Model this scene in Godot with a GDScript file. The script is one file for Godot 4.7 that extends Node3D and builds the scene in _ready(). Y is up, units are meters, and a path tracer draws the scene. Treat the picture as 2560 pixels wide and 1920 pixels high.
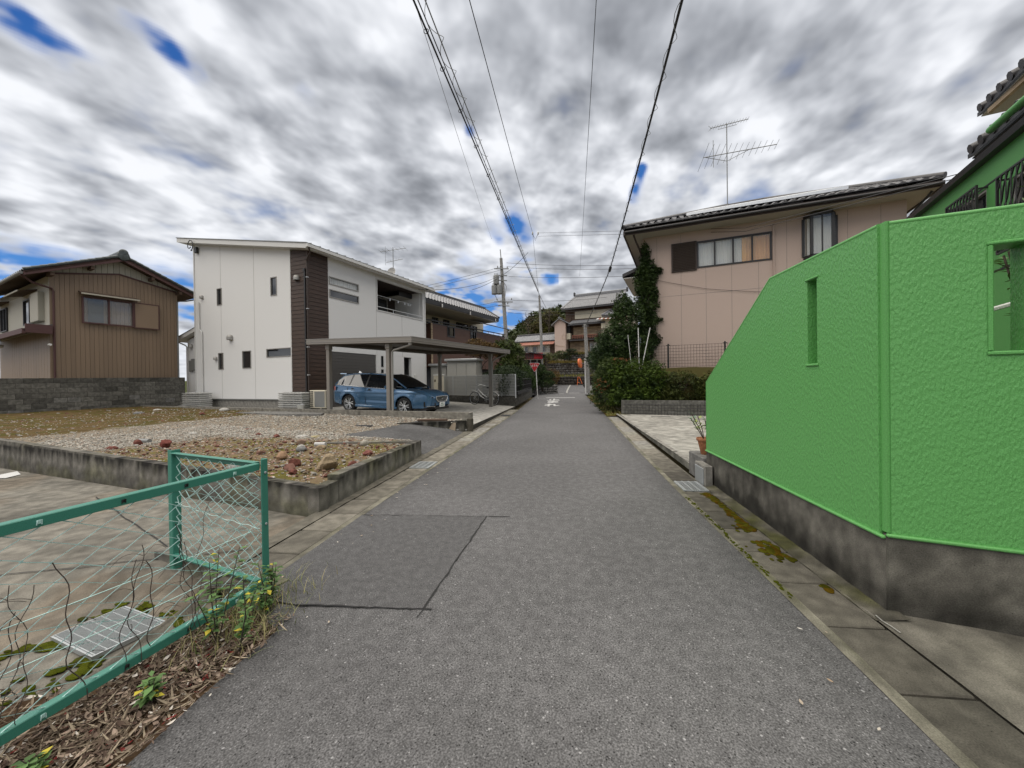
extends Node3D
# A narrow lane between houses in a small Japanese town, on a day of broken cloud. Metres, y up; the lane runs along -z and climbs one per cent.

const TILT := 0.28798            # the lots left of the lane are turned by 16.5 degrees
const LANE_RISE := 0.01
const SKY_W := 3072
var used := {}
var M := {}
var rng := RandomNumberGenerator.new()
var wob := FastNoiseLite.new()
var sky_rows := []
var gap_map: Image
var nz: Array[FastNoiseLite] = []
var LF := Transform3D(Basis(Vector3.UP, -TILT), Vector3(-2.72, 0, -4.1))   # the grid of the lots on the left: x along the wall, -z into the depth
var frame := Transform3D()       # where the thing being built stands, for MB.off
var off := Vector3.ZERO

class MB:
	var v := PackedVector3Array()
	var n := PackedVector3Array()
	var c := PackedColorArray()
	var ix := PackedInt32Array()
	var col := Color(1, 1, 1)
	var off := Vector3.ZERO
	var xf := Transform3D()
	func q(a: Vector3, b: Vector3, d: Vector3, e: Vector3) -> void:   # corners counter-clockwise seen from outside
		a = xf * a - off; b = xf * b - off; d = xf * d - off; e = xf * e - off
		var nn := (d - a).cross(e - b).normalized()
		var k := v.size()
		v.append_array([a, b, d, e]); n.append_array([nn, nn, nn, nn]); c.append_array([col, col, col, col])
		ix.append_array([k, k + 2, k + 1, k, k + 3, k + 2])
	func t3(a: Vector3, b: Vector3, d: Vector3) -> void:
		a = xf * a - off; b = xf * b - off; d = xf * d - off
		var nn := (b - a).cross(d - a).normalized()
		var k := v.size()
		v.append_array([a, b, d]); n.append_array([nn, nn, nn]); c.append_array([col, col, col])
		ix.append_array([k, k + 2, k + 1])
	func hexa(p: Array) -> void:   # bottom 0-3 counter-clockwise from above, top 4-7
		q(p[3], p[2], p[1], p[0]); q(p[4], p[5], p[6], p[7])
		for i in 4:
			var j := (i + 1) % 4
			q(p[i], p[j], p[4 + j], p[4 + i])
	func box(ce: Vector3, s: Vector3, bs := Basis()) -> void:
		var p := []
		for y in [-0.5, 0.5]:
			for xz in [[-0.5, 0.5], [0.5, 0.5], [0.5, -0.5], [-0.5, -0.5]]:
				p.append(ce + bs * Vector3(xz[0] * s.x, y * s.y, xz[1] * s.z))
		hexa(p)
	func bx(a: Vector3, b: Vector3) -> void:
		box((a + b) / 2, (b - a).abs())
	func cb(ce: Vector3, s: Vector3, ch: float, bs := Basis()) -> void:   # a box with chamfered edges
		var h := s / 2
		ch = minf(ch, minf(h.x, minf(h.y, h.z)) * 0.9)
		var ax := [Vector3(1, 0, 0), Vector3(0, 1, 0), Vector3(0, 0, 1)]
		for k in 3:
			for sg in [-1.0, 1.0]:
				var w: Vector3 = ax[k] * sg
				var a: Vector3 = ax[(k + 1) % 3]
				var b: Vector3 = ax[(k + 2) % 3] * sg
				var o: Vector3 = w * h[k]
				var ea: Vector3 = a * (h[(k + 1) % 3] - ch)
				var eb: Vector3 = b * (h[(k + 2) % 3] - ch)
				q(ce + bs * (o - ea - eb), ce + bs * (o + ea - eb), ce + bs * (o + ea + eb), ce + bs * (o - ea + eb))
		for k in 3:
			var i := (k + 1) % 3
			var j := (k + 2) % 3
			for si in [-1.0, 1.0]:
				for sj in [-1.0, 1.0]:
					var e: Vector3 = ax[k] * (h[k] - ch) * si * sj
					var p1: Vector3 = ax[i] * h[i] * si + ax[j] * (h[j] - ch) * sj
					var p2: Vector3 = ax[i] * (h[i] - ch) * si + ax[j] * h[j] * sj
					q(ce + bs * (p1 - e), ce + bs * (p1 + e), ce + bs * (p2 + e), ce + bs * (p2 - e))
		for sx in [-1.0, 1.0]:
			for sy in [-1.0, 1.0]:
				for sz in [-1.0, 1.0]:
					var s3 := Vector3(sx, sy, sz)
					var r := s3 * (h - Vector3.ONE * ch)
					var a := ce + bs * (r + Vector3(ch * sx, 0, 0))
					var b := ce + bs * (r + Vector3(0, ch * sy, 0))
					var d := ce + bs * (r + Vector3(0, 0, ch * sz))
					if sx * sy * sz > 0: t3(a, b, d)
					else: t3(a, d, b)
	func bar(a: Vector3, b: Vector3, w: float, h: float, ch := 0.0, up := Vector3.UP) -> void:   # a beam between two points
		var z := (b - a).normalized()
		if absf(z.dot(up)) > 0.98: up = Vector3(0, 0, 1) if absf(z.z) < 0.9 else Vector3(1, 0, 0)
		var x := up.cross(z).normalized()
		var bs := Basis(x, z.cross(x), z)
		if ch > 0: cb((a + b) / 2, Vector3(w, h, (b - a).length()), ch, bs)
		else: box((a + b) / 2, Vector3(w, h, (b - a).length()), bs)
	func tube(p: Array, r, sides := 6, closed := false) -> void:
		var m := p.size()
		var k0 := v.size()
		var side := Vector3.ZERO
		for i in m:
			var d: Vector3 = p[mini(i + 1, m - 1)] - p[maxi(i - 1, 0)]
			if closed: d = p[(i + 1) % m] - p[(i + m - 1) % m]
			d = d.normalized()
			if side == Vector3.ZERO: side = d.cross(Vector3.UP if absf(d.y) < 0.9 else Vector3.RIGHT)
			side = (side - d * side.dot(d)).normalized()
			var up := d.cross(side)
			var rr: float = r[i] if r is Array else r
			for s in sides:
				var w := TAU * s / sides
				var nn := side * cos(w) + up * sin(w)
				v.append(xf * (p[i] + nn * rr) - off); n.append(xf.basis * nn); c.append(col)
		for i in (m if closed else m - 1):
			var i2 := (i + 1) % m
			for s in sides:
				var s2 := (s + 1) % sides
				var a := k0 + i * sides + s
				var b := k0 + i * sides + s2
				var d := k0 + i2 * sides + s2
				var e := k0 + i2 * sides + s
				ix.append_array([a, d, b, a, e, d])
		if not closed and sides > 4:
			for e in [0, m - 1]:
				var k := v.size()
				var dd: Vector3 = ((p[1] - p[0]) * -1.0 if e == 0 else p[m - 1] - p[m - 2]).normalized()
				for s in sides:
					v.append(v[k0 + e * sides + s]); n.append(xf.basis * dd); c.append(col)
				for s in range(1, sides - 1):
					if e == 0: ix.append_array([k, k + s, k + s + 1])
					else: ix.append_array([k, k + s + 1, k + s])
	func rod(a: Vector3, b: Vector3, r, sides := 6) -> void:
		tube([a, b], r, sides)
	func lathe(prof: Array, ce: Vector3, sides := 16, bs := Basis()) -> void:   # profile of (radius, height) from below upwards
		var k0 := v.size()
		var m := prof.size()
		for i in m:
			var d: Vector2 = prof[mini(i + 1, m - 1)] - prof[maxi(i - 1, 0)]
			for s in sides + 1:
				var w := TAU * s / sides
				var p: Vector2 = prof[i]
				v.append(xf * (ce + bs * Vector3(cos(w) * p.x, p.y, sin(w) * p.x)) - off)
				n.append(xf.basis * (bs * Vector3(cos(w) * d.y, -d.x, sin(w) * d.y)).normalized()); c.append(col)
		for i in m - 1:
			for s in sides:
				var a := k0 + i * (sides + 1) + s
				var e := a + sides + 1
				ix.append_array([a, a + 1, e + 1, a, e + 1, e])
	func prism(poly: Array, z0: float, z1: float, fr := Transform3D()) -> void:   # outline counter-clockwise in x and y, from z0 forward to z1
		var pk := PackedVector2Array(poly)
		var tr := Geometry2D.triangulate_polygon(pk)
		for i in range(0, tr.size(), 3):
			var a := pk[tr[i]]; var b := pk[tr[i + 1]]; var d := pk[tr[i + 2]]
			if (b - a).cross(d - a) < 0:
				var s := b; b = d; d = s
			t3(fr * Vector3(a.x, a.y, z1), fr * Vector3(b.x, b.y, z1), fr * Vector3(d.x, d.y, z1))
			t3(fr * Vector3(a.x, a.y, z0), fr * Vector3(d.x, d.y, z0), fr * Vector3(b.x, b.y, z0))
		for i in pk.size():
			var a := pk[i]; var b := pk[(i + 1) % pk.size()]
			q(fr * Vector3(a.x, a.y, z0), fr * Vector3(b.x, b.y, z0), fr * Vector3(b.x, b.y, z1), fr * Vector3(a.x, a.y, z1))
	func grid(nu: int, nv: int, pos: Callable, tint = null) -> void:   # a smooth sheet: pos(s, t) with s to the right and t upwards, seen from outside
		var k0 := v.size()
		var P := PackedVector3Array()
		for j in nv + 1:
			for i in nu + 1:
				P.append(xf * pos.call(float(i) / nu, float(j) / nv) - off)
		for j in nv + 1:
			for i in nu + 1:
				var du := P[j * (nu + 1) + mini(i + 1, nu)] - P[j * (nu + 1) + maxi(i - 1, 0)]
				var dv := P[mini(j + 1, nv) * (nu + 1) + i] - P[maxi(j - 1, 0) * (nu + 1) + i]
				var p := P[j * (nu + 1) + i]
				v.append(p); n.append(du.cross(dv).normalized())
				c.append(tint.call(p + off) if tint != null else col)
		for j in nv:
			for i in nu:
				var a := k0 + j * (nu + 1) + i
				var e := a + nu + 1
				ix.append_array([a, e + 1, a + 1, a, e, e + 1])
	func mesh() -> ArrayMesh:
		var m := ArrayMesh.new()
		var arr := []
		arr.resize(Mesh.ARRAY_MAX)
		arr[Mesh.ARRAY_VERTEX] = v; arr[Mesh.ARRAY_NORMAL] = n; arr[Mesh.ARRAY_COLOR] = c; arr[Mesh.ARRAY_INDEX] = ix
		m.add_surface_from_arrays(Mesh.PRIMITIVE_TRIANGLES, arr)
		return m

func gy(z: float) -> float: return -LANE_RISE * z
func g3(x: float, z: float, h := 0.0) -> Vector3: return Vector3(x, gy(z) + h, z)
func mb() -> MB:
	var b := MB.new()
	b.off = off
	return b

func numbered(called: String) -> String:
	used[called] = used.get(called, -1) + 1
	return called if used[called] == 0 else "%s_%03d" % [called, used[called]]

func tag(o: Node, label := "", category := "", group := "", kind := "") -> Node:
	if label: o.set_meta("label", label)
	if category: o.set_meta("category", category)
	if group: o.set_meta("group", group)
	if kind: o.set_meta("kind", kind)
	return o

func thing(called: String, label: String, category: String, at: Vector3, fr := Transform3D(), group := "") -> Node3D:   # at lies in the frame fr; parts are written in fr too
	var o := Node3D.new()
	o.name = numbered(called)
	add_child(o)
	o.transform = Transform3D(fr.basis, fr * at)
	frame = fr
	off = at
	tag(o, label, category, group)
	return o

func part(called: String, b: MB, m: Material, parent: Node = self, kind := "") -> MeshInstance3D:
	var o := MeshInstance3D.new()
	o.name = called if parent != self else numbered(called)
	o.mesh = b.mesh()
	o.material_override = m
	parent.add_child(o, true)
	if kind: o.set_meta("kind", kind)
	return o

func solo(called: String, b: MB, m: Material, fr: Transform3D, at: Vector3, label: String, category: String, group := "", kind := "") -> MeshInstance3D:
	var o := part(called, b, m)
	o.transform = Transform3D(fr.basis, fr * at)
	tag(o, label, category, group, kind)
	return o

func struct(called: String, b: MB, m: Material) -> MeshInstance3D:
	return tag(part(called, b, m), "", "", "", "structure")

func copy(o: Node3D, fr: Transform3D, label: String, group := "") -> Node3D:
	var r: Node3D = o.duplicate()
	r.name = numbered(String(o.name).rstrip("0123456789").rstrip("_"))
	add_child(r)
	r.transform = fr
	r.set_meta("label", label)
	if group: r.set_meta("group", group)
	return r

func swarm(called: String, mesh: Mesh, m: Material, places: Array, tints: Array, parent: Node = self, kind := "stuff") -> MultiMeshInstance3D:
	var mm := MultiMesh.new()
	mm.transform_format = MultiMesh.TRANSFORM_3D
	mm.use_colors = true
	mm.mesh = mesh
	mm.instance_count = places.size()
	for i in places.size():
		mm.set_instance_transform(i, places[i])
		mm.set_instance_color(i, tints[i])
	var o := MultiMeshInstance3D.new()
	o.name = called if parent != self else numbered(called)
	o.multimesh = mm
	o.material_override = m
	parent.add_child(o, true)
	if kind: o.set_meta("kind", kind)
	return o

# ---------- textures and materials
func noise(kind: int, freq: float, octaves := 1, sd := 1) -> FastNoiseLite:
	var f := FastNoiseLite.new()
	f.noise_type = kind as FastNoiseLite.NoiseType
	f.frequency = freq
	f.seed = sd
	f.fractal_type = FastNoiseLite.FRACTAL_FBM if octaves > 1 else FastNoiseLite.FRACTAL_NONE
	f.fractal_octaves = octaves
	return f

func gray(f: FastNoiseLite, size: int, lo: float, hi: float, bend := 1.0, sx := 1, sy := 1) -> Image:
	var im := f.get_seamless_image(size / sx, size / sy)
	im.resize(size, size, Image.INTERPOLATE_CUBIC)
	im.convert(Image.FORMAT_L8)
	var lut := PackedByteArray()
	for i in 256: lut.append(clampi(int(255.0 * lerpf(lo, hi, pow(i / 255.0, bend))), 0, 255))
	var d := im.get_data()
	for i in d.size(): d[i] = lut[d[i]]
	return Image.create_from_data(size, size, false, Image.FORMAT_L8, d)

func speckle(im: Image, count: int, lo: float, hi: float, big: float, sd: int) -> void:   # grains strewn over a picture, wrapping round
	var r := RandomNumberGenerator.new()
	r.seed = sd
	var s := im.get_width()
	for i in count:
		var x := r.randi() % s
		var y := r.randi() % s
		var l := r.randf_range(lo, hi)
		var w := 1 + int(pow(r.randf(), 4.0) * big)
		for a in w:
			for b in w:
				if w > 2 and (a == 0 or a == w - 1) and (b == 0 or b == w - 1): continue
				im.set_pixel((x + a) % s, (y + b) % s, Color(l, l, l))

func tex(im: Image) -> ImageTexture: return ImageTexture.create_from_image(im)

func mat(key: String, c: Color, rough := 0.8, o := {}) -> StandardMaterial3D:   # c is linear
	var m := StandardMaterial3D.new()
	m.resource_name = key
	m.albedo_color = Color(c.r, c.g, c.b).linear_to_srgb()
	m.roughness = rough
	m.vertex_color_use_as_albedo = true
	m.metallic = o.get("metal", 0.0)
	m.metallic_specular = o.get("spec", 0.5)
	if o.has("tex") or o.has("bump"):
		m.uv1_triplanar = true
		m.uv1_world_triplanar = not o.has("own")
		m.uv1_triplanar_sharpness = 12.0
		m.uv1_scale = Vector3.ONE / float(o.get("size", 1.0))
		if o.has("flat"): m.uv1_scale.y *= o.flat
	if o.has("tex"): m.albedo_texture = o.tex
	if o.has("bump"):
		m.heightmap_enabled = true
		m.heightmap_texture = o.bump
		m.heightmap_scale = o.get("deep", 0.3)
	if o.has("back"):
		m.backlight_enabled = true
		m.backlight = Color(o.back, o.back, o.back * 0.6)
	if o.has("coat"):
		m.clearcoat_enabled = true
		m.clearcoat = o.coat
		m.clearcoat_roughness = 0.06
	M[key] = m
	return m

func glass(key: String, c: Color, alpha: float) -> StandardMaterial3D:
	var m := StandardMaterial3D.new()
	m.resource_name = key
	m.albedo_color = Color(c.r, c.g, c.b, alpha)
	m.transparency = BaseMaterial3D.TRANSPARENCY_ALPHA
	m.roughness = 0.03
	m.metallic_specular = 0.9
	M[key] = m
	return m

# ---------- the sky: a deck of broken altocumulus
func sky_row(y: int) -> void:
	var w := SKY_W
	var row := PackedFloat32Array()
	row.resize(w * 3)
	var el := PI / 2 - PI * (y + 0.5) / (SKY_W * 0.5)
	var dy := sin(el)
	var ch := cos(el)
	var e := maxf(dy, 0.0)
	var blue := Color(0.10, 0.34, 0.82).lerp(Color(0.035, 0.13, 0.42), clampf(e * 1.9, 0, 1)).lerp(Color(0.42, 0.62, 0.85), pow(1.0 - e, 14.0) * 0.85)
	for x in w:
		var az := (x + 0.5) / w * TAU
		var dx := sin(az) * ch
		var dz := -cos(az) * ch
		var k := 1.0 / (e + 0.13)
		var px := dx * k
		var pz := dz * k
		var a := px * 0.96 + pz * 0.28   # bands lie roughly along the lane
		var b := pz * 0.96 - px * 0.28
		var wx := nz[3].get_noise_2d(a * 1.6, b * 1.2) * 0.06
		var big := nz[0].get_noise_2d(a * 0.75 + wx, b * 0.60 + 3.0)
		var mid := nz[1].get_noise_2d(a * 1.25 + wx, b * 0.95 - wx)
		var puff := nz[2].get_noise_2d(a * 1.30 - wx, b * 1.12 + wx)
		var small := nz[4].get_noise_2d(a * 4.2 + wx * 3.0, b * 3.4)
		var gap: float = gap_map.get_pixel(x >> 1, y >> 1).r
		var thick := 0.80 + big * 0.42 + mid * 0.45 + puff * 0.42 + small * 0.16 - gap * (0.70 + mid * 1.5 + puff * 1.6 + small * 0.7)
		var al := smoothstep(-0.30, 0.62, thick)
		var bulk := big * 0.75 + mid * 0.55 - puff * 0.50 + dx * 0.14 + dy * 0.30 - small * 0.07
		var li := 0.855 - 0.24 / (1.0 + exp(-(bulk - 0.16) * 4.4)) + puff * 0.15 + mid * 0.07 + small * 0.11 + 0.05 * (1.0 - al)
		li = clampf(li, 0.42, 0.97)
		li = lerpf(li, 0.82, pow(1.0 - e, 9.0) * 0.6)
		var v := minf(li * li * 1.16, 0.97)
		var cl := Color(v * lerpf(0.83, 0.985, li), v * lerpf(0.92, 1.0, li), v * lerpf(1.10, 1.035, li))
		var r := blue.lerp(cl, al)
		if dy < 0.0: r = Color(0.16, 0.155, 0.14)
		row[x * 3] = r.r
		row[x * 3 + 1] = r.g
		row[x * 3 + 2] = r.b
	sky_rows[y] = row

func make_sky() -> Image:
	nz = [noise(FastNoiseLite.TYPE_SIMPLEX_SMOOTH, 0.9, 4, 11), noise(FastNoiseLite.TYPE_SIMPLEX_SMOOTH, 1.5, 4, 5), noise(FastNoiseLite.TYPE_SIMPLEX_SMOOTH, 2.6, 4, 23), noise(FastNoiseLite.TYPE_SIMPLEX, 1.0, 3, 7), noise(FastNoiseLite.TYPE_SIMPLEX, 1.0, 4, 9)]
	# where the deck is torn: azimuth, elevation, to azimuth, elevation, radius (degrees), how wide open
	var tears := [[-60.0, 31.0, -53.0, 28.5, 1.6, 1.0], [-52.5, 34.5, -45.0, 32.0, 1.3, 0.9], [-72.0, 33.0, -60.0, 31.0, 2.5, 0.9], [-34.7, 33.6, -33.0, 32.5, 1.6, 0.45], [-13.5, 34.4, -12.5, 32.5, 0.9, 0.8], [11.7, 27.0, 11.4, 26.0, 0.8, 0.8], [11.0, 24.8, 10.6, 23.6, 0.9, 0.9],
		[-6.4, 22.4, -5.2, 20.5, 2.0, 0.75], [-10.0, 21.5, -8.4, 20.0, 1.2, 0.5], [-5.4, 15.6, -1.5, 15.4, 2.2, 1.0], [-17.0, 12.0, -8.0, 9.0, 3.6, 1.2], [-14.0, 17.5, -11.0, 15.0, 1.6, 0.5], [-60.0, 11.0, -45.0, 10.0, 3.0, 0.8], [-75.0, 10.0, -58.0, 6.0, 4.0, 0.8], [-46.0, 8.0, -40.0, 5.0, 4.0, 0.7],
		[60.0, 20.0, 74.0, 26.0, 4.0, 0.7], [120.0, 35.0, 140.0, 30.0, 5.0, 0.9], [-110.0, 30.0, -130.0, 22.0, 5.0, 0.9], [170.0, 18.0, 195.0, 14.0, 6.0, 0.9], [90.0, 10.0, 115.0, 8.0, 4.0, 0.8], [-150.0, 60.0, -170.0, 55.0, 4.0, 0.7], [2.0, 9.0, 12.0, 6.0, 2.5, 0.5]]
	gap_map = Image.create(512, 256, false, Image.FORMAT_RF)
	for t in tears:
		for s in 9:
			var f := s / 8.0
			var az: float = lerpf(t[0], t[2], f)
			var el: float = lerpf(t[1], t[3], f)
			var d := Vector3(sin(deg_to_rad(az)) * cos(deg_to_rad(el)), sin(deg_to_rad(el)), -cos(deg_to_rad(az)) * cos(deg_to_rad(el)))
			var reach: float = deg_to_rad(t[4]) * 2.2
			var cx := int(fposmod(az, 360.0) / 360.0 * 512.0)
			var cy := int((90.0 - el) / 180.0 * 256.0)
			var ry := int(reach / PI * 256.0) + 2
			var rx := int(reach / TAU * 512.0 / maxf(cos(deg_to_rad(el)), 0.2)) + 2
			for j in range(maxi(cy - ry, 0), mini(cy + ry, 255)):
				for i in range(cx - rx, cx + rx):
					var e2 := PI / 2 - PI * (j + 0.5) / 256.0
					var a2 := (i + 0.5) / 512.0 * TAU
					var d2 := Vector3(sin(a2) * cos(e2), sin(e2), -cos(a2) * cos(e2))
					var g: float = t[5] * 1.15 * exp(-pow(d.angle_to(d2) / deg_to_rad(t[4]), 2.0))
					var ii := posmod(i, 512)
					gap_map.set_pixel(ii, j, Color(maxf(gap_map.get_pixel(ii, j).r, g), 0, 0))
	gap_map.resize(SKY_W / 2, SKY_W / 4, Image.INTERPOLATE_CUBIC)
	var h := SKY_W / 2
	sky_rows.resize(h)
	var low := PackedFloat32Array()
	low.resize(SKY_W * 3)
	for x in SKY_W:
		low[x * 3] = 0.16; low[x * 3 + 1] = 0.155; low[x * 3 + 2] = 0.14
	for y in range(h / 2 + 2, h): sky_rows[y] = low
	var job := WorkerThreadPool.add_group_task(sky_row, h / 2 + 2)
	WorkerThreadPool.wait_for_group_task_completion(job)
	var all := PackedFloat32Array()
	for y in h: all.append_array(sky_rows[y])
	sky_rows.clear()
	return Image.create_from_data(SKY_W, h, false, Image.FORMAT_RGBF, all.to_byte_array())

func _ready() -> void:
	rng.seed = 20240
	wob = noise(FastNoiseLite.TYPE_SIMPLEX_SMOOTH, 1.0, 4, 3)
	var cam := Camera3D.new()
	cam.name = "camera"
	cam.position = Vector3(0, 1.5, 0)
	cam.basis = Basis(Vector3.UP, deg_to_rad(6.98)) * Basis(Vector3.RIGHT, -0.0063) * Basis(Vector3.BACK, -0.0135)
	cam.fov = 88.82
	cam.near = 0.05
	cam.far = 900.0
	add_child(cam)
	cam.current = true
	var env := Environment.new()
	env.background_mode = Environment.BG_SKY
	var skm := PanoramaSkyMaterial.new()
	skm.panorama = ImageTexture.create_from_image(make_sky())
	env.sky = Sky.new()
	env.sky.sky_material = skm
	env.background_energy_multiplier = 0.40
	env.tonemap_mode = Environment.TONE_MAPPER_LINEAR
	env.tonemap_exposure = 2.5
	env.sdfgi_enabled = true
	env.ssao_enabled = true
	env.ssil_enabled = true
	var we := WorldEnvironment.new()
	we.name = "world_environment"
	we.environment = env
	add_child(we)
	var sun := DirectionalLight3D.new()
	sun.name = "sun"
	sun.light_color = Color(1.0, 0.965, 0.91)
	sun.light_energy = 0.55
	sun.light_angular_distance = 105.0
	sun.shadow_enabled = true
	add_child(sun)
	sun.look_at_from_position(Vector3(-1.6, 9.0, 1.2), Vector3.ZERO)
	make_materials()
	build_ground()
	build_lane()
	build_lot()
	build_right()
	build_green_house()
	build_fence()
	build_white_house()
	build_carport()
	build_car()
	build_neighbours()
	build_pink_house()
	build_hedges()
	build_street()
	build_far()
	build_wires()
	build_litter()

func mult(a: Image, b: Image) -> Image:
	var da := a.get_data()
	var db := b.get_data()
	for i in da.size(): da[i] = da[i] * db[i] / 255
	return Image.create_from_data(a.get_width(), a.get_height(), false, Image.FORMAT_L8, da)

func make_materials() -> void:
	var fine := gray(noise(1, 0.09, 3, 31), 512, 0.78, 1.0)
	var grit := gray(noise(1, 0.35, 2, 77), 512, 0.62, 1.0)
	var blot := gray(noise(0, 0.012, 5, 41), 512, 0.70, 1.0)
	var conc := mult(gray(noise(0, 0.010, 5, 14), 512, 0.72, 1.0), gray(noise(1, 0.22, 3, 15), 512, 0.72, 1.0))
	speckle(conc, 500, 0.35, 0.6, 2.0, 3)
	var asp := mult(gray(noise(1, 0.22, 3, 51), 1024, 0.40, 0.95), gray(noise(0, 0.02, 4, 52), 1024, 0.82, 1.0))
	speckle(asp, 22000, 0.38, 0.62, 2.0, 4)
	speckle(asp, 15000, 0.74, 0.92, 3.0, 5)
	speckle(asp, 2600, 0.96, 1.0, 4.0, 6)
	speckle(asp, 15000, 0.18, 0.36, 3.0, 7)
	var asp_up := asp.duplicate()
	var stucco := gray(noise(1, 0.030, 3, 61), 512, 0.0, 1.0, 1.2, 1, 2)
	var hatch := mult(gray(noise(1, 0.05, 3, 71), 512, 0.75, 1.0, 1.0, 1, 8), gray(noise(1, 0.05, 3, 72), 512, 0.75, 1.0, 1.0, 8, 1))
	var grain := gray(noise(1, 0.02, 4, 81), 512, 0.62, 1.0, 1.0, 8, 1)
	var t_fine := tex(fine)
	var t_grit := tex(grit)
	var t_blot := tex(blot)
	var t_conc := tex(conc)
	var t_asp := tex(asp)
	var t_stucco := tex(stucco)
	var t_hatch := tex(hatch)
	var t_grain := tex(grain)
	mat("asphalt", Color(0.36, 0.357, 0.362), 0.92, {"tex": t_asp, "size": 2.7, "bump": tex(asp_up), "deep": 0.2, "spec": 0.35})
	mat("asphalt_patch", Color(0.24, 0.238, 0.243), 0.92, {"tex": t_asp, "size": 2.1, "spec": 0.35})
	mat("concrete", Color(0.40, 0.385, 0.35), 0.93, {"tex": t_conc, "size": 1.1, "bump": t_grit, "deep": 0.08, "spec": 0.3})
	mat("pale_concrete", Color(0.62, 0.61, 0.57), 0.92, {"tex": t_conc, "size": 1.9, "spec": 0.3})
	mat("block", Color(0.30, 0.295, 0.28), 0.95, {"tex": t_conc, "size": 0.9, "bump": t_grit, "deep": 0.1, "spec": 0.25})
	mat("soil", Color(0.30, 0.25, 0.19), 1.0, {"tex": t_grit, "size": 0.5, "bump": t_grit, "deep": 0.8, "spec": 0.2})
	mat("pebble", Color(0.95, 0.95, 0.95), 0.9, {"tex": t_fine, "size": 0.2, "spec": 0.3})
	mat("rock", Color(0.9, 0.9, 0.9), 0.92, {"tex": t_conc, "size": 0.35, "bump": t_grit, "deep": 0.5, "spec": 0.3})
	mat("leaf", Color(1, 1, 1), 0.62, {"back": 0.45, "spec": 0.35})
	mat("litter", Color(1, 1, 1), 0.9, {"spec": 0.2})
	mat("moss", Color(0.10, 0.115, 0.016), 1.0, {"tex": t_grit, "size": 0.12, "bump": t_grit, "deep": 0.8, "spec": 0.1})
	mat("green_wall", Color(0.145, 0.44, 0.125), 0.42, {"bump": t_stucco, "size": 0.34, "deep": 0.40, "tex": t_fine, "spec": 0.45})
	mat("green_smooth", Color(0.145, 0.44, 0.125), 0.42, {"tex": t_fine, "size": 0.5, "spec": 0.4})
	mat("green_siding", Color(0.085, 0.30, 0.075), 0.5, {"tex": t_fine, "size": 0.5})
	mat("white_siding", Color(0.84, 0.84, 0.83), 0.75, {"tex": t_fine, "size": 0.6})
	mat("white_trim", Color(0.74, 0.74, 0.72), 0.55, {"tex": t_fine, "size": 0.7})
	mat("brown_board", Color(0.075, 0.042, 0.028), 0.6, {"tex": t_grain, "size": 0.5})
	mat("dark_brown", Color(0.035, 0.022, 0.017), 0.55)
	mat("black_trim", Color(0.018, 0.017, 0.018), 0.45)
	mat("near_black", Color(0.008, 0.008, 0.009), 0.7)
	mat("alu", Color(0.30, 0.29, 0.27), 0.42, {"metal": 0.35})
	mat("silver", Color(0.62, 0.63, 0.63), 0.35, {"metal": 0.8})
	mat("steel", Color(0.50, 0.53, 0.54), 0.5, {"metal": 0.6, "tex": t_fine, "size": 0.3})
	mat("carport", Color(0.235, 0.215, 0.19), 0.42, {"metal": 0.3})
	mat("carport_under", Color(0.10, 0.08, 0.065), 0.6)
	mat("shutter", Color(0.10, 0.095, 0.09), 0.5, {"metal": 0.2})
	mat("tin_brown", Color(0.255, 0.180, 0.118), 0.5, {"tex": t_fine, "size": 0.8})
	mat("tin_beige", Color(0.44, 0.42, 0.35), 0.6, {"tex": t_fine, "size": 0.8})
	mat("rust_red", Color(0.085, 0.034, 0.032), 0.6, {"tex": t_fine, "size": 0.5})
	mat("tile_dark", Color(0.060, 0.058, 0.062), 0.42, {"tex": t_blot, "size": 0.9})
	mat("tile_gray", Color(0.24, 0.245, 0.26), 0.38, {"tex": t_blot, "size": 1.2})
	mat("tile_green", Color(0.075, 0.092, 0.092), 0.35, {"tex": t_blot, "size": 0.9})
	mat("tile_red", Color(0.40, 0.15, 0.10), 0.7, {"tex": t_blot, "size": 1.5})
	mat("pink_wall", Color(0.56, 0.435, 0.375), 0.75, {"tex": t_fine, "size": 0.5, "bump": t_grit, "deep": 0.08})
	mat("brick_tile", Color(0.17, 0.085, 0.058), 0.6, {"tex": t_grit, "size": 0.7})
	mat("soffit", Color(0.50, 0.47, 0.40), 0.8, {"tex": t_fine, "size": 1.0})
	mat("cream", Color(0.68, 0.63, 0.50), 0.8, {"tex": t_fine, "size": 1.0})
	mat("tan_board", Color(0.58, 0.44, 0.29), 0.8, {"tex": t_grain, "size": 1.5})
	mat("old_wood", Color(0.12, 0.075, 0.05), 0.85, {"tex": t_grain, "size": 1.0})
	mat("bark", Color(0.10, 0.075, 0.055), 0.95, {"tex": t_grain, "size": 0.5})
	mat("pole_concrete", Color(0.33, 0.325, 0.31), 0.9, {"tex": t_blot, "size": 1.0})
	mat("gray_metal", Color(0.20, 0.205, 0.20), 0.5, {"metal": 0.3})
	mat("slat", Color(0.36, 0.37, 0.37), 0.42, {"metal": 0.35})
	mat("shed", Color(0.45, 0.44, 0.40), 0.5, {"tex": t_fine, "size": 0.8})
	mat("fence_green", Color(0.050, 0.245, 0.185), 0.42, {"tex": t_fine, "size": 0.2})
	mat("wire_green", Color(0.50, 0.72, 0.69), 0.5)
	mat("cable", Color(0.018, 0.019, 0.022), 0.6)
	mat("white_paint", Color(0.78, 0.78, 0.77), 0.6, {"tex": t_blot, "size": 0.5})
	mat("road_paint", Color(0.74, 0.74, 0.73), 0.8, {"tex": t_grit, "size": 0.4})
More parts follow.
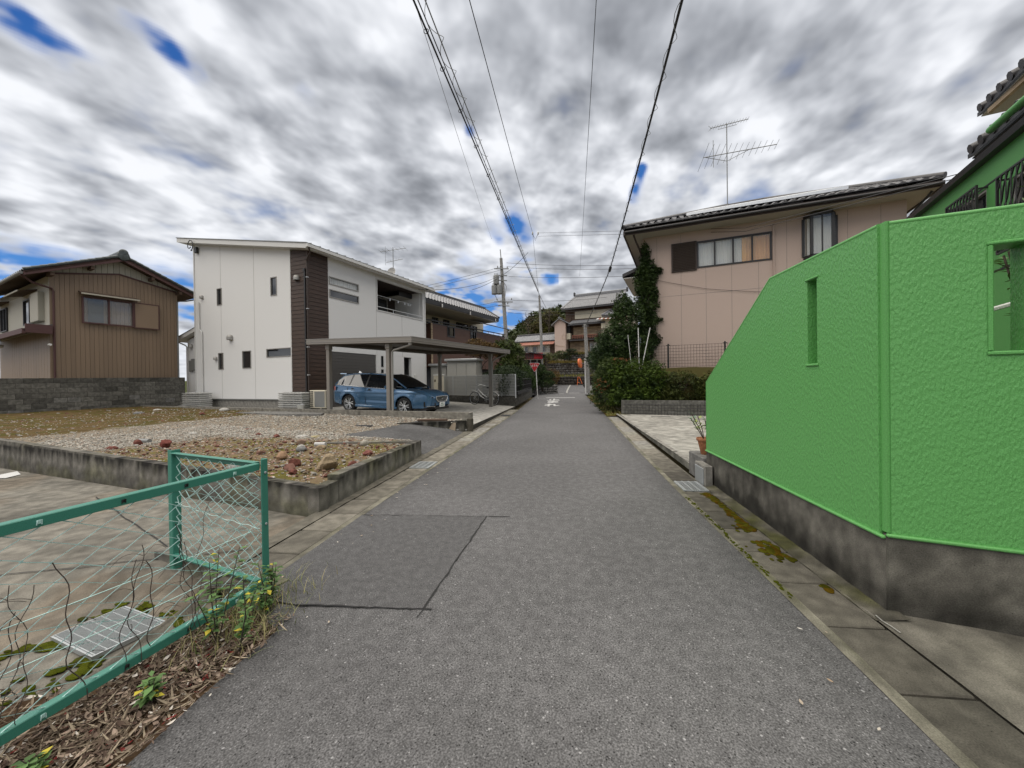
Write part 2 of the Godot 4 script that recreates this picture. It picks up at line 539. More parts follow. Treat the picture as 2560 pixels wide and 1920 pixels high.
	mat("red_paint", Color(0.40, 0.010, 0.016), 0.4)
	mat("orange_paint", Color(0.62, 0.14, 0.03), 0.4)
	mat("terracotta", Color(0.46, 0.19, 0.085), 0.85, {"tex": t_blot, "size": 0.3})
	mat("curtain", Color(0.80, 0.80, 0.77), 0.9, {"tex": t_fine, "size": 0.4})
	mat("curtain_lace", Color(0.80, 0.78, 0.68), 0.9, {"tex": t_hatch, "size": 0.35})
	mat("curtain_orange", Color(0.90, 0.50, 0.18), 0.9, {"tex": t_fine, "size": 0.4})
	mat("alu_gray", Color(0.40, 0.40, 0.39), 0.6)
	mat("dim_room", Color(0.05, 0.05, 0.055), 0.9)
	mat("tyre", Color(0.012, 0.012, 0.013), 0.85)
	mat("car_paint", Color(0.060, 0.145, 0.262), 0.26, {"metal": 0.45, "coat": 1.0})
	mat("car_black", Color(0.010, 0.010, 0.011), 0.35)
	mat("chrome", Color(0.72, 0.73, 0.74), 0.12, {"metal": 1.0})
	mat("lamp_red", Color(0.32, 0.012, 0.012), 0.15, {"coat": 1.0})
	mat("lamp_clear", Color(0.55, 0.58, 0.60), 0.10, {"coat": 1.0})
	mat("plate", Color(0.80, 0.81, 0.80), 0.5)
	mat("plate_ink", Color(0.02, 0.09, 0.05), 0.6)
	mat("dark_pane", Color(0.012, 0.014, 0.017), 0.04, {"spec": 0.9})
	mat("mirror", Color(0.85, 0.87, 0.88), 0.02, {"metal": 1.0})
	mat("twig", Color(0.055, 0.040, 0.034), 0.9)
	mat("seam", Color(0.22, 0.20, 0.185), 0.9)
	mat("black_soft", Color(0.012, 0.012, 0.012), 0.9)
	glass("pane", Color(0.75, 0.80, 0.82), 0.16)
	glass("car_pane", Color(0.30, 0.33, 0.34), 0.55)

func blotch(p: Vector3, f: float) -> float: return wob.get_noise_3d(p.x * f, p.y * f, p.z * f)

# a wall from a to b (left to right as one looks at its face), weathered by the tint
func wall_run(b: MB, a: Vector3, e: Vector3, ha: float, hb: float, thick: float, tint: Callable, cell := 0.06, ends := true) -> void:
	var dir := Vector3(e.x - a.x, 0, e.z - a.z)
	var out := dir.cross(Vector3.UP).normalized()
	var nu := clampi(int(dir.length() / cell), 2, 220)
	var nv := clampi(int(maxf(ha, hb) / cell), 2, 40)
	var back := -out * thick
	b.grid(nu, nv, func(s: float, t: float) -> Vector3: return a.lerp(e, s) + Vector3(0, lerpf(ha, hb, s) * t, 0), tint)
	b.grid(nu, 2, func(s: float, t: float) -> Vector3: return a.lerp(e, s) + Vector3(0, lerpf(ha, hb, s), 0) + back * t, tint)
	b.grid(nu, 2, func(s: float, t: float) -> Vector3: return e.lerp(a, s) + Vector3(0, lerpf(hb, ha, s) * t, 0) + back, tint)
	if ends:
		b.grid(3, nv, func(s: float, t: float) -> Vector3: return a + back * (1.0 - s) + Vector3(0, ha * t, 0), tint)
		b.grid(3, nv, func(s: float, t: float) -> Vector3: return e + back * s + Vector3(0, hb * t, 0), tint)

# old concrete: black streaks that run down from the top, grime at the foot, patches
func grimy(base: float, top: float, amount: float) -> Callable:
	return func(p: Vector3) -> Color:
		var st := wob.get_noise_3d(p.x * 5.0, p.y * 0.5 + 9.0, p.z * 5.0) * 0.7 + wob.get_noise_3d(p.x * 16.0, p.y * 1.2, p.z * 16.0) * 0.5
		var up := smoothstep(base + (top - base) * 0.30, top, p.y)
		var foot := 1.0 - smoothstep(base, base + (top - base) * 0.32, p.y)
		var d := clampf((st * 1.3 + 0.30 + 0.45 * up) * (0.6 + 0.8 * up), 0.0, 1.0) * amount
		var l := lerpf(0.86 + 0.3 * blotch(p, 2.2), 0.10, minf(d, 1.0))
		l = lerpf(l, 0.42, foot * 0.55)
		if p.y > top - 0.015: l = 0.55 + 0.5 * blotch(p, 4.0) + 0.25 * blotch(p, 12.0)
		var g := clampf(blotch(p + Vector3(3, 0, 1), 1.3) * 1.4 + foot * 0.35, 0.0, 0.6)
		return Color(l, l * (0.98 + 0.03 * g), l * (0.95 - 0.28 * g))

func lane_left(z: float) -> float:
	if z > -2.40: return -1.72 + 0.03 * blotch(Vector3(z * 3.0, 0, 0), 1.0)
	if z > -4.4: return -2.20
	if z > -15.5: return lerpf(-2.20, -1.93, (-4.4 - z) / 11.1)
	return lerpf(-1.93, -1.95, (-15.5 - z) / 12.0)

func lane_right(z: float) -> float:
	if z > -4.0: return 1.50
	if z > -14.8: return lerpf(1.50, 1.73, pow((-4.0 - z) / 10.8, 1.5))
	return lerpf(1.73, 1.97, minf((-14.8 - z) / 13.0, 1.4))

func terrain(x: float, z: float) -> float:
	var h := gy(maxf(z, -46.0)) - 0.22
	h += 5.1 * smoothstep(-51.0, -57.0, z) * smoothstep(-34.0, -12.0, x) * (1.0 - smoothstep(20.0, 45.0, x))
	h += 15.0 * smoothstep(-72.0, -118.0, z) * exp(-pow((x + 1.0) / 17.0, 2.0))
	h += (3.0 + 2.0 * blotch(Vector3(x, 0, z), 0.02)) * smoothstep(-90.0, -170.0, z)
	return h

func sheet(b: MB, pts: Array, lift: float) -> void:   # a thin slab from an outline of (x, z) on the lane's slope
	var poly := PackedVector2Array(pts)
	var tr := Geometry2D.triangulate_polygon(poly)
	for i in range(0, tr.size(), 3):
		var a := poly[tr[i]]; var d := poly[tr[i + 1]]; var e := poly[tr[i + 2]]
		if (d - a).cross(e - a) > 0:
			var s := d; d = e; e = s
		b.t3(g3(a.x, a.y, lift), g3(d.x, d.y, lift), g3(e.x, e.y, lift))
	for i in poly.size():
		var a := poly[i]; var d := poly[(i + 1) % poly.size()]
		var area := 0.0
		for k in poly.size(): area += poly[k].cross(poly[(k + 1) % poly.size()])
		if area > 0:
			var s := a; a = d; d = s
		b.q(g3(d.x, d.y, lift - 0.003), g3(a.x, a.y, lift - 0.003), g3(a.x, a.y, lift), g3(d.x, d.y, lift))

func build_ground() -> void:
	off = Vector3.ZERO
	var b := mb()
	b.grid(150, 150, func(s: float, t: float) -> Vector3:
		var x: float = 420.0 * pow(absf(s - 0.5) * 2.0, 1.8) * signf(s - 0.5)
		var z: float = lerpf(60.0, -420.0, t * t * 0.6 + t * 0.4)
		return Vector3(x, terrain(x, z), z), func(p: Vector3) -> Color:
			var g := smoothstep(-0.2, 0.4, blotch(p, 0.3))
			if p.z < -52: return Color(0.30, 0.42, 0.16).lerp(Color(0.20, 0.32, 0.12), g)
			return Color(0.75, 0.72, 0.62).lerp(Color(0.42, 0.46, 0.25), g * 0.7))
	struct("ground", b, M.soil)

func build_lane() -> void:
	off = Vector3.ZERO
	var b := mb()
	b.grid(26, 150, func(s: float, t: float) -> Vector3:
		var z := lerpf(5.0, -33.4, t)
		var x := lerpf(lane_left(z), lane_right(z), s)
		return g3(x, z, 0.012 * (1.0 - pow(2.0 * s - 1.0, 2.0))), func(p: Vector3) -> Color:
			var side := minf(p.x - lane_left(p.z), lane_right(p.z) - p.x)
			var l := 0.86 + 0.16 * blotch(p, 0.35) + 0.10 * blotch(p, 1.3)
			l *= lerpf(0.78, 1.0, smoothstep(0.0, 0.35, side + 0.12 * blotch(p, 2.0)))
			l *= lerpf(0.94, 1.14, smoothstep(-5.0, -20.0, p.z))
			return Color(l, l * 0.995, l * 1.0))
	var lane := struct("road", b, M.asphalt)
	# the crossing street and the ramp that climbs beyond it
	b = mb()
	sheet(b, [Vector2(-26, -33.3), Vector2(26, -33.0), Vector2(26, -36.6), Vector2(-26, -36.4)], 0.004)
	sheet(b, [Vector2(-1.96, -33.35), Vector2(-1.5, -33.35), Vector2(-1.96, -31.0)], 0.006)
	struct("crossing_road", b, M.asphalt)
	b = mb()
	b.col = Color(0.9, 0.9, 0.92)
	b.grid(8, 12, func(s: float, t: float) -> Vector3:
		var z := lerpf(-36.3, -45.9, t)
		return Vector3(lerpf(-0.35, 2.75, s) - 0.15 * t, 0.375 + 0.62 * t * t, z))
	struct("ramp_road", b, M.asphalt)
	b = mb()
	b.grid(1, 10, func(s: float, t: float) -> Vector3:
		var z := lerpf(-36.4, -45.8, t)
		return Vector3(0.55 + 0.55 * t * t + 0.16 * s, 0.385 + 0.62 * t * t, z))
	struct("ramp_gutter", b, M.pale_concrete)
	# the darker patch and its open joints
	b = mb()
	sheet(b, [Vector2(-2.18, -4.07), Vector2(-0.80, -4.12), Vector2(-0.90, -2.43), Vector2(-1.76, -2.40), Vector2(-2.18, -2.46)], 0.014)
	struct("road_patch", b, M.asphalt_patch)
	b = mb()
	for run in [[Vector2(-2.18, -4.07), Vector2(-0.55, -4.14)], [Vector2(-0.80, -4.14), Vector2(-0.90, -2.34)], [Vector2(-1.76, -2.395), Vector2(-0.84, -2.43)]]:
		var last: Vector2 = run[0]
		var n := 22
		for i in range(1, n + 1):
			var p: Vector2 = run[0].lerp(run[1], i / float(n)) + Vector2(rng.randf_range(-1, 1), rng.randf_range(-1, 1)) * 0.008
			var sd := (p - last).orthogonal().normalized() * rng.randf_range(0.003, 0.008)
			b.q(g3(last.x + sd.x, last.y + sd.y, 0.0175), g3(last.x - sd.x, last.y - sd.y, 0.0175), g3(p.x - sd.x, p.y - sd.y, 0.0175), g3(p.x + sd.x, p.y + sd.y, 0.0175))
			last = p
	struct("road_joint", b, M.black_soft)
	# painted marks: the stop line, the three characters, the dashes of the crossing street
	b = mb()
	var h := 0.018
	sheet(b, [Vector2(-1.0, -28.0), Vector2(1.05, -28.1), Vector2(1.05, -28.5), Vector2(-1.0, -28.4)], h)
	struct("road_marking", b, M.road_paint)
	b = mb()
	for k in 2: sheet(b, [Vector2(-0.1 + k * 0.9, -34.6 - k * 1.4), Vector2(0.35 + k * 1.4, -34.6 - k * 1.4), Vector2(0.35 + k * 1.4, -34.9 - k * 1.4), Vector2(-0.1 + k * 0.9, -34.9 - k * 1.4)], h)
	sheet(b, [Vector2(-3.4, -33.2), Vector2(-2.2, -33.2), Vector2(-2.2, -33.45), Vector2(-3.4, -33.45)], h)
	struct("road_marking", b, M.road_paint)
	# strokes of the characters in a unit square (x right, y up), stretched along the lane
	var tome := [[0.0, 0.03, 1.0, 0.03], [0.55, 0.03, 0.55, 1.0], [0.22, 0.03, 0.22, 0.62], [0.55, 0.55, 0.95, 0.55]]
	var ma := [[0.12, 0.86, 0.90, 0.86], [0.15, 0.62, 0.86, 0.62], [0.52, 1.0, 0.52, 0.22], [0.52, 0.30, 0.20, 0.30], [0.20, 0.30, 0.16, 0.10], [0.16, 0.10, 0.42, 0.02], [0.42, 0.02, 0.56, 0.24], [0.54, 0.30, 0.92, 0.04]]
	var re := [[0.28, 1.0, 0.28, 0.0], [0.02, 0.78, 0.40, 0.78], [0.40, 0.78, 0.02, 0.22], [0.36, 0.55, 0.66, 0.80], [0.66, 0.80, 0.72, 0.10], [0.72, 0.10, 0.99, 0.30]]
	var z0 := [-25.0, -22.6, -20.0]
	var glyphs := [tome, ma, re]
	for k in 3:
		b = mb()
		for s in glyphs[k]:
			var a := Vector2(-0.80 + s[0] * 0.72, z0[k] - s[1] * 1.75)
			var e := Vector2(-0.80 + s[2] * 0.72, z0[k] - s[3] * 1.75)
			var d := (e - a).normalized()
			var sd := Vector2(d.y, -d.x)
			var wd := Vector2(0.055, 0.17)
			var o := sd * wd
			var ex := d * wd * 0.8
			h += 0.0004
			sheet(b, [a - o - ex, a + o - ex, e + o + ex, e - o + ex], h)
		struct("road_lettering", b, M.road_paint)
	build_gutter(true)
	build_gutter(false)

func grating(b: MB, x0: float, x1: float, z0: float, z1: float, lift: float, bars: int, rail: float) -> void:
	for i in bars:
		var x := lerpf(x0, x1, (i + 0.5) / bars)
		b.box(g3(x, (z0 + z1) / 2, lift - 0.012), Vector3(rail, 0.03, z1 - z0))
	for z in [z0 + 0.012, z1 - 0.012]: b.box(g3((x0 + x1) / 2, z, lift - 0.013), Vector3(x1 - x0, 0.028, 0.02))
	for x in [x0, x1]: b.box(g3(x, (z0 + z1) / 2, lift - 0.011), Vector3(0.012, 0.03, z1 - z0))

func build_gutter(left: bool) -> void:
	off = Vector3.ZERO
	var b := mb()
	var zs := -2.62 if left else 3.0
	var ze := -18.2 if left else -14.8
	b.col = Color(0.55, 0.53, 0.48)
	b.grid(1, 40, func(s: float, t: float) -> Vector3:
		var z := lerpf(zs, ze, t)
		var a := lane_left(z) - 0.44 if left else lane_right(z) - 0.005
		return g3(a + s * 0.447, z, -0.035))
	if left: b.grid(2, 60, func(s: float, t: float) -> Vector3:
		var z := lerpf(-2.64, -18.2, t)
		return g3(lerpf(-2.76 if z > -11.0 else lane_left(z) - 0.46, lane_left(z) - 0.395, s), z, 0.012 + 0.008 * blotch(Vector3(s, 0, z), 5.0)))
	# the strip of mortar along the asphalt
	b.grid(2, 60, func(s: float, t: float) -> Vector3:
		var z := lerpf(zs, ze, t)
		var a := lane_left(z) - 0.05 if left else lane_right(z) - 0.02
		return g3(a + s * 0.07, z, 0.004 + 0.006 * blotch(Vector3(s, 0, z), 6.0)), func(p: Vector3) -> Color:
			var l := 0.72 + 0.5 * blotch(p, 5.0)
			return Color(l, l * 0.98, l * 0.86).lerp(Color(0.25, 0.28, 0.10), clampf(blotch(p, 2.5) * 2.2 - 0.1, 0.0, 0.8)))
	var ch := struct("gutter", b, M.concrete)
	var z := zs - 0.02
	var zg := -6.30 if left else -5.26
	while z > ze + 0.3:
		if z < zg + 0.1 and z > zg - 0.3:
			z = zg - 0.54
			continue
		var len := 0.485
		var zm := z - len / 2
		var x0 := (lane_left(zm) - 0.40) if left else (lane_right(zm) + 0.045)
		var x1 := (lane_left(zm) - 0.055) if left else (lane_right(zm) + 0.375)
		var lb := mb()
		lb.off = g3((x0 + x1) / 2, zm)
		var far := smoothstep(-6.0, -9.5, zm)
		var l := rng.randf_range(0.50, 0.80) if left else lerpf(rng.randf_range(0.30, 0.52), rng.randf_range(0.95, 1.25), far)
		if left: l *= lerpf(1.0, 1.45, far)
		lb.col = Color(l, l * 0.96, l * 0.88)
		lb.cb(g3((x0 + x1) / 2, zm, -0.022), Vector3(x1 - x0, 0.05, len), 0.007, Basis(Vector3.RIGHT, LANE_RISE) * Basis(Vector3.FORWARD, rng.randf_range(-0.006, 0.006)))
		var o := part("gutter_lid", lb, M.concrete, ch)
		o.position = lb.off
		z -= len + 0.016
	# the steel gratings
	off = g3(-2.36 if left else 1.78, zg - 0.25)
	b = mb()
	if left: grating(b, -2.52, -2.20, -6.80, -6.30, 0.014, 13, 0.007)
	else: grating(b, lane_right(-5.5) + 0.06, lane_right(-5.5) + 0.36, -5.73, -5.27, 0.014, 13, 0.007)
	for k in 4:
		var f := lerpf(0.06, 0.94, k / 3.0)
		var x := lerpf(-2.52, -2.20, f) if left else lane_right(-5.5) + 0.06 + 0.30 * f
		b.box(g3(x, zg - 0.24, 0.012), Vector3(0.018, 0.012, 0.49))
	solo("gutter_grating", b, M.steel, Transform3D(), off, "steel drain grating in the gutter beside the stained lot wall" if left else "steel drain grating in the gutter before the end of the green wall", "grating")
	if left:
		off = g3(-2.14, -15.4)
		b = mb()
		b.bx(off + Vector3(-0.17, -0.02, -0.35), off + Vector3(0.17, 0.008, 0.35))
		solo("gutter_cover", b, M.near_black, Transform3D(), off, "dark slotted cover in the pale gutter at the driveway edge", "drain cover")

func lot_y(u: float, v: float) -> float: return 0.33 + 0.010 * clampf(-u, 0.0, 20.0) + 0.012 * v * 0.4

func in_bed(u: float, v: float, p: Vector3) -> float:   # 1 on the stony moss bed in front, 0 on gravel
	var edge := 1.9 + 0.25 * (u + 5.0) * 0.4
	return smoothstep(0.25, -0.25, maxf(v - lerpf(3.05, 2.1, clampf((-u - 2.0) / 3.2, 0, 1)), -(u + 5.5) * 1.2) + 0.35 * blotch(p, 1.4))

func in_back(u: float, v: float, p: Vector3) -> float:   # 1 on the mossy ground at the back
	return smoothstep(-0.3, 0.35, -(u + 9.2 + 0.13 * v) + 0.5 * blotch(p, 0.9))

func ramp_in(u: float, v: float) -> bool:
	return v > 3.2 and v < 6.1 and u > -2.95 - 0.1 * (v - 3.2)

func build_lot() -> void:
	# the retaining wall of the vacant lot, with a lower piece at the corner
	var A := g3(-11.9, -6.80)
	var K := g3(-2.72, -4.12)
	var o := thing("retaining_wall", "low black-streaked concrete retaining wall round the vacant gravel lot", "wall", K)
	var t1 := grimy(0.05, 0.37, 1.0)
	var b := mb()
	var top := func(p: Vector3) -> float: return 0.34 + 0.0125 * Vector2(p.x - K.x, p.z - K.z).length()
	wall_run(b, Vector3(A.x, A.y - 0.20, A.z), Vector3(K.x, K.y - 0.18, K.z), top.call(A) - A.y + 0.20, 0.46, 0.13, grimy(0.05, 0.40, 1.0), 0.05)
	part("front_wall", b, M.concrete, o)
	b = mb()
	wall_run(b, Vector3(-2.718, K.y - 0.18, K.z - 0.002), g3(-2.705, -4.49, -0.18), 0.459, 0.455, 0.14, grimy(0.05, 0.35, 0.7), 0.05)
	part("corner_wall", b, M.concrete, o)
	b = mb()
	wall_run(b, g3(-2.70, -4.495, -0.18), g3(-2.70, -7.36, -0.18), 0.525, 0.485, 0.15, grimy(0.05, 0.40, 0.9), 0.05)
	part("side_wall", b, M.concrete, o)
	b = mb()
	wall_run(b, g3(-4.75, -7.14, 0.16), g3(-2.86, -7.28, -0.03), 0.12, 0.33, 0.12, grimy(0.1, 0.45, 0.4), 0.08)
	part("return_wall", b, M.concrete, o)
	# the ground of the lot
	off = Vector3.ZERO
	b = mb()
	b.xf = LF
	b.grid(150, 62, func(s: float, t: float) -> Vector3:
		var v := 0.10 + 6.85 * t
		var u0 := (-0.16 - v * 0.284) / 0.9588
		var u := lerpf(-19.85, u0, s)
		var p := Vector3(u, 0, -v)
		var y := lot_y(u, v) + 0.022 * blotch(p, 1.1) + 0.014 * blotch(p, 4.0)
		y -= 0.035 * in_bed(u, v, p)
		if ramp_in(u, v): y = minf(y, 0.02 + (u0 - u) * 0.115)
		return Vector3(u, y, -v), func(w: Vector3) -> Color:
			var l := LF.affine_inverse() * w
			var p := Vector3(l.x, 0, l.z)
			var g := 0.9 + 0.35 * blotch(p, 6.0)
			var grav := Color(1.5, 1.6, 1.7) * g
			var mossy := smoothstep(-0.15, 0.35, blotch(p, 1.6) + 0.3 * blotch(p, 7.0))
			var bed := Color(0.78, 0.70, 0.55).lerp(Color(0.52, 0.58, 0.14), mossy * 0.85) * (0.75 + 0.4 * blotch(p, 9.0) + 0.25)
			var back := Color(0.62, 0.50, 0.30).lerp(Color(0.40, 0.42, 0.13), mossy) * (0.8 + 0.5 * blotch(p, 7.0))
			return grav.lerp(bed, in_bed(l.x, -l.z, p)).lerp(back, in_back(l.x, -l.z, p)))
	struct("lot_ground", b, M.soil)
	# the asphalt ramp up from the lane
	b = mb()
	b.xf = LF
	b.grid(14, 14, func(s: float, t: float) -> Vector3:
		var v := lerpf(3.22, 6.25, t)
		var u0 := (0.05 - v * 0.284) / 0.9588 + 0.02
		var uu := lerpf(-3.02, -3.30, t) + 0.12 * sin(t * PI)
		var u := lerpf(uu, u0, s)
		return Vector3(u, lerpf(lot_y(uu, v) + 0.012, 0.082 + 0.0104 * (v - 3.2), pow(s, 1.15)) + 0.006 * blotch(Vector3(u, 0, v), 3.0), -v), func(p: Vector3) -> Color:
			var l := 0.62 + 0.25 * blotch(p, 1.0) + 0.15 * blotch(p, 4.0)
			return Color(l, l, l))
	struct("lot_ramp", b, M.asphalt)
	# gravel: too many to count
	var peb := []
	for k in 3:
		var pb := MB.new()
		var r2 := RandomNumberGenerator.new()
		r2.seed = 90 + k
		var vs := [Vector3(0, 0.45, 0), Vector3(0, -0.45, 0)]
		for i in 5:
			var w := TAU * i / 5.0 + r2.randf() * 0.7
			vs.append(Vector3(cos(w) * r2.randf_range(0.8, 1.15), r2.randf_range(-0.2, 0.2), sin(w) * r2.randf_range(0.6, 0.9)))
		for i in 5:
			var a: Vector3 = vs[2 + i]; var e: Vector3 = vs[2 + (i + 1) % 5]
			pb.t3(vs[0], e, a); pb.t3(vs[1], a, e)
		peb.append(pb.mesh())
	var places := [[], [], []]
	var tints := [[], [], []]
	for i in 52000:
		var near := rng.randf() < 0.5
		var u := rng.randf_range(-8.0, -0.2) if near else rng.randf_range(-16.0, -0.3)
		var v := rng.randf_range(0.16, 3.4) if near else rng.randf_range(0.2, 6.9)
		if u > (-0.18 - v * 0.284) / 0.9588 or ramp_in(u, v): continue
		var p := Vector3(u, 0, -v)
		var bed := in_bed(u, v, p)
		var back := in_back(u, v, p)
		if rng.randf() < maxf(bed * 0.80, back * 0.90): continue
		var y := lot_y(u, v) + 0.022 * blotch(p, 1.1) + 0.014 * blotch(p, 4.0) - 0.035 * bed
		var r := rng.randf_range(0.010, 0.022) * (1.0 + 0.9 * pow(rng.randf(), 6.0)) * (1.0 + 0.5 * smoothstep(2.0, 7.0, v))
		var bs := Basis(Vector3.UP, rng.randf() * TAU) * Basis(Vector3.RIGHT, rng.randf_range(-0.5, 0.5))
		var k := i % 3
		places[k].append(LF * Transform3D(bs.scaled(Vector3.ONE * r), Vector3(u, y + r * 0.2, -v)))
		var l := rng.randf_range(0.20, 0.56)
		var cl := Color(l, l * 0.95, l * 0.84)
		if rng.randf() < 0.18: cl = Color(l, l * 0.82, l * 0.68)
		if bed > 0.5 and rng.randf() < 0.5: cl = Color(l * 0.9, l * 0.58, l * 0.46)
		tints[k].append(cl)
	for k in 3: swarm("gravel", peb[k], M.pebble, places[k], tints[k])
	build_stones()

# one rough stone, a unit across, with flat breaks or water-worn
func stone_mesh(sd: int, worn: float, flat: float) -> ArrayMesh:
	var r := RandomNumberGenerator.new()
	r.seed = sd
	var f := noise(FastNoiseLite.TYPE_SIMPLEX, 1.3, 2, sd)
	var cuts := []
	for i in 7: cuts.append([Vector3(r.randf_range(-1, 1), r.randf_range(-0.6, 1), r.randf_range(-1, 1)).normalized(), r.randf_range(0.55, 0.85)])
	var b := MB.new()
	var rings := 9
	var segs := 14
	var pt := func(i: int, j: int) -> Vector3:
		var a := PI * i / rings
		var w := TAU * (j % segs) / segs
		var d := Vector3(sin(a) * cos(w), -cos(a), sin(a) * sin(w))
		var p := d * (1.0 + (0.10 if worn > 0.5 else 0.26) * f.get_noise_3d(d.x, d.y, d.z))
		if worn < 0.5:
			for c in cuts:
				var e: float = p.dot(c[0]) - c[1]
				if e > 0: p -= c[0] * e
		return Vector3(p.x, p.y * flat, p.z * 0.8) * 0.5
	if worn > 0.5:
		b.grid(segs, rings, func(s: float, t: float) -> Vector3: return pt.call(roundi(t * rings), segs - roundi(s * segs)))
	else:
		for i in rings:
			for j in segs:
				if i == 0: b.t3(pt.call(0, 0), pt.call(1, j), pt.call(1, j + 1))
				elif i == rings - 1: b.t3(pt.call(i, j + 1), pt.call(i, j), pt.call(rings, 0))
				else: b.q(pt.call(i, j + 1), pt.call(i, j), pt.call(i + 1, j), pt.call(i + 1, j + 1))
	return b.mesh()

func build_stones() -> void:
	# the larger stones one can point to: u, v, size, flatness, worn, colour, label
	var red := Color(0.22, 0.085, 0.065)
	var tan := Color(0.44, 0.34, 0.22)
	var gr := Color(0.25, 0.25, 0.245)
	var wh := Color(0.58, 0.56, 0.52)
	var list := [[-0.82, 0.85, 0.34, 0.75, 0.0, tan, "largest broken tan rock on the moss bed near the low wall corner"], [-1.40, 0.80, 0.20, 0.75, 0.0, red, "dark red broken rock left of the big tan rock"],
		[-1.22, 0.58, 0.19, 0.6, 0.0, Color(0.27, 0.14, 0.11), "flat reddish rock in front of the dark red rock"], [-0.98, 0.45, 0.15, 0.5, 0.0, red, "small red rock nearest the low wall corner"], [-0.55, 1.05, 0.16, 0.7, 0.0, red, "red rock right behind the big tan rock"],
		[-2.36, 1.66, 0.21, 0.5, 1.0, gr, "oval grey river stone on the moss bed"], [-2.20, 1.92, 0.18, 0.6, 0.0, tan, "tan rock behind the oval grey river stone"], [-2.62, 1.86, 0.14, 0.6, 1.0, wh, "small whitish stone left of the tan rock"], [-2.02, 1.04, 0.20, 0.8, 0.0, Color(0.42, 0.27, 0.17), "orange-brown rock right of the green fence post"],
		[-1.83, 0.26, 0.24, 0.85, 1.0, wh, "large white boulder seen through the short fence panel"], [-2.10, 0.36, 0.14, 0.7, 1.0, wh, "smaller white stone beside the white boulder"], [-1.75, 2.52, 0.17, 0.8, 1.0, Color(0.50, 0.47, 0.40), "round pale stone at the back of the moss bed"],
		[-5.78, 0.86, 0.20, 0.8, 0.0, red, "dark red rock on the gravel next to the grey pipe-shaped stone"], [-5.10, 0.98, 0.24, 0.85, 0.0, Color(0.24, 0.075, 0.06), "rounded brick-red rock left of the fence corner"], [-5.62, 0.42, 0.20, 0.5, 0.0, red, "low red rock lying close behind the lot wall"],
		[-4.22, 2.52, 0.18, 0.6, 0.0, red, "brown-red rock where gravel meets the moss bed"], [-4.83, 2.55, 0.16, 0.7, 0.0, red, "pointed red rock on the gravel edge, left of its fellow"], [-3.72, 2.74, 0.25, 0.35, 1.0, wh, "flat white stone at the far edge of the moss bed"], [-3.40, 2.80, 0.24, 0.4, 0.0, Color(0.55, 0.48, 0.28), "flat yellowish rock at the far edge of the moss bed"],
		[-6.45, 2.12, 0.20, 0.5, 1.0, wh, "single smooth white stone out on the gravel"], [-6.10, 3.12, 0.22, 0.35, 0.0, red, "dark red brick fragment out on the gravel"], [-1.00, 1.80, 0.20, 0.5, 0.0, Color(0.30, 0.12, 0.10), "pinkish-red flat rock behind the side wall"], [-3.05, 2.20, 0.22, 0.5, 0.0, Color(0.36, 0.25, 0.19), "brown slab-shaped rock in the middle of the moss bed"],
		[-2.75, 1.2, 0.15, 0.6, 0.0, Color(0.30, 0.17, 0.13), "small brown rock behind the short fence panel"], [-14.6, 4.6, 0.34, 0.4, 1.0, gr, "flat grey stone on the far mossy ground"], [-13.0, 6.6, 0.40, 0.45, 1.0, wh, "pale boulder before the kerb of the white house"], [-16.2, 5.9, 0.34, 0.3, 0.0, wh, "flat white rock far back near the block wall"], [-12.0, 5.3, 0.26, 0.5, 0.0, red, "red rock at the edge of the far moss"]]
	var k := 0
	for s in list:
		var m := stone_mesh(200 + k, s[4], s[3])
		var o := MeshInstance3D.new()
		o.name = numbered("stone")
		o.mesh = m
		var sm: StandardMaterial3D = M.rock.duplicate()
		sm.albedo_color = (s[5] as Color * 1.15).linear_to_srgb()
		o.material_override = sm
		add_child(o)
		var p := Vector3(s[0], 0, -s[1])
		o.transform = LF * Transform3D(Basis(Vector3.UP, rng.randf() * TAU).scaled(Vector3.ONE * s[2]), Vector3(s[0], lot_y(s[0], s[1]) - 0.03 + s[2] * s[3] * 0.30, -s[1]))
		tag(o, s[6], "stone", "larger stones lying on the vacant lot")
		k += 1
	off = Vector3(-5.98, lot_y(-6, 1) + 0.03, -1.04)
	var b := mb()
	b.tube([off + Vector3(-0.13, 0, 0.02), off + Vector3(0.13, 0, -0.02)], 0.045, 12)
	solo("pipe_piece", b, M.gray_metal, LF, off, "short dark grey pipe piece lying between red rocks", "pipe")
	off = Vector3(-2.44, lot_y(-2.4, 2.1) + 0.01, -2.12)
	b = mb()
	b.tube([off + Vector3(-0.10, 0, 0.03), off + Vector3(0.10, 0, -0.03)], 0.042, 12)
	solo("pipe_piece", b, M.alu_gray, LF, off, "short pale grey pipe piece lying on the moss bed", "pipe")
	# lesser fragments strewn over bed and back: nobody could count them
	var pl := []
	var ti := []
	var sm := stone_mesh(301, 0.0, 0.55)
	for i in 900:
		var u := rng.randf_range(-6.0, -0.4) if i < 420 else rng.randf_range(-19.5, -8.8)
		var v := rng.randf_range(0.2, 3.0) if i < 420 else rng.randf_range(0.3, 6.9)
		var p := Vector3(u, 0, -v)
		if u > (-0.25 - v * 0.284) / 0.9588 or ramp_in(u, v) or maxf(in_bed(u, v, p), in_back(u, v, p)) < 0.5: continue
		var r := rng.randf_range(0.03, 0.085) * (1.0 if i < 420 else 1.5)
		pl.append(LF * Transform3D(Basis(Vector3.UP, rng.randf() * TAU).scaled(Vector3.ONE * r), Vector3(u, lot_y(u, v) - 0.02 + r * 0.1, -v)))
		var l := rng.randf_range(0.8, 1.2)
		ti.append([Color(0.26, 0.12, 0.09), Color(0.36, 0.28, 0.19), Color(0.50, 0.47, 0.42), Color(0.30, 0.20, 0.14), Color(0.22, 0.09, 0.07)][rng.randi() % 5] * l)
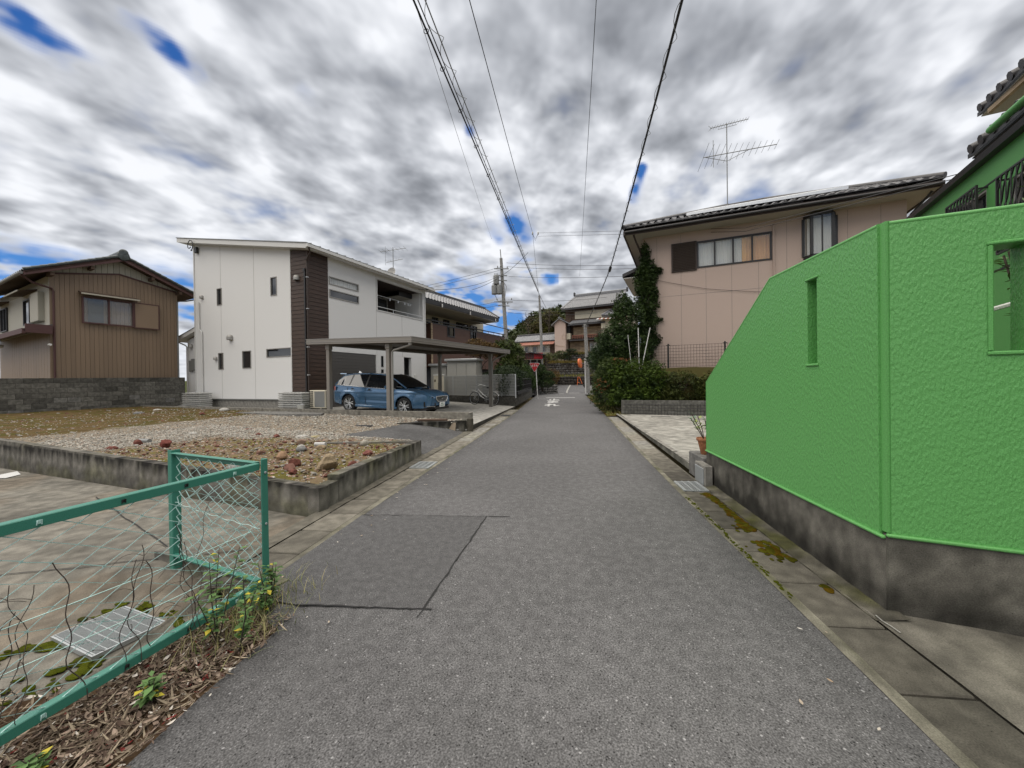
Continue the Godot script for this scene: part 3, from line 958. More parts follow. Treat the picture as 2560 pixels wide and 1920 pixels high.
	swarm("rubble", sm, M.rock, pl, ti)
	# the flat slab of old concrete lying in the gravel at the back
	off = Vector3(-9.2, 0.43, -6.35)
	b = mb()
	b.prism([Vector2(-2.2, -0.28), Vector2(0.6, -0.5), Vector2(1.9, -0.05), Vector2(1.5, 0.42), Vector2(-0.5, 0.50), Vector2(-1.9, 0.25)], 0.0, 0.07, Transform3D(Basis(Vector3.RIGHT, -PI / 2), off))
	solo("slab", b, M.block, LF, off, "flat dark concrete slab lying in the gravel near the carport", "slab")

# a plate with rectangular openings: outline counter-clockwise in x and y of the frame, z forward
func pierced(b: MB, outline: Array, holes: Array, z0: float, z1: float, fr := Transform3D(), back := true) -> void:
	var pk := PackedVector2Array(outline)
	var xs := []
	var lo := pk[0]
	var hi := pk[0]
	for p in pk:
		lo = lo.min(p); hi = hi.max(p)
	xs.append(lo.x); xs.append(hi.x)
	for h in holes:
		for x in [h.position.x, h.end.x]:
			if not xs.has(x) and x > lo.x and x < hi.x: xs.append(x)
	xs.sort()
	for i in xs.size() - 1:
		var xa: float = xs[i]
		var xb: float = xs[i + 1]
		var cuts := []
		for h in holes:
			if h.position.x < xb - 0.0001 and h.end.x > xa + 0.0001: cuts.append(h)
		cuts.sort_custom(func(p, q): return p.position.y < q.position.y)
		var y: float = lo.y
		var spans := []
		for h in cuts:
			spans.append([y, h.position.y]); y = h.end.y
		spans.append([y, hi.y])
		for s in spans:
			if s[1] - s[0] < 0.0005: continue
			var cell := PackedVector2Array([Vector2(xa, s[0]), Vector2(xb, s[0]), Vector2(xb, s[1]), Vector2(xa, s[1])])
			for pg in Geometry2D.intersect_polygons(pk, cell):
				var tr := Geometry2D.triangulate_polygon(pg)
				for k in range(0, tr.size(), 3):
					var a: Vector2 = pg[tr[k]]; var d: Vector2 = pg[tr[k + 1]]; var e: Vector2 = pg[tr[k + 2]]
					if (d - a).cross(e - a) < 0:
						var w := d; d = e; e = w
					b.t3(fr * Vector3(a.x, a.y, z1), fr * Vector3(d.x, d.y, z1), fr * Vector3(e.x, e.y, z1))
					if back: b.t3(fr * Vector3(a.x, a.y, z0), fr * Vector3(e.x, e.y, z0), fr * Vector3(d.x, d.y, z0))
	for i in pk.size():
		var a := pk[i]; var d := pk[(i + 1) % pk.size()]
		b.q(fr * Vector3(a.x, a.y, z0), fr * Vector3(d.x, d.y, z0), fr * Vector3(d.x, d.y, z1), fr * Vector3(a.x, a.y, z1))
	for h in holes:
		var c := [Vector2(h.position.x, h.position.y), Vector2(h.end.x, h.position.y), Vector2(h.end.x, h.end.y), Vector2(h.position.x, h.end.y)]
		for i in 4:
			var a: Vector2 = c[i]; var d: Vector2 = c[(i + 1) % 4]
			b.q(fr * Vector3(d.x, d.y, z0), fr * Vector3(a.x, a.y, z0), fr * Vector3(a.x, a.y, z1), fr * Vector3(d.x, d.y, z1))

func face(org: Vector3, to: Vector3) -> Transform3D:   # x runs from org towards to, z looks out of the wall
	var x := Vector3(to.x - org.x, 0, to.z - org.z).normalized()
	return Transform3D(Basis(x, Vector3.UP, x.cross(Vector3.UP)), org)

func rc(x0: float, y0: float, x1: float, y1: float) -> Rect2: return Rect2(x0, y0, x1 - x0, y1 - y0)

func frame_bars(b: MB, r: Rect2, w: float, z0: float, z1: float, fr := Transform3D(), muntins := []) -> void:   # a window frame: four bars, and uprights at the given x
	var c := [[r.position.x, r.position.y, r.end.x, r.position.y + w], [r.position.x, r.end.y - w, r.end.x, r.end.y], [r.position.x, r.position.y + w, r.position.x + w, r.end.y - w], [r.end.x - w, r.position.y + w, r.end.x, r.end.y - w]]
	for m in muntins: c.append([m - w * 0.5, r.position.y + w, m + w * 0.5, r.end.y - w])
	for k in c: b.box(fr * Vector3((k[0] + k[2]) / 2, (k[1] + k[3]) / 2, (z0 + z1) / 2), Vector3(k[2] - k[0], k[3] - k[1], z1 - z0), fr.basis)

# a window as part of a building: frame, pane, and what stands behind the pane
func window(o: Node3D, r: Rect2, z: float, fr: Transform3D, fm: Material, w := 0.04, muntins := [], behind: Material = null, called := "window", deep := 0.10) -> Node3D:
	var b := mb()
	frame_bars(b, r, w, z - 0.02, z + 0.05, fr, muntins)
	var win := part(called, b, fm, o)
	var inner := r.grow(-w)
	b = mb()
	b.q(fr * Vector3(inner.position.x, inner.position.y, z), fr * Vector3(inner.end.x, inner.position.y, z), fr * Vector3(inner.end.x, inner.end.y, z), fr * Vector3(inner.position.x, inner.end.y, z))
	part("pane", b, M.pane if behind else M.dark_pane, win)
	if behind:
		b = mb()
		var n := maxi(int(inner.size.x / 0.035), 4)
		b.grid(n, 1, func(s: float, t: float) -> Vector3: return fr * Vector3(inner.position.x + inner.size.x * s, inner.position.y + inner.size.y * t, z - deep + 0.022 * sin(s * n * 1.9) + 0.012 * sin(s * n * 0.7)))
		part("curtain", b, behind, win)
	return win

func build_right() -> void:
	off = Vector3.ZERO
	# apron between gutter and green wall, in front of the corner
	var b := mb()
	b.grid(40, 40, func(s: float, t: float) -> Vector3:
		var z := lerpf(3.5, -2.90, t)
		var x := lerpf(1.885, 7.0, s * s)
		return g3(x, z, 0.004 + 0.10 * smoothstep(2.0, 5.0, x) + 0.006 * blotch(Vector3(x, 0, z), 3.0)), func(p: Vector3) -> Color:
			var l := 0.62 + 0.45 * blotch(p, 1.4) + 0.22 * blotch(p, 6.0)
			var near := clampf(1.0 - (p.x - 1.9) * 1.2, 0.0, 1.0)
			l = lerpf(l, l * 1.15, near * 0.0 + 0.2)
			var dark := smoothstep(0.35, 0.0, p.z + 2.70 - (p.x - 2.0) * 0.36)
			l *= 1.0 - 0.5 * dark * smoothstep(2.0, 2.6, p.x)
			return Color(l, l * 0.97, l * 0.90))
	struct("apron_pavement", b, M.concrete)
	b = mb()   # a broken pale edge of mortar along the gutter
	var last := Vector2(1.900, 0.6)
	for i in 60:
		var z := 0.6 - i * 0.055
		var p := Vector2(1.905 + 0.008 * sin(i * 1.7), z)
		var wd := 0.004 + 0.008 * absf(blotch(Vector3(z * 3.0, 0, 0), 2.0))
		if blotch(Vector3(z, 3, 0), 2.4) > 0.12: b.q(g3(last.x - wd, last.y, 0.012), g3(last.x + wd, last.y, 0.012), g3(p.x + wd, p.y, 0.012), g3(p.x - wd, p.y, 0.012))
		last = p
	struct("mortar_edge", b, M.pale_concrete)
	# strip of concrete at the foot of the green wall, with moss
	b = mb()
	b.grid(4, 60, func(s: float, t: float) -> Vector3:
		var z := lerpf(-2.60, -5.95, t)
		return g3(lerpf(lane_right(z) + 0.375, 2.06, s), z, 0.002 + 0.008 * blotch(Vector3(s, 0, z), 6.0) + 0.02 * s), func(p: Vector3) -> Color:
			var l := 0.42 + 0.4 * blotch(p, 5.0)
			return Color(l, l * 0.97, l * 0.85).lerp(Color(0.22, 0.24, 0.05), clampf(0.2 + blotch(p, 2.0) * 1.5, 0, 0.8)))
	struct("wall_foot_pavement", b, M.concrete)
	# moss cushions on the gutter lids
	var mm := stone_mesh(402, 1.0, 0.22)
	var pl := []
	var ti := []
	for i in 420:
		var z := lerpf(-2.9, -5.2, pow(rng.randf(), 0.8))
		var x := lane_right(z) + 0.34 - absf(rng.randfn(0, 0.055)) * (1.0 + 0.5 * sin(z * 3.0))
		if blotch(Vector3(z, 5, 0), 0.9) < -0.12: continue
		var r := rng.randf_range(0.014, 0.05)
		pl.append(Transform3D(Basis(Vector3.UP, rng.randf() * 6.0).scaled(Vector3(r * 1.4, r, r * 2.0)), g3(x, z, 0.006)))
		var l := rng.randf_range(0.5, 1.0)
		ti.append(Color(l * 1.2, l, l * 0.7) if rng.randf() < 0.6 else Color(l * 1.4, l * 0.75, l * 0.5))
	for i in 160:   # along the asphalt edge too
		var z := rng.randf_range(-2.8, -5.0)
		var r := rng.randf_range(0.008, 0.022)
		pl.append(Transform3D(Basis().scaled(Vector3(r, r * 0.8, r * 2.4)), g3(lane_right(z) + 0.02 + rng.randfn(0, 0.010), z, 0.008)))
		ti.append(Color(0.8, 0.8, 0.5))
	swarm("moss", mm, M.moss, pl, ti)
	# the paved parking place behind the green wall, with its raised edge
	b = mb()
	b.grid(60, 60, func(s: float, t: float) -> Vector3:
		var f := Vector2(lerpf(2.03, 2.20, t), lerpf(-5.95, -15.0, t))
		var e := Vector2(13.0, lerpf(-3.5, -12.2, t))
		var p := f.lerp(e, s * s)
		return g3(p.x, p.y, 0.085), func(p: Vector3) -> Color:
			var l := 0.80 + 0.30 * blotch(p, 0.7) + 0.28 * wob.get_noise_2d(p.x * 1.2, p.z * 6.0) + 0.14 * blotch(p, 5.0)
			return Color(l, l * 0.985, l * 0.95))
	b.grid(60, 2, func(s: float, t: float) -> Vector3: return g3(lerpf(2.20, 2.03, s), lerpf(-15.0, -5.95, s), -0.02 + 0.105 * t).lerp(g3(lerpf(2.20, 2.03, s), lerpf(-15.0, -5.95, s), 0.085), 0.0), func(p: Vector3) -> Color:
		var l := 0.45 + 0.35 * blotch(p, 4.0)
		return Color(l, l, l * 0.9))
	struct("parking_pavement", b, M.pale_concrete)
	b = mb()
	for k in 7:
		var z := -6.3 - k * 1.25
		sheet(b, [Vector2(2.05, z), Vector2(2.14, z), Vector2(2.14, z - 1.2), Vector2(2.05, z - 1.2)], 0.096)
	struct("parking_kerb", b, M.concrete)
	b = mb()
	b.box(g3(3.4, -13.9, 0.088), Vector3(0.62, 0.008, 0.12))
	struct("parking_drain", b, M.near_black)
	# grassy verge on the right, beyond the parking place
	b = mb()
	b.grid(8, 60, func(s: float, t: float) -> Vector3:
		var z := lerpf(-14.75, -29.5, t)
		return g3(lerpf(lane_right(z) - 0.03, 2.55, s), z, 0.02 + 0.12 * s * (0.7 + 0.6 * blotch(Vector3(s, 0, z), 2.5))), func(p: Vector3) -> Color:
			return Color(0.55, 0.42, 0.22).lerp(Color(0.34, 0.42, 0.10), smoothstep(-0.15, 0.25, blotch(p, 1.2) + 0.2 * blotch(p, 6.0))) * (0.9 + 0.4 * blotch(p, 8.0)))
	struct("verge_ground", b, M.soil)
	build_green_wall()
	build_planter()

func build_green_wall() -> void:
	var K := g3(2.0, -2.70)
	var F := g3(2.03, -5.80)
	var R := K + Vector3(0.939, 0, 0.343) * 2.3
	var o := thing("green_wall", "bright green rough-plastered garden wall with sloping end on a dark concrete base", "wall", K)
	var fl := face(F, K)      # the face towards the lane: x from the far end to the corner
	fl.origin.y = 0
	var L := 3.10
	var zoff := 2.70
	# left face: x measured from the far end; slit at z -3.34 to -3.45
	var b := mb()
	pierced(b, [Vector2(0, 0.50), Vector2(L - 0.045, 0.50), Vector2(L - 0.045, 2.445), Vector2(1.75, 2.45), Vector2(0.02, 1.46)], [rc(2.335, 1.61, 2.455, 2.28)], -0.15, 0.0, fl)
	part("lane_face", b, M.green_wall, o)
	b = mb()
	for k in [[2.315, 1.590, 2.475, 1.61], [2.315, 2.28, 2.475, 2.297]]:
		b.cb(fl * Vector3((k[0] + k[2]) / 2, (k[1] + k[3]) / 2, 0.004), Vector3(k[2] - k[0], k[3] - k[1], 0.016), 0.006, fl.basis)
	part("slit_surround", b, M.green_smooth, o)
	# a rounded coping that follows the outline
	b = mb()
	var cop := []
	for p in [Vector2(0.02, 0.52), Vector2(0.022, 1.45), Vector2(1.75, 2.455), Vector2(L - 0.05, 2.450)]: cop.append(fl * Vector3(p.x, p.y, -0.012))
	b.tube(cop, 0.016, 8)
	part("edge_bead", b, M.green_smooth, o)
	# right face
	var fr := face(K, R)
	fr.origin.y = 0
	b = mb()
	pierced(b, [Vector2(0.03, 0.52), Vector2(2.3, 0.52), Vector2(2.3, 2.40), Vector2(0.03, 2.44)], [rc(0.47, 1.635, 0.605, 2.235)], -0.15, 0.0, fr)
	part("corner_face", b, M.green_wall, o)
	b = mb()
	for k in [[0.445, 1.612, 0.63, 1.635], [0.445, 2.235, 0.63, 2.255], [0.448, 1.635, 0.47, 2.235]]:
		b.cb(fr * Vector3((k[0] + k[2]) / 2, (k[1] + k[3]) / 2, 0.004), Vector3(k[2] - k[0], k[3] - k[1], 0.016), 0.006, fr.basis)
	part("opening_surround", b, M.green_smooth, o)
	b = mb()
	b.tube([fr * Vector3(0.03, 2.445, -0.012), fr * Vector3(2.3, 2.405, -0.012)], 0.016, 8)
	part("edge_bead", b, M.green_smooth, o)
	# the groove down the corner and the lip under the plaster
	b = mb()
	b.hexa([K + Vector3(0, 0.50, 0.0) + fl.basis * Vector3(-0.05, 0, -0.012), K + Vector3(0, 0.50, 0) + fl.basis * Vector3(0.0, 0, -0.012), K + Vector3(0, 0.50, 0) + fr.basis * Vector3(0.04, 0, -0.010), K + Vector3(0, 0.50, 0) + fr.basis * Vector3(0.04, 0, -0.13),
		K + Vector3(0, 2.435, 0) + fl.basis * Vector3(-0.05, 0, -0.012), K + Vector3(0, 2.435, 0) + fl.basis * Vector3(0.0, 0, -0.012), K + Vector3(0, 2.435, 0) + fr.basis * Vector3(0.04, 0, -0.010), K + Vector3(0, 2.435, 0) + fr.basis * Vector3(0.04, 0, -0.13)])
	part("corner_groove", b, M.green_smooth, o)
	b = mb()
	b.bar(fl * Vector3(0, 0.497, 0.004), fl * Vector3(L, 0.497, 0.004), 0.028, 0.022, 0.007)
	b.bar(fr * Vector3(0.004, 0.513, 0.004), fr * Vector3(2.3, 0.513, 0.004), 0.028, 0.022, 0.007)
	part("plaster_lip", b, M.green_smooth, o)
	# the concrete base
	b = mb()
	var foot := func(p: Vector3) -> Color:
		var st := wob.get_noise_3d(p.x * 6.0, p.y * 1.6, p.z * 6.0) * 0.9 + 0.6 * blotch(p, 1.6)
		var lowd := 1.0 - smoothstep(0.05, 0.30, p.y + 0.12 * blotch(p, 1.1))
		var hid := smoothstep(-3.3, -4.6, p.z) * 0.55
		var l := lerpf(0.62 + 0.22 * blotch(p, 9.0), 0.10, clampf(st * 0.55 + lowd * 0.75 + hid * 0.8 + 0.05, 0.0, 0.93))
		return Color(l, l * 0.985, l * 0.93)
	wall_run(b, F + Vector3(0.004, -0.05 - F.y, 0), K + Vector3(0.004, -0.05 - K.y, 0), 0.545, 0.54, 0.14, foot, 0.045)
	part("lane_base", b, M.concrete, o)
	b = mb()
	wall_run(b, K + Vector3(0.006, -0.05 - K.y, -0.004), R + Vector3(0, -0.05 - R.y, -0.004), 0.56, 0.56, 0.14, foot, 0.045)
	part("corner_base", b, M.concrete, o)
	# handrail behind the opening
	o = thing("handrail", "white and steel stair handrail glimpsed through the opening in the green wall", "handrail", Vector3(3.36, 0.3, -3.30))
	b = mb()
	b.tube([Vector3(3.36, 0.3, -3.30), Vector3(3.36, 2.30, -3.30), Vector3(3.38, 2.36, -3.32)], 0.034, 12)
	part("post", b, M.silver, o)
	b = mb()
	b.tube([Vector3(3.05, 0.3, -3.28), Vector3(3.05, 2.16, -3.28)], 0.022, 10)
	part("post", b, M.gray_metal, o)
	b = mb()
	b.bar(Vector3(2.7, 1.86, -3.22), Vector3(3.4, 2.05, -3.30), 0.03, 0.03, 0.006)
	part("rail", b, M.white_trim, o)
	b = mb()
	b.bar(Vector3(2.7, 1.30, -3.22), Vector3(3.4, 1.70, -3.30), 0.03, 0.03, 0.006)
	part("rail", b, M.white_trim, o)
	# the raised step with its steel front, and the pot on it
	off = g3(2.20, -6.2, 0.0)
	b = mb()
	b.cb(g3(2.22, -6.18, 0.13), Vector3(0.42, 0.36, 0.62), 0.012)
	solo("step_block", b, M.block, Transform3D(), off, "grey concrete step block behind the end of the green wall", "block")
	o = thing("meter_box", "small grey box with a steel front against the end of the green wall base", "box", g3(1.96, -5.70))
	b = mb()
	b.cb(g3(1.965, -5.72, 0.115), Vector3(0.10, 0.31, 0.40), 0.008)
	part("housing", b, M.concrete, o)
	b = mb()
	b.cb(g3(1.908, -5.72, 0.11), Vector3(0.012, 0.24, 0.32), 0.004)
	part("front_plate", b, M.steel, o)
	o = thing("potted_plant", "terracotta pot with a leggy grey-green plant at the end of the green wall", "plant", g3(2.17, -6.18, 0.31))
	var pc := g3(2.165, -6.18, 0.31)
	b = mb()
	b.lathe([Vector2(0.0, 0.0), Vector2(0.075, 0.0), Vector2(0.118, 0.20), Vector2(0.135, 0.205), Vector2(0.137, 0.245), Vector2(0.12, 0.245), Vector2(0.11, 0.215), Vector2(0.0, 0.21)], pc, 20)
	part("pot", b, M.terracotta, o)
	var lf := MB.new()
	lf.off = off
	var lg := MB.new()
	lg.off = off
	var st := mb()
	for k in 6:
		var d := Vector3(rng.randf_range(-1, 1), 0, rng.randf_range(-0.8, 0.8))
		var top := pc + Vector3(0, 0.22, 0) + d * 0.16 + Vector3(-0.10 if k < 2 else 0.0, rng.randf_range(0.20, 0.40) + (0.10 if k == 0 else 0.0), 0)
		var base := pc + Vector3(d.x * 0.04, 0.21, d.z * 0.04)
		st.tube([base, base.lerp(top, 0.5) + Vector3(0.02, -0.02, 0), top], 0.006, 5)
		st.col = Color(1, 1, 1)
		for i in 22:
			var f := rng.randf_range(0.45, 1.0)
			var at := base.lerp(top, f)
			var w := rng.randf() * TAU
			var dir := Vector3(cos(w), rng.randf_range(-0.1, 0.8), sin(w)).normalized()
			var sd := dir.cross(Vector3.UP).normalized() * 0.011
			var m := lf if k < 3 else lg
			var ln := rng.randf_range(0.045, 0.08) * (1.0 if k < 3 else 1.8)
			m.col = Color(0.13, 0.22, 0.15) * rng.randf_range(0.7, 1.2) if k < 3 else Color(0.28, 0.36, 0.08) * rng.randf_range(0.7, 1.2)
			m.q(at, at + dir * ln * 0.5 + sd, at + dir * ln, at + dir * ln * 0.5 - sd)
	part("stem", st, M.bark, o)
	part("foliage", lf, M.leaf, o, "stuff")
	part("leaf", lg, M.leaf, o, "stuff")

# courses of concrete blocks between two points, each block a part of its own
func block_wall(o: Node3D, a: Vector3, e: Vector3, courses: int, h: float, w: float, thick: float, tone: Callable, m: Material, called := "block") -> void:
	var fr := face(a, e)
	var len := Vector2(e.x - a.x, e.z - a.z).length()
	var rise := (e.y - a.y) / len
	for j in courses:
		var x := -w * 0.5 * (j % 2)
		while x < len - 0.02:
			var x0 := maxf(x, 0.0)
			var x1 := minf(x + w - 0.008, len)
			x += w
			if x1 - x0 < 0.03: continue
			var b := MB.new()
			var ce := fr * Vector3((x0 + x1) / 2, rise * (x0 + x1) / 2 + h * (j + 0.5), -thick / 2 + rng.randf_range(-0.004, 0.004))
			b.col = tone.call(ce, j)
			b.cb(Vector3.ZERO, Vector3(x1 - x0, h - 0.008, thick), 0.006)
			var p := part(called, b, m, o)
			p.transform = Transform3D(fr.basis, ce - off)
			if o.transform.basis != Basis(): p.transform = Transform3D(fr.basis, ce - off)
	var mo := MB.new()
	mo.off = off
	mo.col = Color(0.5, 0.5, 0.48)
	mo.xf = fr
	mo.hexa([Vector3(0.004, 0, -0.012), Vector3(len - 0.004, rise * len, -0.012), Vector3(len - 0.004, rise * len, -thick + 0.012), Vector3(0.004, 0, -thick + 0.012),
		Vector3(0.004, h * courses - 0.012, -0.012), Vector3(len - 0.004, rise * len + h * courses - 0.012, -0.012), Vector3(len - 0.004, rise * len + h * courses - 0.012, -thick + 0.012), Vector3(0.004, h * courses - 0.012, -thick + 0.012)])
	part("mortar", mo, m, o)

func build_planter() -> void:
	var a := g3(2.26, -15.02, 0.03)
	var e := Vector3(9.6, a.y, -12.85)
	var o := thing("planter_wall", "low grey block wall under the shrubs at the back of the parking place", "wall", a)
	block_wall(o, a, e, 3, 0.19, 0.40, 0.12, func(p: Vector3, j: int) -> Color:
		var l := rng.randf_range(0.75, 1.05) * (1.0 - 0.10 * j)
		return Color(l, l * 0.99, l * 0.95), M.block)
	var fr := face(a, e)
	o = thing("mesh_fence", "low black bar fence standing in front of the planter block wall", "fence", fr * Vector3(0.15, 0, 0.10))
	var b := mb()
	for x in 68: b.rod(fr * Vector3(0.15 + x * 0.105, 0.02, 0.10), fr * Vector3(0.15 + x * 0.105, 0.46, 0.10), 0.007, 4)
	part("bars", b, M.black_trim, o, "stuff")
	for y in [0.10, 0.30, 0.42]:
		b = mb()
		b.rod(fr * Vector3(0.1, y, 0.113), fr * Vector3(7.3, y, 0.113), 0.009, 5)
		part("rail", b, M.black_trim, o)
	# the fence on the bank before the pink house
	var q0 := LF * Vector3(2.45, 1.98, -14.35)
	var q1 := LF * Vector3(9.5, 2.02, -14.35)
	fr = face(q0, q1)
	o = thing("mesh_fence", "dark wire mesh fence on top of the bank before the pink house", "fence", q0)
	b = mb()
	for k in 62: b.rod(fr * Vector3(k * 0.11, 0.02, 0), fr * Vector3(k * 0.11, 0.93, 0), 0.0055, 4)
	for k in 8: b.rod(fr * Vector3(0, 0.04 + k * 0.125, 0.009), fr * Vector3(6.75, 0.04 + k * 0.125, 0.009), 0.0055, 4)
	part("wire_mesh", b, M.black_trim, o, "stuff")
	for x in [0.80, 2.88, 4.95]:
		b = mb()
		b.bar(fr * Vector3(x, -0.05, -0.03), fr * Vector3(x, 1.0, -0.03), 0.055, 0.055, 0.008)
		b.box(fr * Vector3(x, 0.93, 0), Vector3(0.16, 0.03, 0.04), fr.basis)
		part("post", b, M.black_trim, o)
	# the bank it stands on
	off = Vector3.ZERO
	b = mb()
	b.xf = LF
	b.grid(30, 8, func(s: float, t: float) -> Vector3:
		var u := lerpf(1.35, 14.0, s)
		return Vector3(u, lerpf(0.55, 1.97, smoothstep(0.25, 0.9, t)) + 0.05 * blotch(Vector3(u, t, 0), 2.0), -lerpf(12.1, 14.3, t)), func(p: Vector3) -> Color: return Color(0.3, 0.32, 0.15))
	b.grid(2, 2, func(s: float, t: float) -> Vector3: return Vector3(lerpf(1.35, 14.0, s), 1.97, -lerpf(14.3, 16.0, t)), func(p: Vector3) -> Color: return Color(0.6, 0.55, 0.45))
	struct("bank_ground", b, M.soil)

func build_green_house() -> void:
	var GH := Transform3D(Basis(Vector3(-0.358, 0, 0.934), Vector3.UP, Vector3(-0.934, 0, -0.358)), Vector3(6.80, 0, -8.53))
	var o := thing("green_house", "green house with dark tiled eaves rising behind the green garden wall", "house", Vector3(0, 0.05, 0), GH)
	var holes := [rc(1.72, 3.30, 2.46, 4.10), rc(3.0, 3.1, 3.9, 4.0)]
	var b := mb()
	pierced(b, [Vector2(-0.1, 0), Vector2(8.6, 0), Vector2(8.6, 4.46), Vector2(-0.1, 4.46)], holes, -0.16, 0.0)
	b.bx(Vector3(-0.1, 0, -6.0), Vector3(0.06, 4.4, -0.17))
	part("wall", b, M.green_siding, o)
	for y in [4.13, 2.9, 1.7]:
		b = mb()
		b.bx(Vector3(-0.1, y - 0.012, 0.001), Vector3(8.6, y + 0.012, 0.005))
		part("joint", b, M.near_black, o)
	var k := 0
	for h in holes:
		var w := window(o, h, -0.06, Transform3D(), M.alu, 0.035, [h.position.x + h.size.x / 2])
		b = mb()   # the wrought lattice before it
		frame_bars(b, h.grow(0.05), 0.022, 0.10, 0.125)
		var n := 9
		for i in n + 6:
			var x0: float = h.position.x - 0.05 + (h.size.x + 0.1) * (i - 5) / float(n)
			var pts := []
			for s in 7:
				var x: float = x0 + 0.075 * s + 0.02 * sin(s * 2.1)
				if x > h.position.x - 0.05 and x < h.end.x + 0.05: pts.append(Vector3(x, h.position.y - 0.04 + s / 6.0 * (h.size.y + 0.08), 0.112))
			if pts.size() > 1: b.tube(pts, 0.010, 5)
		for i in n:
			var x: float = h.position.x + h.size.x * (i + 0.5) / n
			b.rod(Vector3(x, h.position.y - 0.04, 0.120), Vector3(x, h.end.y + 0.04, 0.120), 0.007, 4)
		for c in 4: b.bar(Vector3(h.position.x - 0.03 if c % 2 else h.end.x + 0.03, h.position.y if c < 2 else h.end.y, 0.0), Vector3(h.position.x - 0.03 if c % 2 else h.end.x + 0.03, h.position.y if c < 2 else h.end.y, 0.11), 0.02, 0.02)
		part("lattice", b, M.black_trim, w)
		k += 1
	# lower eave: fascia, gutter edge
	b = mb()
	b.hexa([Vector3(0.05, 4.455, 0.10), Vector3(8.6, 4.455, 0.10), Vector3(8.6, 4.465, -0.8), Vector3(0.05, 4.465, -0.8), Vector3(0.05, 4.53, 0.12), Vector3(8.6, 4.53, 0.12), Vector3(8.6, 4.78, -0.8), Vector3(0.05, 4.78, -0.8)])
	part("roof", b, M.black_trim, o)
	# second wall, set back, and the two roofs above it
	b = mb()
	b.bx(Vector3(1.5, 4.6, -1.5), Vector3(8.6, 6.30, -1.1))
	part("wall", b, M.old_wood, o)
	var roofs := [[1.16, 5.10, -0.33, 0.16, 1.3], [-0.22, 6.38, -1.0, 0.2, 2.4]]
	for r in roofs:
		b = mb()
		var x0: float = r[0]
		var y: float = r[1]
		var z: float = r[2]
		b.hexa([Vector3(x0, y - 0.05, z), Vector3(8.6, y - 0.05, z), Vector3(8.6, y - 0.05 + r[4] * 0.42, z - r[4]), Vector3(x0, y - 0.05 + r[4] * 0.42, z - r[4]), Vector3(x0, y + 0.02, z), Vector3(8.6, y + 0.02, z), Vector3(8.6, y + 0.02 + r[4] * 0.42, z - r[4]), Vector3(x0, y + 0.02 + r[4] * 0.42, z - r[4])])
		var rf := part("roof", b, M.black_trim, o)
		b = mb()
		b.hexa([Vector3(x0 + 0.03, y - 0.075, z - 0.04), Vector3(8.6, y - 0.075, z - 0.04), Vector3(8.6, y - 0.075, z - 0.7), Vector3(x0 + 0.03, y - 0.075, z - 0.7), Vector3(x0 + 0.03, y - 0.055, z - 0.04), Vector3(8.6, y - 0.055, z - 0.04), Vector3(8.6, y - 0.055, z - 0.7), Vector3(x0 + 0.03, y - 0.055, z - 0.7)])
		part("soffit", b, M.soffit if r[0] < 0 else M.black_trim, rf)
		for i in 26:   # the eave tiles
			var tx := x0 + 0.14 + i * 0.285
			if tx > 8.5: break
			var tb := MB.new()
			tb.tube([Vector3(0, 0, 0.03), Vector3(0, 0.02, -0.05), Vector3(0, 0.42 * 1.1 + 0.02, -1.1)], [0.075, 0.085, 0.085], 8)
			var tp := part("eave_tile", tb, M.tile_dark, rf)
			tp.position = Vector3(tx, y + 0.05, z) - off
	b = mb()
	b.tube([Vector3(2.2, 5.0, -0.15), Vector3(3.4, 4.97, -0.15), Vector3(8.0, 4.9, -0.15)], 0.05, 8)
	part("gutter_pipe", b, M.green_siding, o)
	b = mb()
	b.bar(Vector3(0.05, 6.27, -1.05), Vector3(1.4, 6.27, -1.12), 0.06, 0.08)
	part("eave_beam", b, M.tan_board, o)
	# shrub behind the wall
	o = thing("garden_shrub", "spiky light green shrub rising over the top of the green garden wall", "shrub", Vector3(3.95, 0.4, -3.55))
	var lf := mb()
	var st := mb()
	for i in 22:
		var d := Vector3(rng.randf_range(-0.7, 0.7), 1.0, rng.randf_range(-0.7, 0.7)).normalized()
		var base := Vector3(3.95, 0.4, -3.55)
		var top := base + Vector3(d.x * 0.55, rng.randf_range(2.05, 2.75), d.z * 0.55)
		st.tube([base, base.lerp(top, 0.6) + Vector3(0, 0.1, 0), top], 0.008, 5)
		for j in 16:
			var w := rng.randf() * TAU
			var at := base.lerp(top, rng.randf_range(0.72, 1.0))
			var dir := Vector3(cos(w), rng.randf_range(0.0, 1.0), sin(w)).normalized()
			var sd := dir.cross(Vector3.UP).normalized() * 0.012
			lf.col = Color(0.10, 0.17, 0.055) * rng.randf_range(0.6, 1.5)
			var ln := rng.randf_range(0.07, 0.16)
			lf.q(at, at + dir * ln * 0.5 + sd, at + dir * ln - Vector3(0, 0.015, 0), at + dir * ln * 0.5 - sd)
	part("stem", st, M.bark, o)
	part("foliage", lf, M.leaf, o, "stuff")

func yard_y(x: float, z: float) -> float:
	var near := smoothstep(-3.3, -2.75, z + 0.28 * (x + 2.2)) * smoothstep(-6.5, -3.4, x)
	return -0.035 - 0.105 * near - 0.004 * clampf(-2.7 - x, 0.0, 8.0)

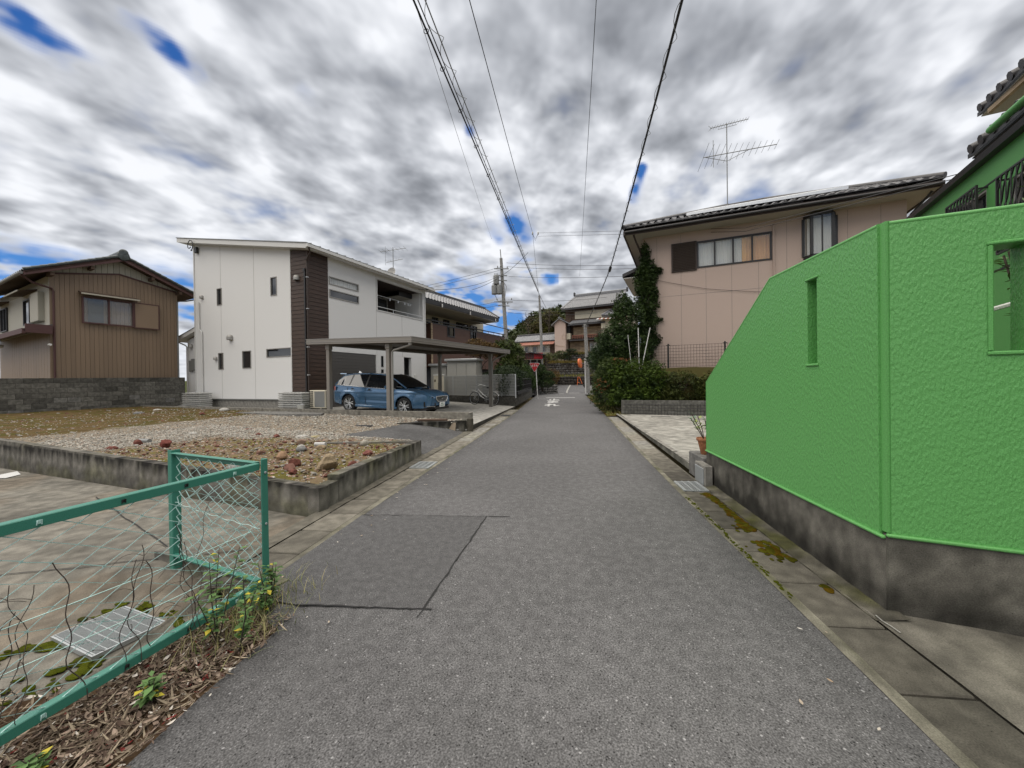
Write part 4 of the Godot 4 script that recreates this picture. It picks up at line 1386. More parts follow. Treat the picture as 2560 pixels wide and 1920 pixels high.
# woven diamonds of wire between x0 and x1, y0 and y1, in the plane of the frame
func chain_link(fr: Transform3D, x0: float, x1: float, y0: float, y1: float, cell: float, sag: float) -> MB:
	var b := mb()
	var rows := int((y1 - y0) / (cell * 0.5))
	var n := int((x1 - x0) / cell)
	for i in n + 1:
		var pts := []
		for j in rows + 1:
			var y := y0 + (y1 - y0) * j / rows
			var x := x0 + (i + 0.5 + (0.53 if (j + i) % 2 else -0.53)) * (x1 - x0) / (n + 1)
			var q := Vector3(x * 1.4, y * 1.4, 2.0)
			var bend := sag * sin(PI * clampf((y - y0) / (y1 - y0), 0, 1))
			x += bend * 0.8 * wob.get_noise_3d(q.x, q.y, 1.0) + 0.006 * sin(i * 7.3 + j * 1.1)
			y -= bend * 0.9 * (0.4 + wob.get_noise_3d(q.x, q.y, 5.0))
			pts.append(fr * Vector3(clampf(x, x0, x1), clampf(y, y0 - 0.01, y1 + 0.01), 0.004 * (1 if j % 2 else -1) + bend * wob.get_noise_3d(q.x, q.y, 9.0)))
		b.tube(pts, 0.0036, 4)
	return b

func build_fence() -> void:
	off = Vector3.ZERO
	# the yard left of the lane: worn concrete, lower beside the fence
	var b := mb()
	b.grid(90, 70, func(s: float, t: float) -> Vector3:
		var x := lerpf(-2.16, -14.0, pow(s, 1.5)) if false else lerpf(-14.0, -2.16, 1.0 - pow(1.0 - s, 1.6))
		var z := lerpf(3.5, -3.95 - 0.27 * (-2.6 - x) - 0.08, t)
		if x > -2.66: z = lerpf(3.5, -2.64, t)
		return g3(x, z, yard_y(x, z) + 0.006 * blotch(Vector3(x, 0, z), 2.0)), func(p: Vector3) -> Color:
			var l := 0.66 + 0.32 * blotch(p, 0.9) + 0.16 * wob.get_noise_2d(p.x * 1.5, p.z * 7.0) + 0.12 * blotch(p, 5.0)
			var rust := smoothstep(0.05, 0.4, blotch(p + Vector3(4, 0, 7), 0.6))
			var dark := smoothstep(0.5, 0.0, -3.95 - 0.27 * (-2.6 - p.x) - p.z + 0.45) * 0.0
			var cl := Color(l, l * 0.975, l * 0.92).lerp(Color(l * 1.05, l * 0.85, l * 0.66), rust * 0.5)
			return cl * (1.0 - dark))
	struct("yard_pavement", b, M.concrete)
	b = mb()
	for r in [[Vector2(-2.66, -3.30), Vector2(-4.6, -2.6)], [Vector2(-4.6, -2.6), Vector2(-7.5, -1.55)], [Vector2(-3.6, -3.2), Vector2(-6.3, -4.6)], [Vector2(-5.2, -2.4), Vector2(-4.4, -0.4)]]:
		var last: Vector2 = r[0]
		for i in range(1, 15):
			var p: Vector2 = r[0].lerp(r[1], i / 14.0) + Vector2(rng.randf_range(-1, 1), rng.randf_range(-1, 1)) * 0.012
			var sd := (p - last).orthogonal().normalized() * 0.006
			b.q(g3(last.x + sd.x, last.y + sd.y, yard_y(last.x, last.y) + 0.008), g3(last.x - sd.x, last.y - sd.y, yard_y(last.x, last.y) + 0.008), g3(p.x - sd.x, p.y - sd.y, yard_y(p.x, p.y) + 0.008), g3(p.x + sd.x, p.y + sd.y, yard_y(p.x, p.y) + 0.008))
			last = p
	struct("yard_joint", b, M.black_soft)
	b = mb()
	b.q(g3(-9.7, -5.9, -0.05), g3(-9.6, -5.4, -0.05), g3(-9.2, -5.45, -0.05), g3(-9.3, -5.7, -0.05))
	struct("yard_marking", b, M.road_paint)
	# earth between fence and asphalt
	b = mb()
	b.grid(20, 60, func(s: float, t: float) -> Vector3:
		var z := lerpf(3.5, -2.66, t)
		var x := lerpf(-2.75 if z > -1.7 else -2.30, lane_left(minf(z, 3.0)) + 0.02, s)
		if z < -2.38: x = lerpf(-2.32, -2.14, s)
		return g3(x, z, lerpf(-0.10 if x < -2.3 else -0.03, 0.0, s) + 0.025 * blotch(Vector3(x, 0, z), 4.0) - 0.012 * s), func(p: Vector3) -> Color:
			return Color(0.40, 0.31, 0.24) * (0.8 + 0.6 * blotch(p, 5.0)))
	struct("earth_strip", b, M.soil)
	var FE := face(Vector3(-2.56, 0, 1.5), Vector3(-2.09, 0, -2.52))
	FE.origin = g3(-2.09, -2.52)
	var o := thing("chain_link_fence", "turquoise chain-link fence with angle-iron rails turning a corner at the yard", "fence", g3(-2.09, -2.52))
	var side := face(g3(-3.17, -2.86), g3(-2.09, -2.52))
	side.origin = g3(-3.17, -2.86)
	var sl := 1.132
	# corner post, an angle iron, and the other post
	b = mb()
	b.bar(FE * Vector3(-0.004, -0.02, 0.026), FE * Vector3(-0.004, 0.955, 0.026), 0.006, 0.05, 0.002, FE.basis.x)
	b.bar(FE * Vector3(0.020, -0.02, 0.0), FE * Vector3(0.020, 0.955, 0.0), 0.05, 0.006, 0.002, FE.basis.x)
	b.hexa([FE * Vector3(-0.028, -0.02, 0.024), FE * Vector3(0.024, -0.02, 0.024), FE * Vector3(0.024, -0.02, 0.018), FE * Vector3(-0.028, -0.02, 0.018), FE * Vector3(-0.028, 0.955, 0.024), FE * Vector3(0.024, 0.955, 0.024), FE * Vector3(0.024, 0.955, 0.018), FE * Vector3(-0.028, 0.955, 0.018)])
	part("post", b, M.fence_green, o)
	b = mb()
	b.cb(side * Vector3(0.0, 0.46, 0.022), Vector3(0.055, 0.98, 0.006), 0.002, side.basis)
	b.cb(side * Vector3(0.028, 0.46, -0.008), Vector3(0.006, 0.98, 0.060), 0.002, side.basis)
	part("post", b, M.fence_green, o)
	# rails
	for y in [[0.905, 0.0], [0.075, 0.0]]:
		b = mb()
		b.bar(FE * Vector3(-4.4, y[0], 0.010), FE * Vector3(-0.03, y[0], 0.010), 0.005, 0.045, 0.0015)
		b.bar(FE * Vector3(-4.4, y[0] + 0.022, -0.012), FE * Vector3(-0.03, y[0] + 0.022, -0.012), 0.045, 0.005, 0.0015)
		var r := part("rail", b, M.fence_green, o)
		for i in 11:   # slots for the hooks
			b = mb()
			b.box(FE * Vector3(-0.22 - i * 0.30, y[0], 0.0135), Vector3(0.016, 0.016, 0.003), FE.basis)
			b.tube([FE * Vector3(-0.228 - i * 0.30, y[0] - 0.012, 0.015), FE * Vector3(-0.226 - i * 0.30, y[0] + 0.008, 0.020), FE * Vector3(-0.214 - i * 0.30, y[0] + 0.008, 0.020), FE * Vector3(-0.212 - i * 0.30, y[0] - 0.012, 0.015)], 0.0022, 5)
			part("hook", b, M.black_trim if i % 3 else M.wire_green, r)
	for y in [0.905, 0.075]:
		b = mb()
		b.bar(side * Vector3(0.03, y, -0.004), side * Vector3(sl - 0.03, y, -0.004), 0.005, 0.045, 0.0015)
		b.bar(side * Vector3(0.03, y + 0.022, 0.018), side * Vector3(sl - 0.03, y + 0.022, 0.018), 0.045, 0.005, 0.0015)
		part("rail", b, M.fence_green, o)
	for y in [0.86, 0.50, 0.12]:
		b = mb()
		b.lathe([Vector2(0.009, 0), Vector2(0.009, 0.006), Vector2(0.0, 0.007)], FE * Vector3(-0.002, y, 0.029), 6, FE.basis * Basis(Vector3.RIGHT, PI / 2))
		part("bolt", b, M.steel, o)
	# mesh
	part("wire_mesh", chain_link(FE, -4.4, -0.03, 0.085, 0.90, 0.088, 0.05), M.wire_green, o, "stuff")
	part("wire_mesh", chain_link(side, 0.04, sl - 0.03, 0.085, 0.90, 0.080, 0.04), M.wire_green, o, "stuff")
	b = mb()
	for y in [0.52, 0.72]:
		var pts := []
		for i in 30: pts.append(side * Vector3(0.03 + (sl - 0.05) * i / 29.0, y - 0.06 * sin(i / 29.0 * 1.5) + 0.006 * sin(i * 1.3), 0.006))
		if y < 0.6: b.tube(pts, 0.0022, 4)
		pts = []
		for i in 60: pts.append(FE * Vector3(-4.3 + 4.2 * i / 59.0, y - 0.22 + 0.10 * sin(i / 59.0 * 4.0 + y) + 0.08 * (i / 59.0), 0.006))
		b.tube(pts, 0.0024, 4)
	part("tension_wire", b, M.wire_green, o)
	# the kerb under the short panel
	var ka := g3(-3.55, -3.02, -0.16)
	o = thing("kerb_block", "short mossy concrete kerb carrying the short fence panel", "kerb", ka)
	b = mb()
	wall_run(b, ka, g3(-2.06, -2.56, -0.16), 0.185, 0.185, 0.13, grimy(-0.14, 0.06, 0.5), 0.05)
	part("kerb", b, M.concrete, o)
	b = mb()
	b.cb(g3(-2.07, -2.50, 0.0), Vector3(0.13, 0.05, 0.13), 0.012)
	part("footing", b, M.pale_concrete, o)
	# the grating in the yard
	var y0 := yard_y(-2.95, -2.2)
	o = thing("yard_grating", "rectangular galvanised drain grating among moss behind the fence", "grating", g3(-2.95, -2.22, y0))
	var gf := Transform3D(Basis(Vector3.UP, -0.27), g3(-2.95, -2.22, y0 + 0.022))
	for k in 34:
		b = MB.new()
		b.box(Vector3(-0.24 + k * 0.0146, 0.004, 0), Vector3(0.0045, 0.010, 0.36))
		var p := part("bar", b, M.steel, o)
		p.transform = Transform3D(gf.basis, gf.origin - off)
	b = mb()
	for k in 7: b.box(gf * Vector3(0, 0.004, -0.165 + k * 0.055), Vector3(0.50, 0.010, 0.006), gf.basis)
	for s in [-0.18, 0.18]: b.box(gf * Vector3(0, -0.002, s), Vector3(0.51, 0.026, 0.010), gf.basis)
	for s in [-0.252, 0.252]: b.box(gf * Vector3(s, -0.002, 0), Vector3(0.008, 0.026, 0.36), gf.basis)
	part("rim", b, M.steel, o)
	b = mb()
	b.box(gf * Vector3(0, -0.03, 0), Vector3(0.50, 0.006, 0.36), gf.basis)
	part("sump", b, M.black_soft, o)
	# moss and dirt round it
	var mm := stone_mesh(403, 1.0, 0.30)
	var pl := []
	var ti := []
	for i in 320:
		var a := rng.randf() * 4.0
		var q := Vector3(rng.randf_range(-0.33, 0.33), 0, (0.21 if a < 2.0 else -0.21) + rng.randfn(0, 0.04))
		if a > 3.0: q = Vector3(-0.30 + rng.randfn(0, 0.05), 0, rng.randf_range(-0.25, 0.4))
		if blotch(gf * q, 4.0) < -0.02: continue
		var w := gf * q
		var r := rng.randf_range(0.02, 0.065)
		w.y = g3(w.x, w.z, yard_y(w.x, w.z) + 0.008).y
		pl.append(Transform3D(Basis(Vector3.UP, rng.randf() * 6.0).scaled(Vector3(r * 1.3, r, r)), w))
		var l := rng.randf_range(0.6, 1.3)
		ti.append(Color(l, l, l * 0.8))
	for i in 200:
		var x := rng.randf_range(-3.2, -2.3)
		var z := rng.randf_range(-1.9, -0.9)
		if blotch(Vector3(x, 0, z), 2.2) < 0.05: continue
		var r := rng.randf_range(0.02, 0.06)
		pl.append(Transform3D(Basis(Vector3.UP, rng.randf() * 6.0).scaled(Vector3(r * 1.3, r, r)), g3(x, z, yard_y(x, z) + 0.01)))
		ti.append(Color(0.9, 0.95, 0.7))
	swarm("moss", mm, M.moss, pl, ti)
	# withered vines in the mesh
	o = thing("withered_vine", "thin withered vine stems tangled in the chain-link fence", "vine", FE * Vector3(-0.9, 0, 0))
	b = mb()
	for k in 22:
		var x := rng.randf_range(-2.6, -0.35)
		var pts := []
		var y := 0.05
		var w := rng.randf() * 6.0
		var lean := rng.randf_range(-0.35, 0.35)
		while y < rng.randf_range(0.55, 0.93):
			pts.append(FE * Vector3(x + lean * y + 0.022 * sin(w + y * 9.0) + 0.012 * sin(w * 2.0 + y * 27.0), y, 0.014 + 0.012 * sin(y * 13.0 + w)))
			y += 0.03
		if pts.size() > 3: b.tube(pts, rng.randf_range(0.0012, 0.0024), 5)
		if pts.size() < 8: continue
		for j in 3:
			var i0 := rng.randi_range(4, pts.size() - 3)
			var p0: Vector3 = pts[i0]
			var br := []
			var dx := rng.randf_range(-1, 1)
			for s in 9: br.append(p0 + FE.basis * Vector3(dx * 0.024 * s, 0.018 * s - 0.0022 * s * s, 0.004 * sin(s * 1.0)))
			b.tube(br, 0.0011, 4)
	part("stem", b, M.twig, o)

func leaf_mesh(w: float, curl: float) -> ArrayMesh:
	var b := MB.new()
	b.grid(2, 4, func(s: float, t: float) -> Vector3:
		var ww := w * sin(PI * clampf(t * 0.94 + 0.05, 0.0, 1.0))
		return Vector3((s - 0.5) * ww, curl * (t - 0.5) * (t - 0.5) * 1.5 + absf(s - 0.5) * ww * 0.5, 0.5 - t))
	return b.mesh()

func build_litter() -> void:
	# dry leaves, straw and bits of bark along the fence
	var shapes := [leaf_mesh(0.42, 0.30), leaf_mesh(0.26, 0.5), leaf_mesh(0.09, 0.2)]
	var pl := [[], [], []]
	var ti := [[], [], []]
	for i in 24000:
		var z := lerpf(-2.6, 1.2, pow(rng.randf(), 1.3))
		var inside := rng.randf() < 0.30
		var x := 0.0
		var y := 0.0
		if inside:
			z = rng.randf_range(-1.75, 0.9)
			x = rng.randf_range(-3.4, -2.25)
			if rng.randf() < smoothstep(-2.5, -3.4, x) * 0.7 + smoothstep(-1.1, -1.8, z) * 0.7: continue
			y = maxf(yard_y(x, z), -0.10) + rng.randf() * 0.03
		else:
			x = lerpf(-2.28, -1.70, rng.randf()) + rng.randfn(0, 0.02)
			if z < -2.3 and x > -1.9: continue
			if x > -1.80 and rng.randf() < 0.65: continue
			y = -0.028 + 0.02 * rng.randf() + 0.012 * blotch(Vector3(x, 0, z), 4.0)
			if x > -1.73: y = 0.008
		var k := 0 if i % 10 < 3 else (1 if i % 10 < 6 else 2)
		var s := rng.randf_range(0.014, 0.046) if k < 2 else rng.randf_range(0.03, 0.12)
		if k < 2 and rng.randf() < 0.06: s *= 1.6
		var bs := Basis(Vector3.UP, rng.randf() * TAU) * Basis(Vector3.RIGHT, rng.randfn(0, 0.35)) * Basis(Vector3.BACK, rng.randfn(0, 0.4))
		pl[k].append(Transform3D(bs.scaled(Vector3.ONE * s), g3(x, z, y + 0.012)))
		var l := pow(rng.randf(), 2.0)
		var cl := Color(0.070, 0.046, 0.036).lerp(Color(0.36, 0.28, 0.22), l)
		if k == 2: cl = Color(0.10, 0.075, 0.055).lerp(Color(0.36, 0.30, 0.22), l)
		elif rng.randf() < 0.05: cl = Color(0.56, 0.52, 0.47)
		elif rng.randf() < 0.05: cl = Color(0.16, 0.028, 0.026)
		ti[k].append(cl)
	for k in 3: swarm(["dry_leaves", "dry_leaves", "straw"][k], shapes[k], M.litter, pl[k], ti[k])
	# a few stray leaves and pebbles on the lane
	pl = []
	ti = []
	for i in 70:
		var z := rng.randf_range(-12.0, -1.4)
		var x := (lane_left(z) + absf(rng.randfn(0, 0.22))) if rng.randf() < 0.7 else lane_right(z) - absf(rng.randfn(0, 0.15))
		var s := rng.randf_range(0.012, 0.035)
		pl.append(Transform3D(Basis(Vector3.UP, rng.randf() * TAU).scaled(Vector3.ONE * s), g3(x, z, 0.016)))
		ti.append(Color(0.25, 0.17, 0.10).lerp(Color(0.5, 0.48, 0.44), rng.randf()))
	swarm("dry_leaves", shapes[0], M.litter, pl, ti)
	# weeds
	var spots := [[-1.97, -2.02, 0.52, 4, "tall leafy weed growing against the fence near its corner post"], [-1.80, -1.98, 0.46, 3, "second tall weed beside the first, nearer the asphalt"], [-1.90, -2.30, 0.20, 6, "low yellow-green weed at the foot of the corner post"], [-1.93, -1.62, 0.12, 5, "small clover-like weed in the leaf litter below the middle of the fence"], [-1.98, -2.46, 0.30, 4, "thin weed with yellow buds behind the corner post"], [-2.02, -1.25, 0.10, 4, "small weed in the leaf litter near the bottom edge of the view"]]
	for s in spots:
		var base := g3(s[0], s[1], -0.01)
		var o := thing("weed", s[4], "weed", base, Transform3D(), "weeds along the fence")
		var st := mb()
		var lf := mb()
		for k in s[3]:
			var top := base + Vector3(rng.randf_range(-0.3, 0.3) * s[2], s[2] * rng.randf_range(0.65, 1.05), rng.randf_range(-0.3, 0.3) * s[2])
			var mid := base.lerp(top, 0.5) + Vector3(rng.randf_range(-0.02, 0.02), 0, rng.randf_range(-0.02, 0.02))
			st.tube([base, mid, top], [0.004, 0.003, 0.0015], 5)
			var n := int(11 + s[2] * 46)
			for i in n:
				var f := rng.randf_range(0.2, 1.0)
				var at := base.lerp(mid, f * 2.0) if f < 0.5 else mid.lerp(top, f * 2.0 - 1.0)
				var w := rng.randf() * TAU
				var dir := Vector3(cos(w), rng.randf_range(-0.1, 0.7), sin(w)).normalized()
				var ln := rng.randf_range(0.025, 0.065)
				var sd := dir.cross(Vector3.UP).normalized() * ln * 0.26
				lf.col = Color(0.085, 0.155, 0.05) * rng.randf_range(0.6, 1.6)
				if rng.randf() < 0.08: lf.col = Color(0.5, 0.42, 0.05)
				lf.q(at, at + dir * ln * 0.5 + sd, at + dir * ln - Vector3(0, ln * 0.2, 0), at + dir * ln * 0.5 - sd)
		part("stem", st, M.twig, o)
		part("foliage", lf, M.leaf, o, "stuff")
	# grass blades at the foot of the corner post
	var gb := MB.new()
	gb.grid(1, 3, func(x: float, t: float) -> Vector3: return Vector3((x - 0.5) * 0.030 * (1.0 - t * 0.9), t - 0.25 * t * t, 0.45 * t * t))
	pl = []
	ti = []
	for i in 420:
		var x := -1.98 + rng.randfn(0, 0.16)
		var z := -2.28 + rng.randfn(0, 0.20)
		if x > -1.62: continue
		pl.append(Transform3D((Basis(Vector3.UP, rng.randf() * TAU) * Basis(Vector3.RIGHT, rng.randfn(0, 0.4))).scaled(Vector3(0.16, rng.randf_range(0.06, 0.22), 0.18)), g3(x, z, -0.01)))
		ti.append(Color(0.12, 0.18, 0.05).lerp(Color(0.40, 0.34, 0.17), pow(rng.randf(), 1.2)))
	swarm("grass", gb.mesh(), M.leaf, pl, ti)
	pl = []
	ti = []
	for i in 1400:
		var z := rng.randf_range(-14.9, -29.0)
		var x := lerpf(lane_right(z) + 0.02, 2.5, rng.randf())
		pl.append(Transform3D((Basis(Vector3.UP, rng.randf() * TAU) * Basis(Vector3.RIGHT, rng.randfn(0, 0.5))).scaled(Vector3(0.5, rng.randf_range(0.06, 0.2), 0.2)), g3(x, z, 0.04 + 0.08 * (x - 1.8))))
		ti.append(Color(0.10, 0.16, 0.03).lerp(Color(0.36, 0.28, 0.12), pow(rng.randf(), 1.0)))
	swarm("grass", gb.mesh(), M.leaf, pl, ti)

func pad_y(x: float) -> float: return lerpf(0.215, 0.43, clampf((-2.4 - x) / 5.6, 0.0, 1.0))

func build_white_house() -> void:
	off = Vector3.ZERO
	# kerb along the back of the lot
	var a := LF * Vector3(-20.0, 0.30, -6.88)
	var e := LF * Vector3(-1.98, 0.22, -6.98)
	var o := thing("boundary_kerb", "long pale concrete kerb between the gravel lot and the carport", "kerb", a)
	var b := mb()
	wall_run(b, a, e, 0.29, 0.375, 0.14, func(p: Vector3) -> Color:
		var st := wob.get_noise_3d(p.x * 9.0, p.y * 0.8, p.z * 9.0)
		var l := lerpf(0.95, 0.40, clampf(st * 1.5 - 0.1 + 0.2 * smoothstep(0.5, 0.3, p.y), 0.0, 0.9))
		return Color(l, l * 0.98, l * 0.93), 0.10)
	part("kerb", b, M.concrete, o)
	# the old dark block at the corner of the ramp
	var d0 := g3(-4.35, -10.05, 0.05)
	var d1 := g3(-2.62, -10.78, -0.05)
	o = thing("corner_block", "dark mossy concrete block at the end of the pale kerb by the ramp", "block", d1)
	b = mb()
	wall_run(b, d0, d1, 0.27, 0.36, 0.16, grimy(0.0, 0.48, 1.3), 0.05)
	part("block", b, M.concrete, o)
	b = mb()
	b.col = Color(0.35, 0.33, 0.29)
	b.cb(d1 + Vector3(0.08, 0.19, -0.09), Vector3(0.14, 0.46, 0.18), 0.02, Basis(Vector3.UP, -0.2))
	part("end_post", b, M.concrete, o)
	off = g3(-5.05, -9.60, 0.27)
	b = mb()
	b.cb(off, Vector3(0.50, 0.12, 0.12), 0.02, Basis(Vector3.UP, -0.2))
	solo("timber_piece", b, M.near_black, Transform3D(), off, "black timber offcut lying on the gravel at the top of the ramp", "timber")
	off = g3(-3.6, -10.75, 0.33)
	b = mb()
	b.cb(off, Vector3(0.85, 0.07, 0.12), 0.02, Basis(Vector3.UP, 0.1))
	solo("timber_piece", b, M.old_wood, Transform3D(), off, "weathered plank lying behind the dark corner block", "timber")
	# white broken stones in a line down the ramp edge
	var pl := []
	var ti := []
	var sm := stone_mesh(310, 0.0, 0.5)
	for i in 150:
		var f := rng.randf()
		var p := g3(-5.3, -9.1, 0.25).lerp(g3(-2.55, -11.0, 0.02), f) + Vector3(rng.randfn(0, 0.05), 0, rng.randfn(0, 0.07))
		pl.append(Transform3D(Basis(Vector3.UP, rng.randf() * 6.0).scaled(Vector3.ONE * rng.randf_range(0.04, 0.10)), p + Vector3(0, 0.02, 0)))
		ti.append(Color(0.72, 0.71, 0.68) * rng.randf_range(0.7, 1.0))
	swarm("broken_stone", sm, M.rock, pl, ti)
	# the driveway and the ground under the house
	off = Vector3.ZERO
	b = mb()
	b.grid(60, 50, func(s: float, t: float) -> Vector3:
		var near := (LF * Vector3(-22.0, 0, -7.05)).lerp(LF * Vector3(-1.62, 0, -7.05), s)
		var far := (LF * Vector3(-22.0, 0, -19.5)).lerp(Vector3(-2.33, 0, -20.3), s)
		if s > 0.999: near = Vector3(-2.62, 0, -10.9)
		var p := near.lerp(far, t)
		if s > 0.9: p.x = minf(p.x, lerpf(-2.60, -2.35, clampf((-10.9 - p.z) / 8.0, 0, 1)))
		return Vector3(p.x, pad_y(p.x), p.z), func(p: Vector3) -> Color:
			var l := 0.95 + 0.12 * blotch(p, 0.5) + 0.08 * blotch(p, 3.0)
			return Color(l, l * 0.995, l * 0.985))
	struct("driveway_pavement", b, M.pale_concrete)
	b = mb()
	b.grid(30, 2, func(s: float, t: float) -> Vector3:
		var z := lerpf(-10.9, -20.3, s)
		return Vector3(lerpf(-2.335, -2.60, clampf(1.0 - (-10.9 - z) / 8.0, 0, 1)) + 0.012, lerpf(gy(z) - 0.05, 0.222, t), z), func(p: Vector3) -> Color:
			var l := 0.32 + 0.2 * blotch(p, 5.0)
			return Color(l, l * 0.97, l * 0.9))
	struct("driveway_kerb", b, M.concrete)
	b = mb()
	for r in [[LF * Vector3(-5.4, 0, -7.3), LF * Vector3(-5.1, 0, -15.0)], [Vector3(-2.5, 0, -13.4), Vector3(-9.0, 0, -14.6)], [Vector3(-2.4, 0, -16.6), Vector3(-8.0, 0, -17.8)]]:
		for i in 24:
			var p: Vector3 = r[0].lerp(r[1], i / 24.0)
			var q: Vector3 = r[0].lerp(r[1], (i + 1) / 24.0)
			p.y = pad_y(p.x) + 0.006; q.y = pad_y(q.x) + 0.006
			var sd := (q - p).cross(Vector3.UP).normalized() * 0.012
			b.q(p - sd, p + sd, q + sd, q - sd)
	struct("driveway_joint", b, M.seam)
	# ---- the house
	var H := Vector3(-15.1, 0.42, -8.9)
	o = thing("white_house", "white two-storey house with single-pitch roof and dark brown corner cladding", "house", H, LF)
	var slope := 0.179
	var ys := func(u: float) -> float: return 7.30 - slope * (u + 11.0)
	var S := Transform3D(Basis(), Vector3(0, 0, -8.9))
	var E := Transform3D(Basis(Vector3(0, 0, -1), Vector3.UP, Vector3(1, 0, 0)), Vector3(-11.0, 0, 0))   # east face: x is the depth v
	var ws := [rc(-17.36, 5.46, -16.97, 6.3), rc(-13.4, 5.54, -12.98, 6.39), rc(-17.33, 2.28, -16.93, 3.11), rc(-15.48, 2.29, -14.84, 3.13), rc(-13.75, 2.75, -12.08, 3.15)]
	b = mb()
	pierced(b, [Vector2(-19.2, 0.84), Vector2(-12.06, 0.84), Vector2(-12.06, ys.call(-12.06)), Vector2(-19.2, ys.call(-19.2))], ws, -0.2, 0.0, S)
	part("wall", b, M.white_siding, o)
	var we := [rc(9.99, 6.07, 11.78, 6.44), rc(10.0, 5.47, 11.78, 5.85), rc(13.06, 5.38, 17.02, 7.06)]
	b = mb()
	pierced(b, [Vector2(9.95, 3.0), Vector2(17.28, 3.0), Vector2(17.28, 7.32), Vector2(9.95, 7.32)], we, -0.2, 0.0, E)
	part("wall", b, M.white_siding, o)
	b = mb()
	pierced(b, [Vector2(12.95, 0.84), Vector2(15.19, 0.84), Vector2(15.19, 2.997), Vector2(12.95, 2.997)], [rc(13.3, 1.75, 13.47, 2.25), rc(13.3, 2.38, 13.47, 2.96)], -0.2, 0.0, E)
	pierced(b, [Vector2(15.87, 0.5), Vector2(17.28, 0.5), Vector2(17.28, 2.997), Vector2(15.87, 2.997)], [], -0.2, 0.0, E)
	part("wall", b, M.white_siding, o)
	b = mb()   # what stands behind: back and north walls, floor of the loggia
	b.bx(Vector3(-19.2, 0.5, -17.2), Vector3(-19.0, 8.6, -9.1))
	b.bx(Vector3(-19.0, 0.5, -17.28), Vector3(-11.2, 7.3, -17.1))
	b.bx(Vector3(-13.2, 5.2, -17.1), Vector3(-11.2, 5.36, -12.9))
	part("wall", b, M.white_trim, o)
	b = mb()
	b.bx(Vector3(-13.3, 5.36, -17.1), Vector3(-13.1, 7.3, -12.9))
	b.bx(Vector3(-13.1, 7.08, -17.1), Vector3(-11.2, 7.14, -12.9))
	b.bx(Vector3(-13.1, 5.36, -13.05), Vector3(-11.2, 7.08, -12.92))
	part("loggia_wall", b, M.dark_brown, o)
	b = mb()
	b.bx(Vector3(-13.1, 5.36, -17.08), Vector3(-11.2, 7.08, -17.0))
	part("loggia_partition", b, M.white_siding, o)
	# glazed doors of the loggia
	var LG := Transform3D(Basis(Vector3(0, 0, -1), Vector3.UP, Vector3(1, 0, 0)), Vector3(-13.09, 0, 0))
	window(o, rc(13.3, 5.36, 16.2, 6.72), 0.05, LG, M.alu, 0.06, [14.4, 15.2])
	# brown boards at the corner, south and east: every board a part
	for k in 37:
		var y := 0.84 + k * 0.178
		b = MB.new()
		b.col = Color(1, 1, 1) * rng.randf_range(0.85, 1.15)
		var top := minf(0.172, ys.call(-11.5) - y)
		if top < 0.05: continue
		b.hexa([Vector3(0, 0, 0.022), Vector3(1.05, 0, 0.022), Vector3(1.05, 0, -0.05), Vector3(0, 0, -0.05), Vector3(0, top, 0.010), Vector3(1.05, top, 0.010), Vector3(1.05, top, -0.05), Vector3(0, top, -0.05)])
		var p := part("board", b, M.brown_board, o)
		p.position = Vector3(-12.05, y, -8.9) - off
		if true:
			b = MB.new()
			b.col = Color(1, 1, 1) * rng.randf_range(0.85, 1.15)
			b.hexa([Vector3(0, 0, 0.022), Vector3(1.0, 0, 0.022), Vector3(1.0, 0, -0.05), Vector3(0, 0, -0.05), Vector3(0, top, 0.010), Vector3(1.0, top, 0.010), Vector3(1.0, top, -0.05), Vector3(0, top, -0.05)])
			p = part("board", b, M.brown_board, o)
			p.transform = Transform3D(E.basis, E * Vector3(8.93, y, 0) - off)
	b = mb()
	b.bx(Vector3(-12.06, 0.84, -10.0), Vector3(-11.05, 7.3, -8.98))
	part("corner_core", b, M.dark_brown, o)
	b = mb()   # trims: pale strips at the board edges, corner angle
	b.bx(Vector3(-12.10, 0.84, -8.92), Vector3(-12.052, ys.call(-12.06), -8.868))
	b.bx(Vector3(-19.24, 0.84, -8.92), Vector3(-19.17, ys.call(-19.2), -8.868))
	b.box(E * Vector3(17.27, 3.9, 0.0), Vector3(0.07, 6.8, 0.07))
	part("corner_trim", b, M.white_trim, o)
	b = mb()
	b.bx(Vector3(-11.03, 0.7, -8.93), Vector3(-10.965, 7.28, -8.865))
	part("corner_trim", b, M.brown_board, o)
	# panel joints
	for u in [-17.06, -14.56]:
		b = mb()
		b.bx(Vector3(u - 0.006, 0.86, -8.9), Vector3(u + 0.006, ys.call(u) - 0.05, -8.897))
		part("joint", b, M.seam, o)
	for v in [13.0, 15.06]:
		b = mb()
		b.bx(Vector3(-11.0, 3.0, -v - 0.006), Vector3(-10.997, 5.35 if v > 13.5 else 7.2, -v + 0.006))
		part("joint", b, M.seam, o)
	# foundation and drip strip
	b = mb()
	b.bx(Vector3(-19.15, 0.3, -17.2), Vector3(-11.08, 0.80, -8.94))
	part("foundation", b, M.concrete, o)
	b = mb()
	b.bx(Vector3(-19.2, 0.80, -8.93), Vector3(-12.06, 0.845, -8.865))
	part("drip_strip", b, M.gray_metal, o)
	# windows
	for r in ws:
		window(o, r, -0.03, S, M.alu, 0.035)
	for i in 2: window(o, we[i], -0.02, E, M.alu, 0.04, [], M.curtain if i == 0 else null)
	for r in [rc(13.3, 1.75, 13.47, 2.25), rc(13.3, 2.38, 13.47, 2.96)]: window(o, r, -0.03, E, M.black_trim, 0.02)
	b = mb()
	frame_bars(b, we[2].grow(0.03), 0.05, -0.02, 0.03, E)
	part("loggia_trim", b, M.white_trim, o)
	b = mb()
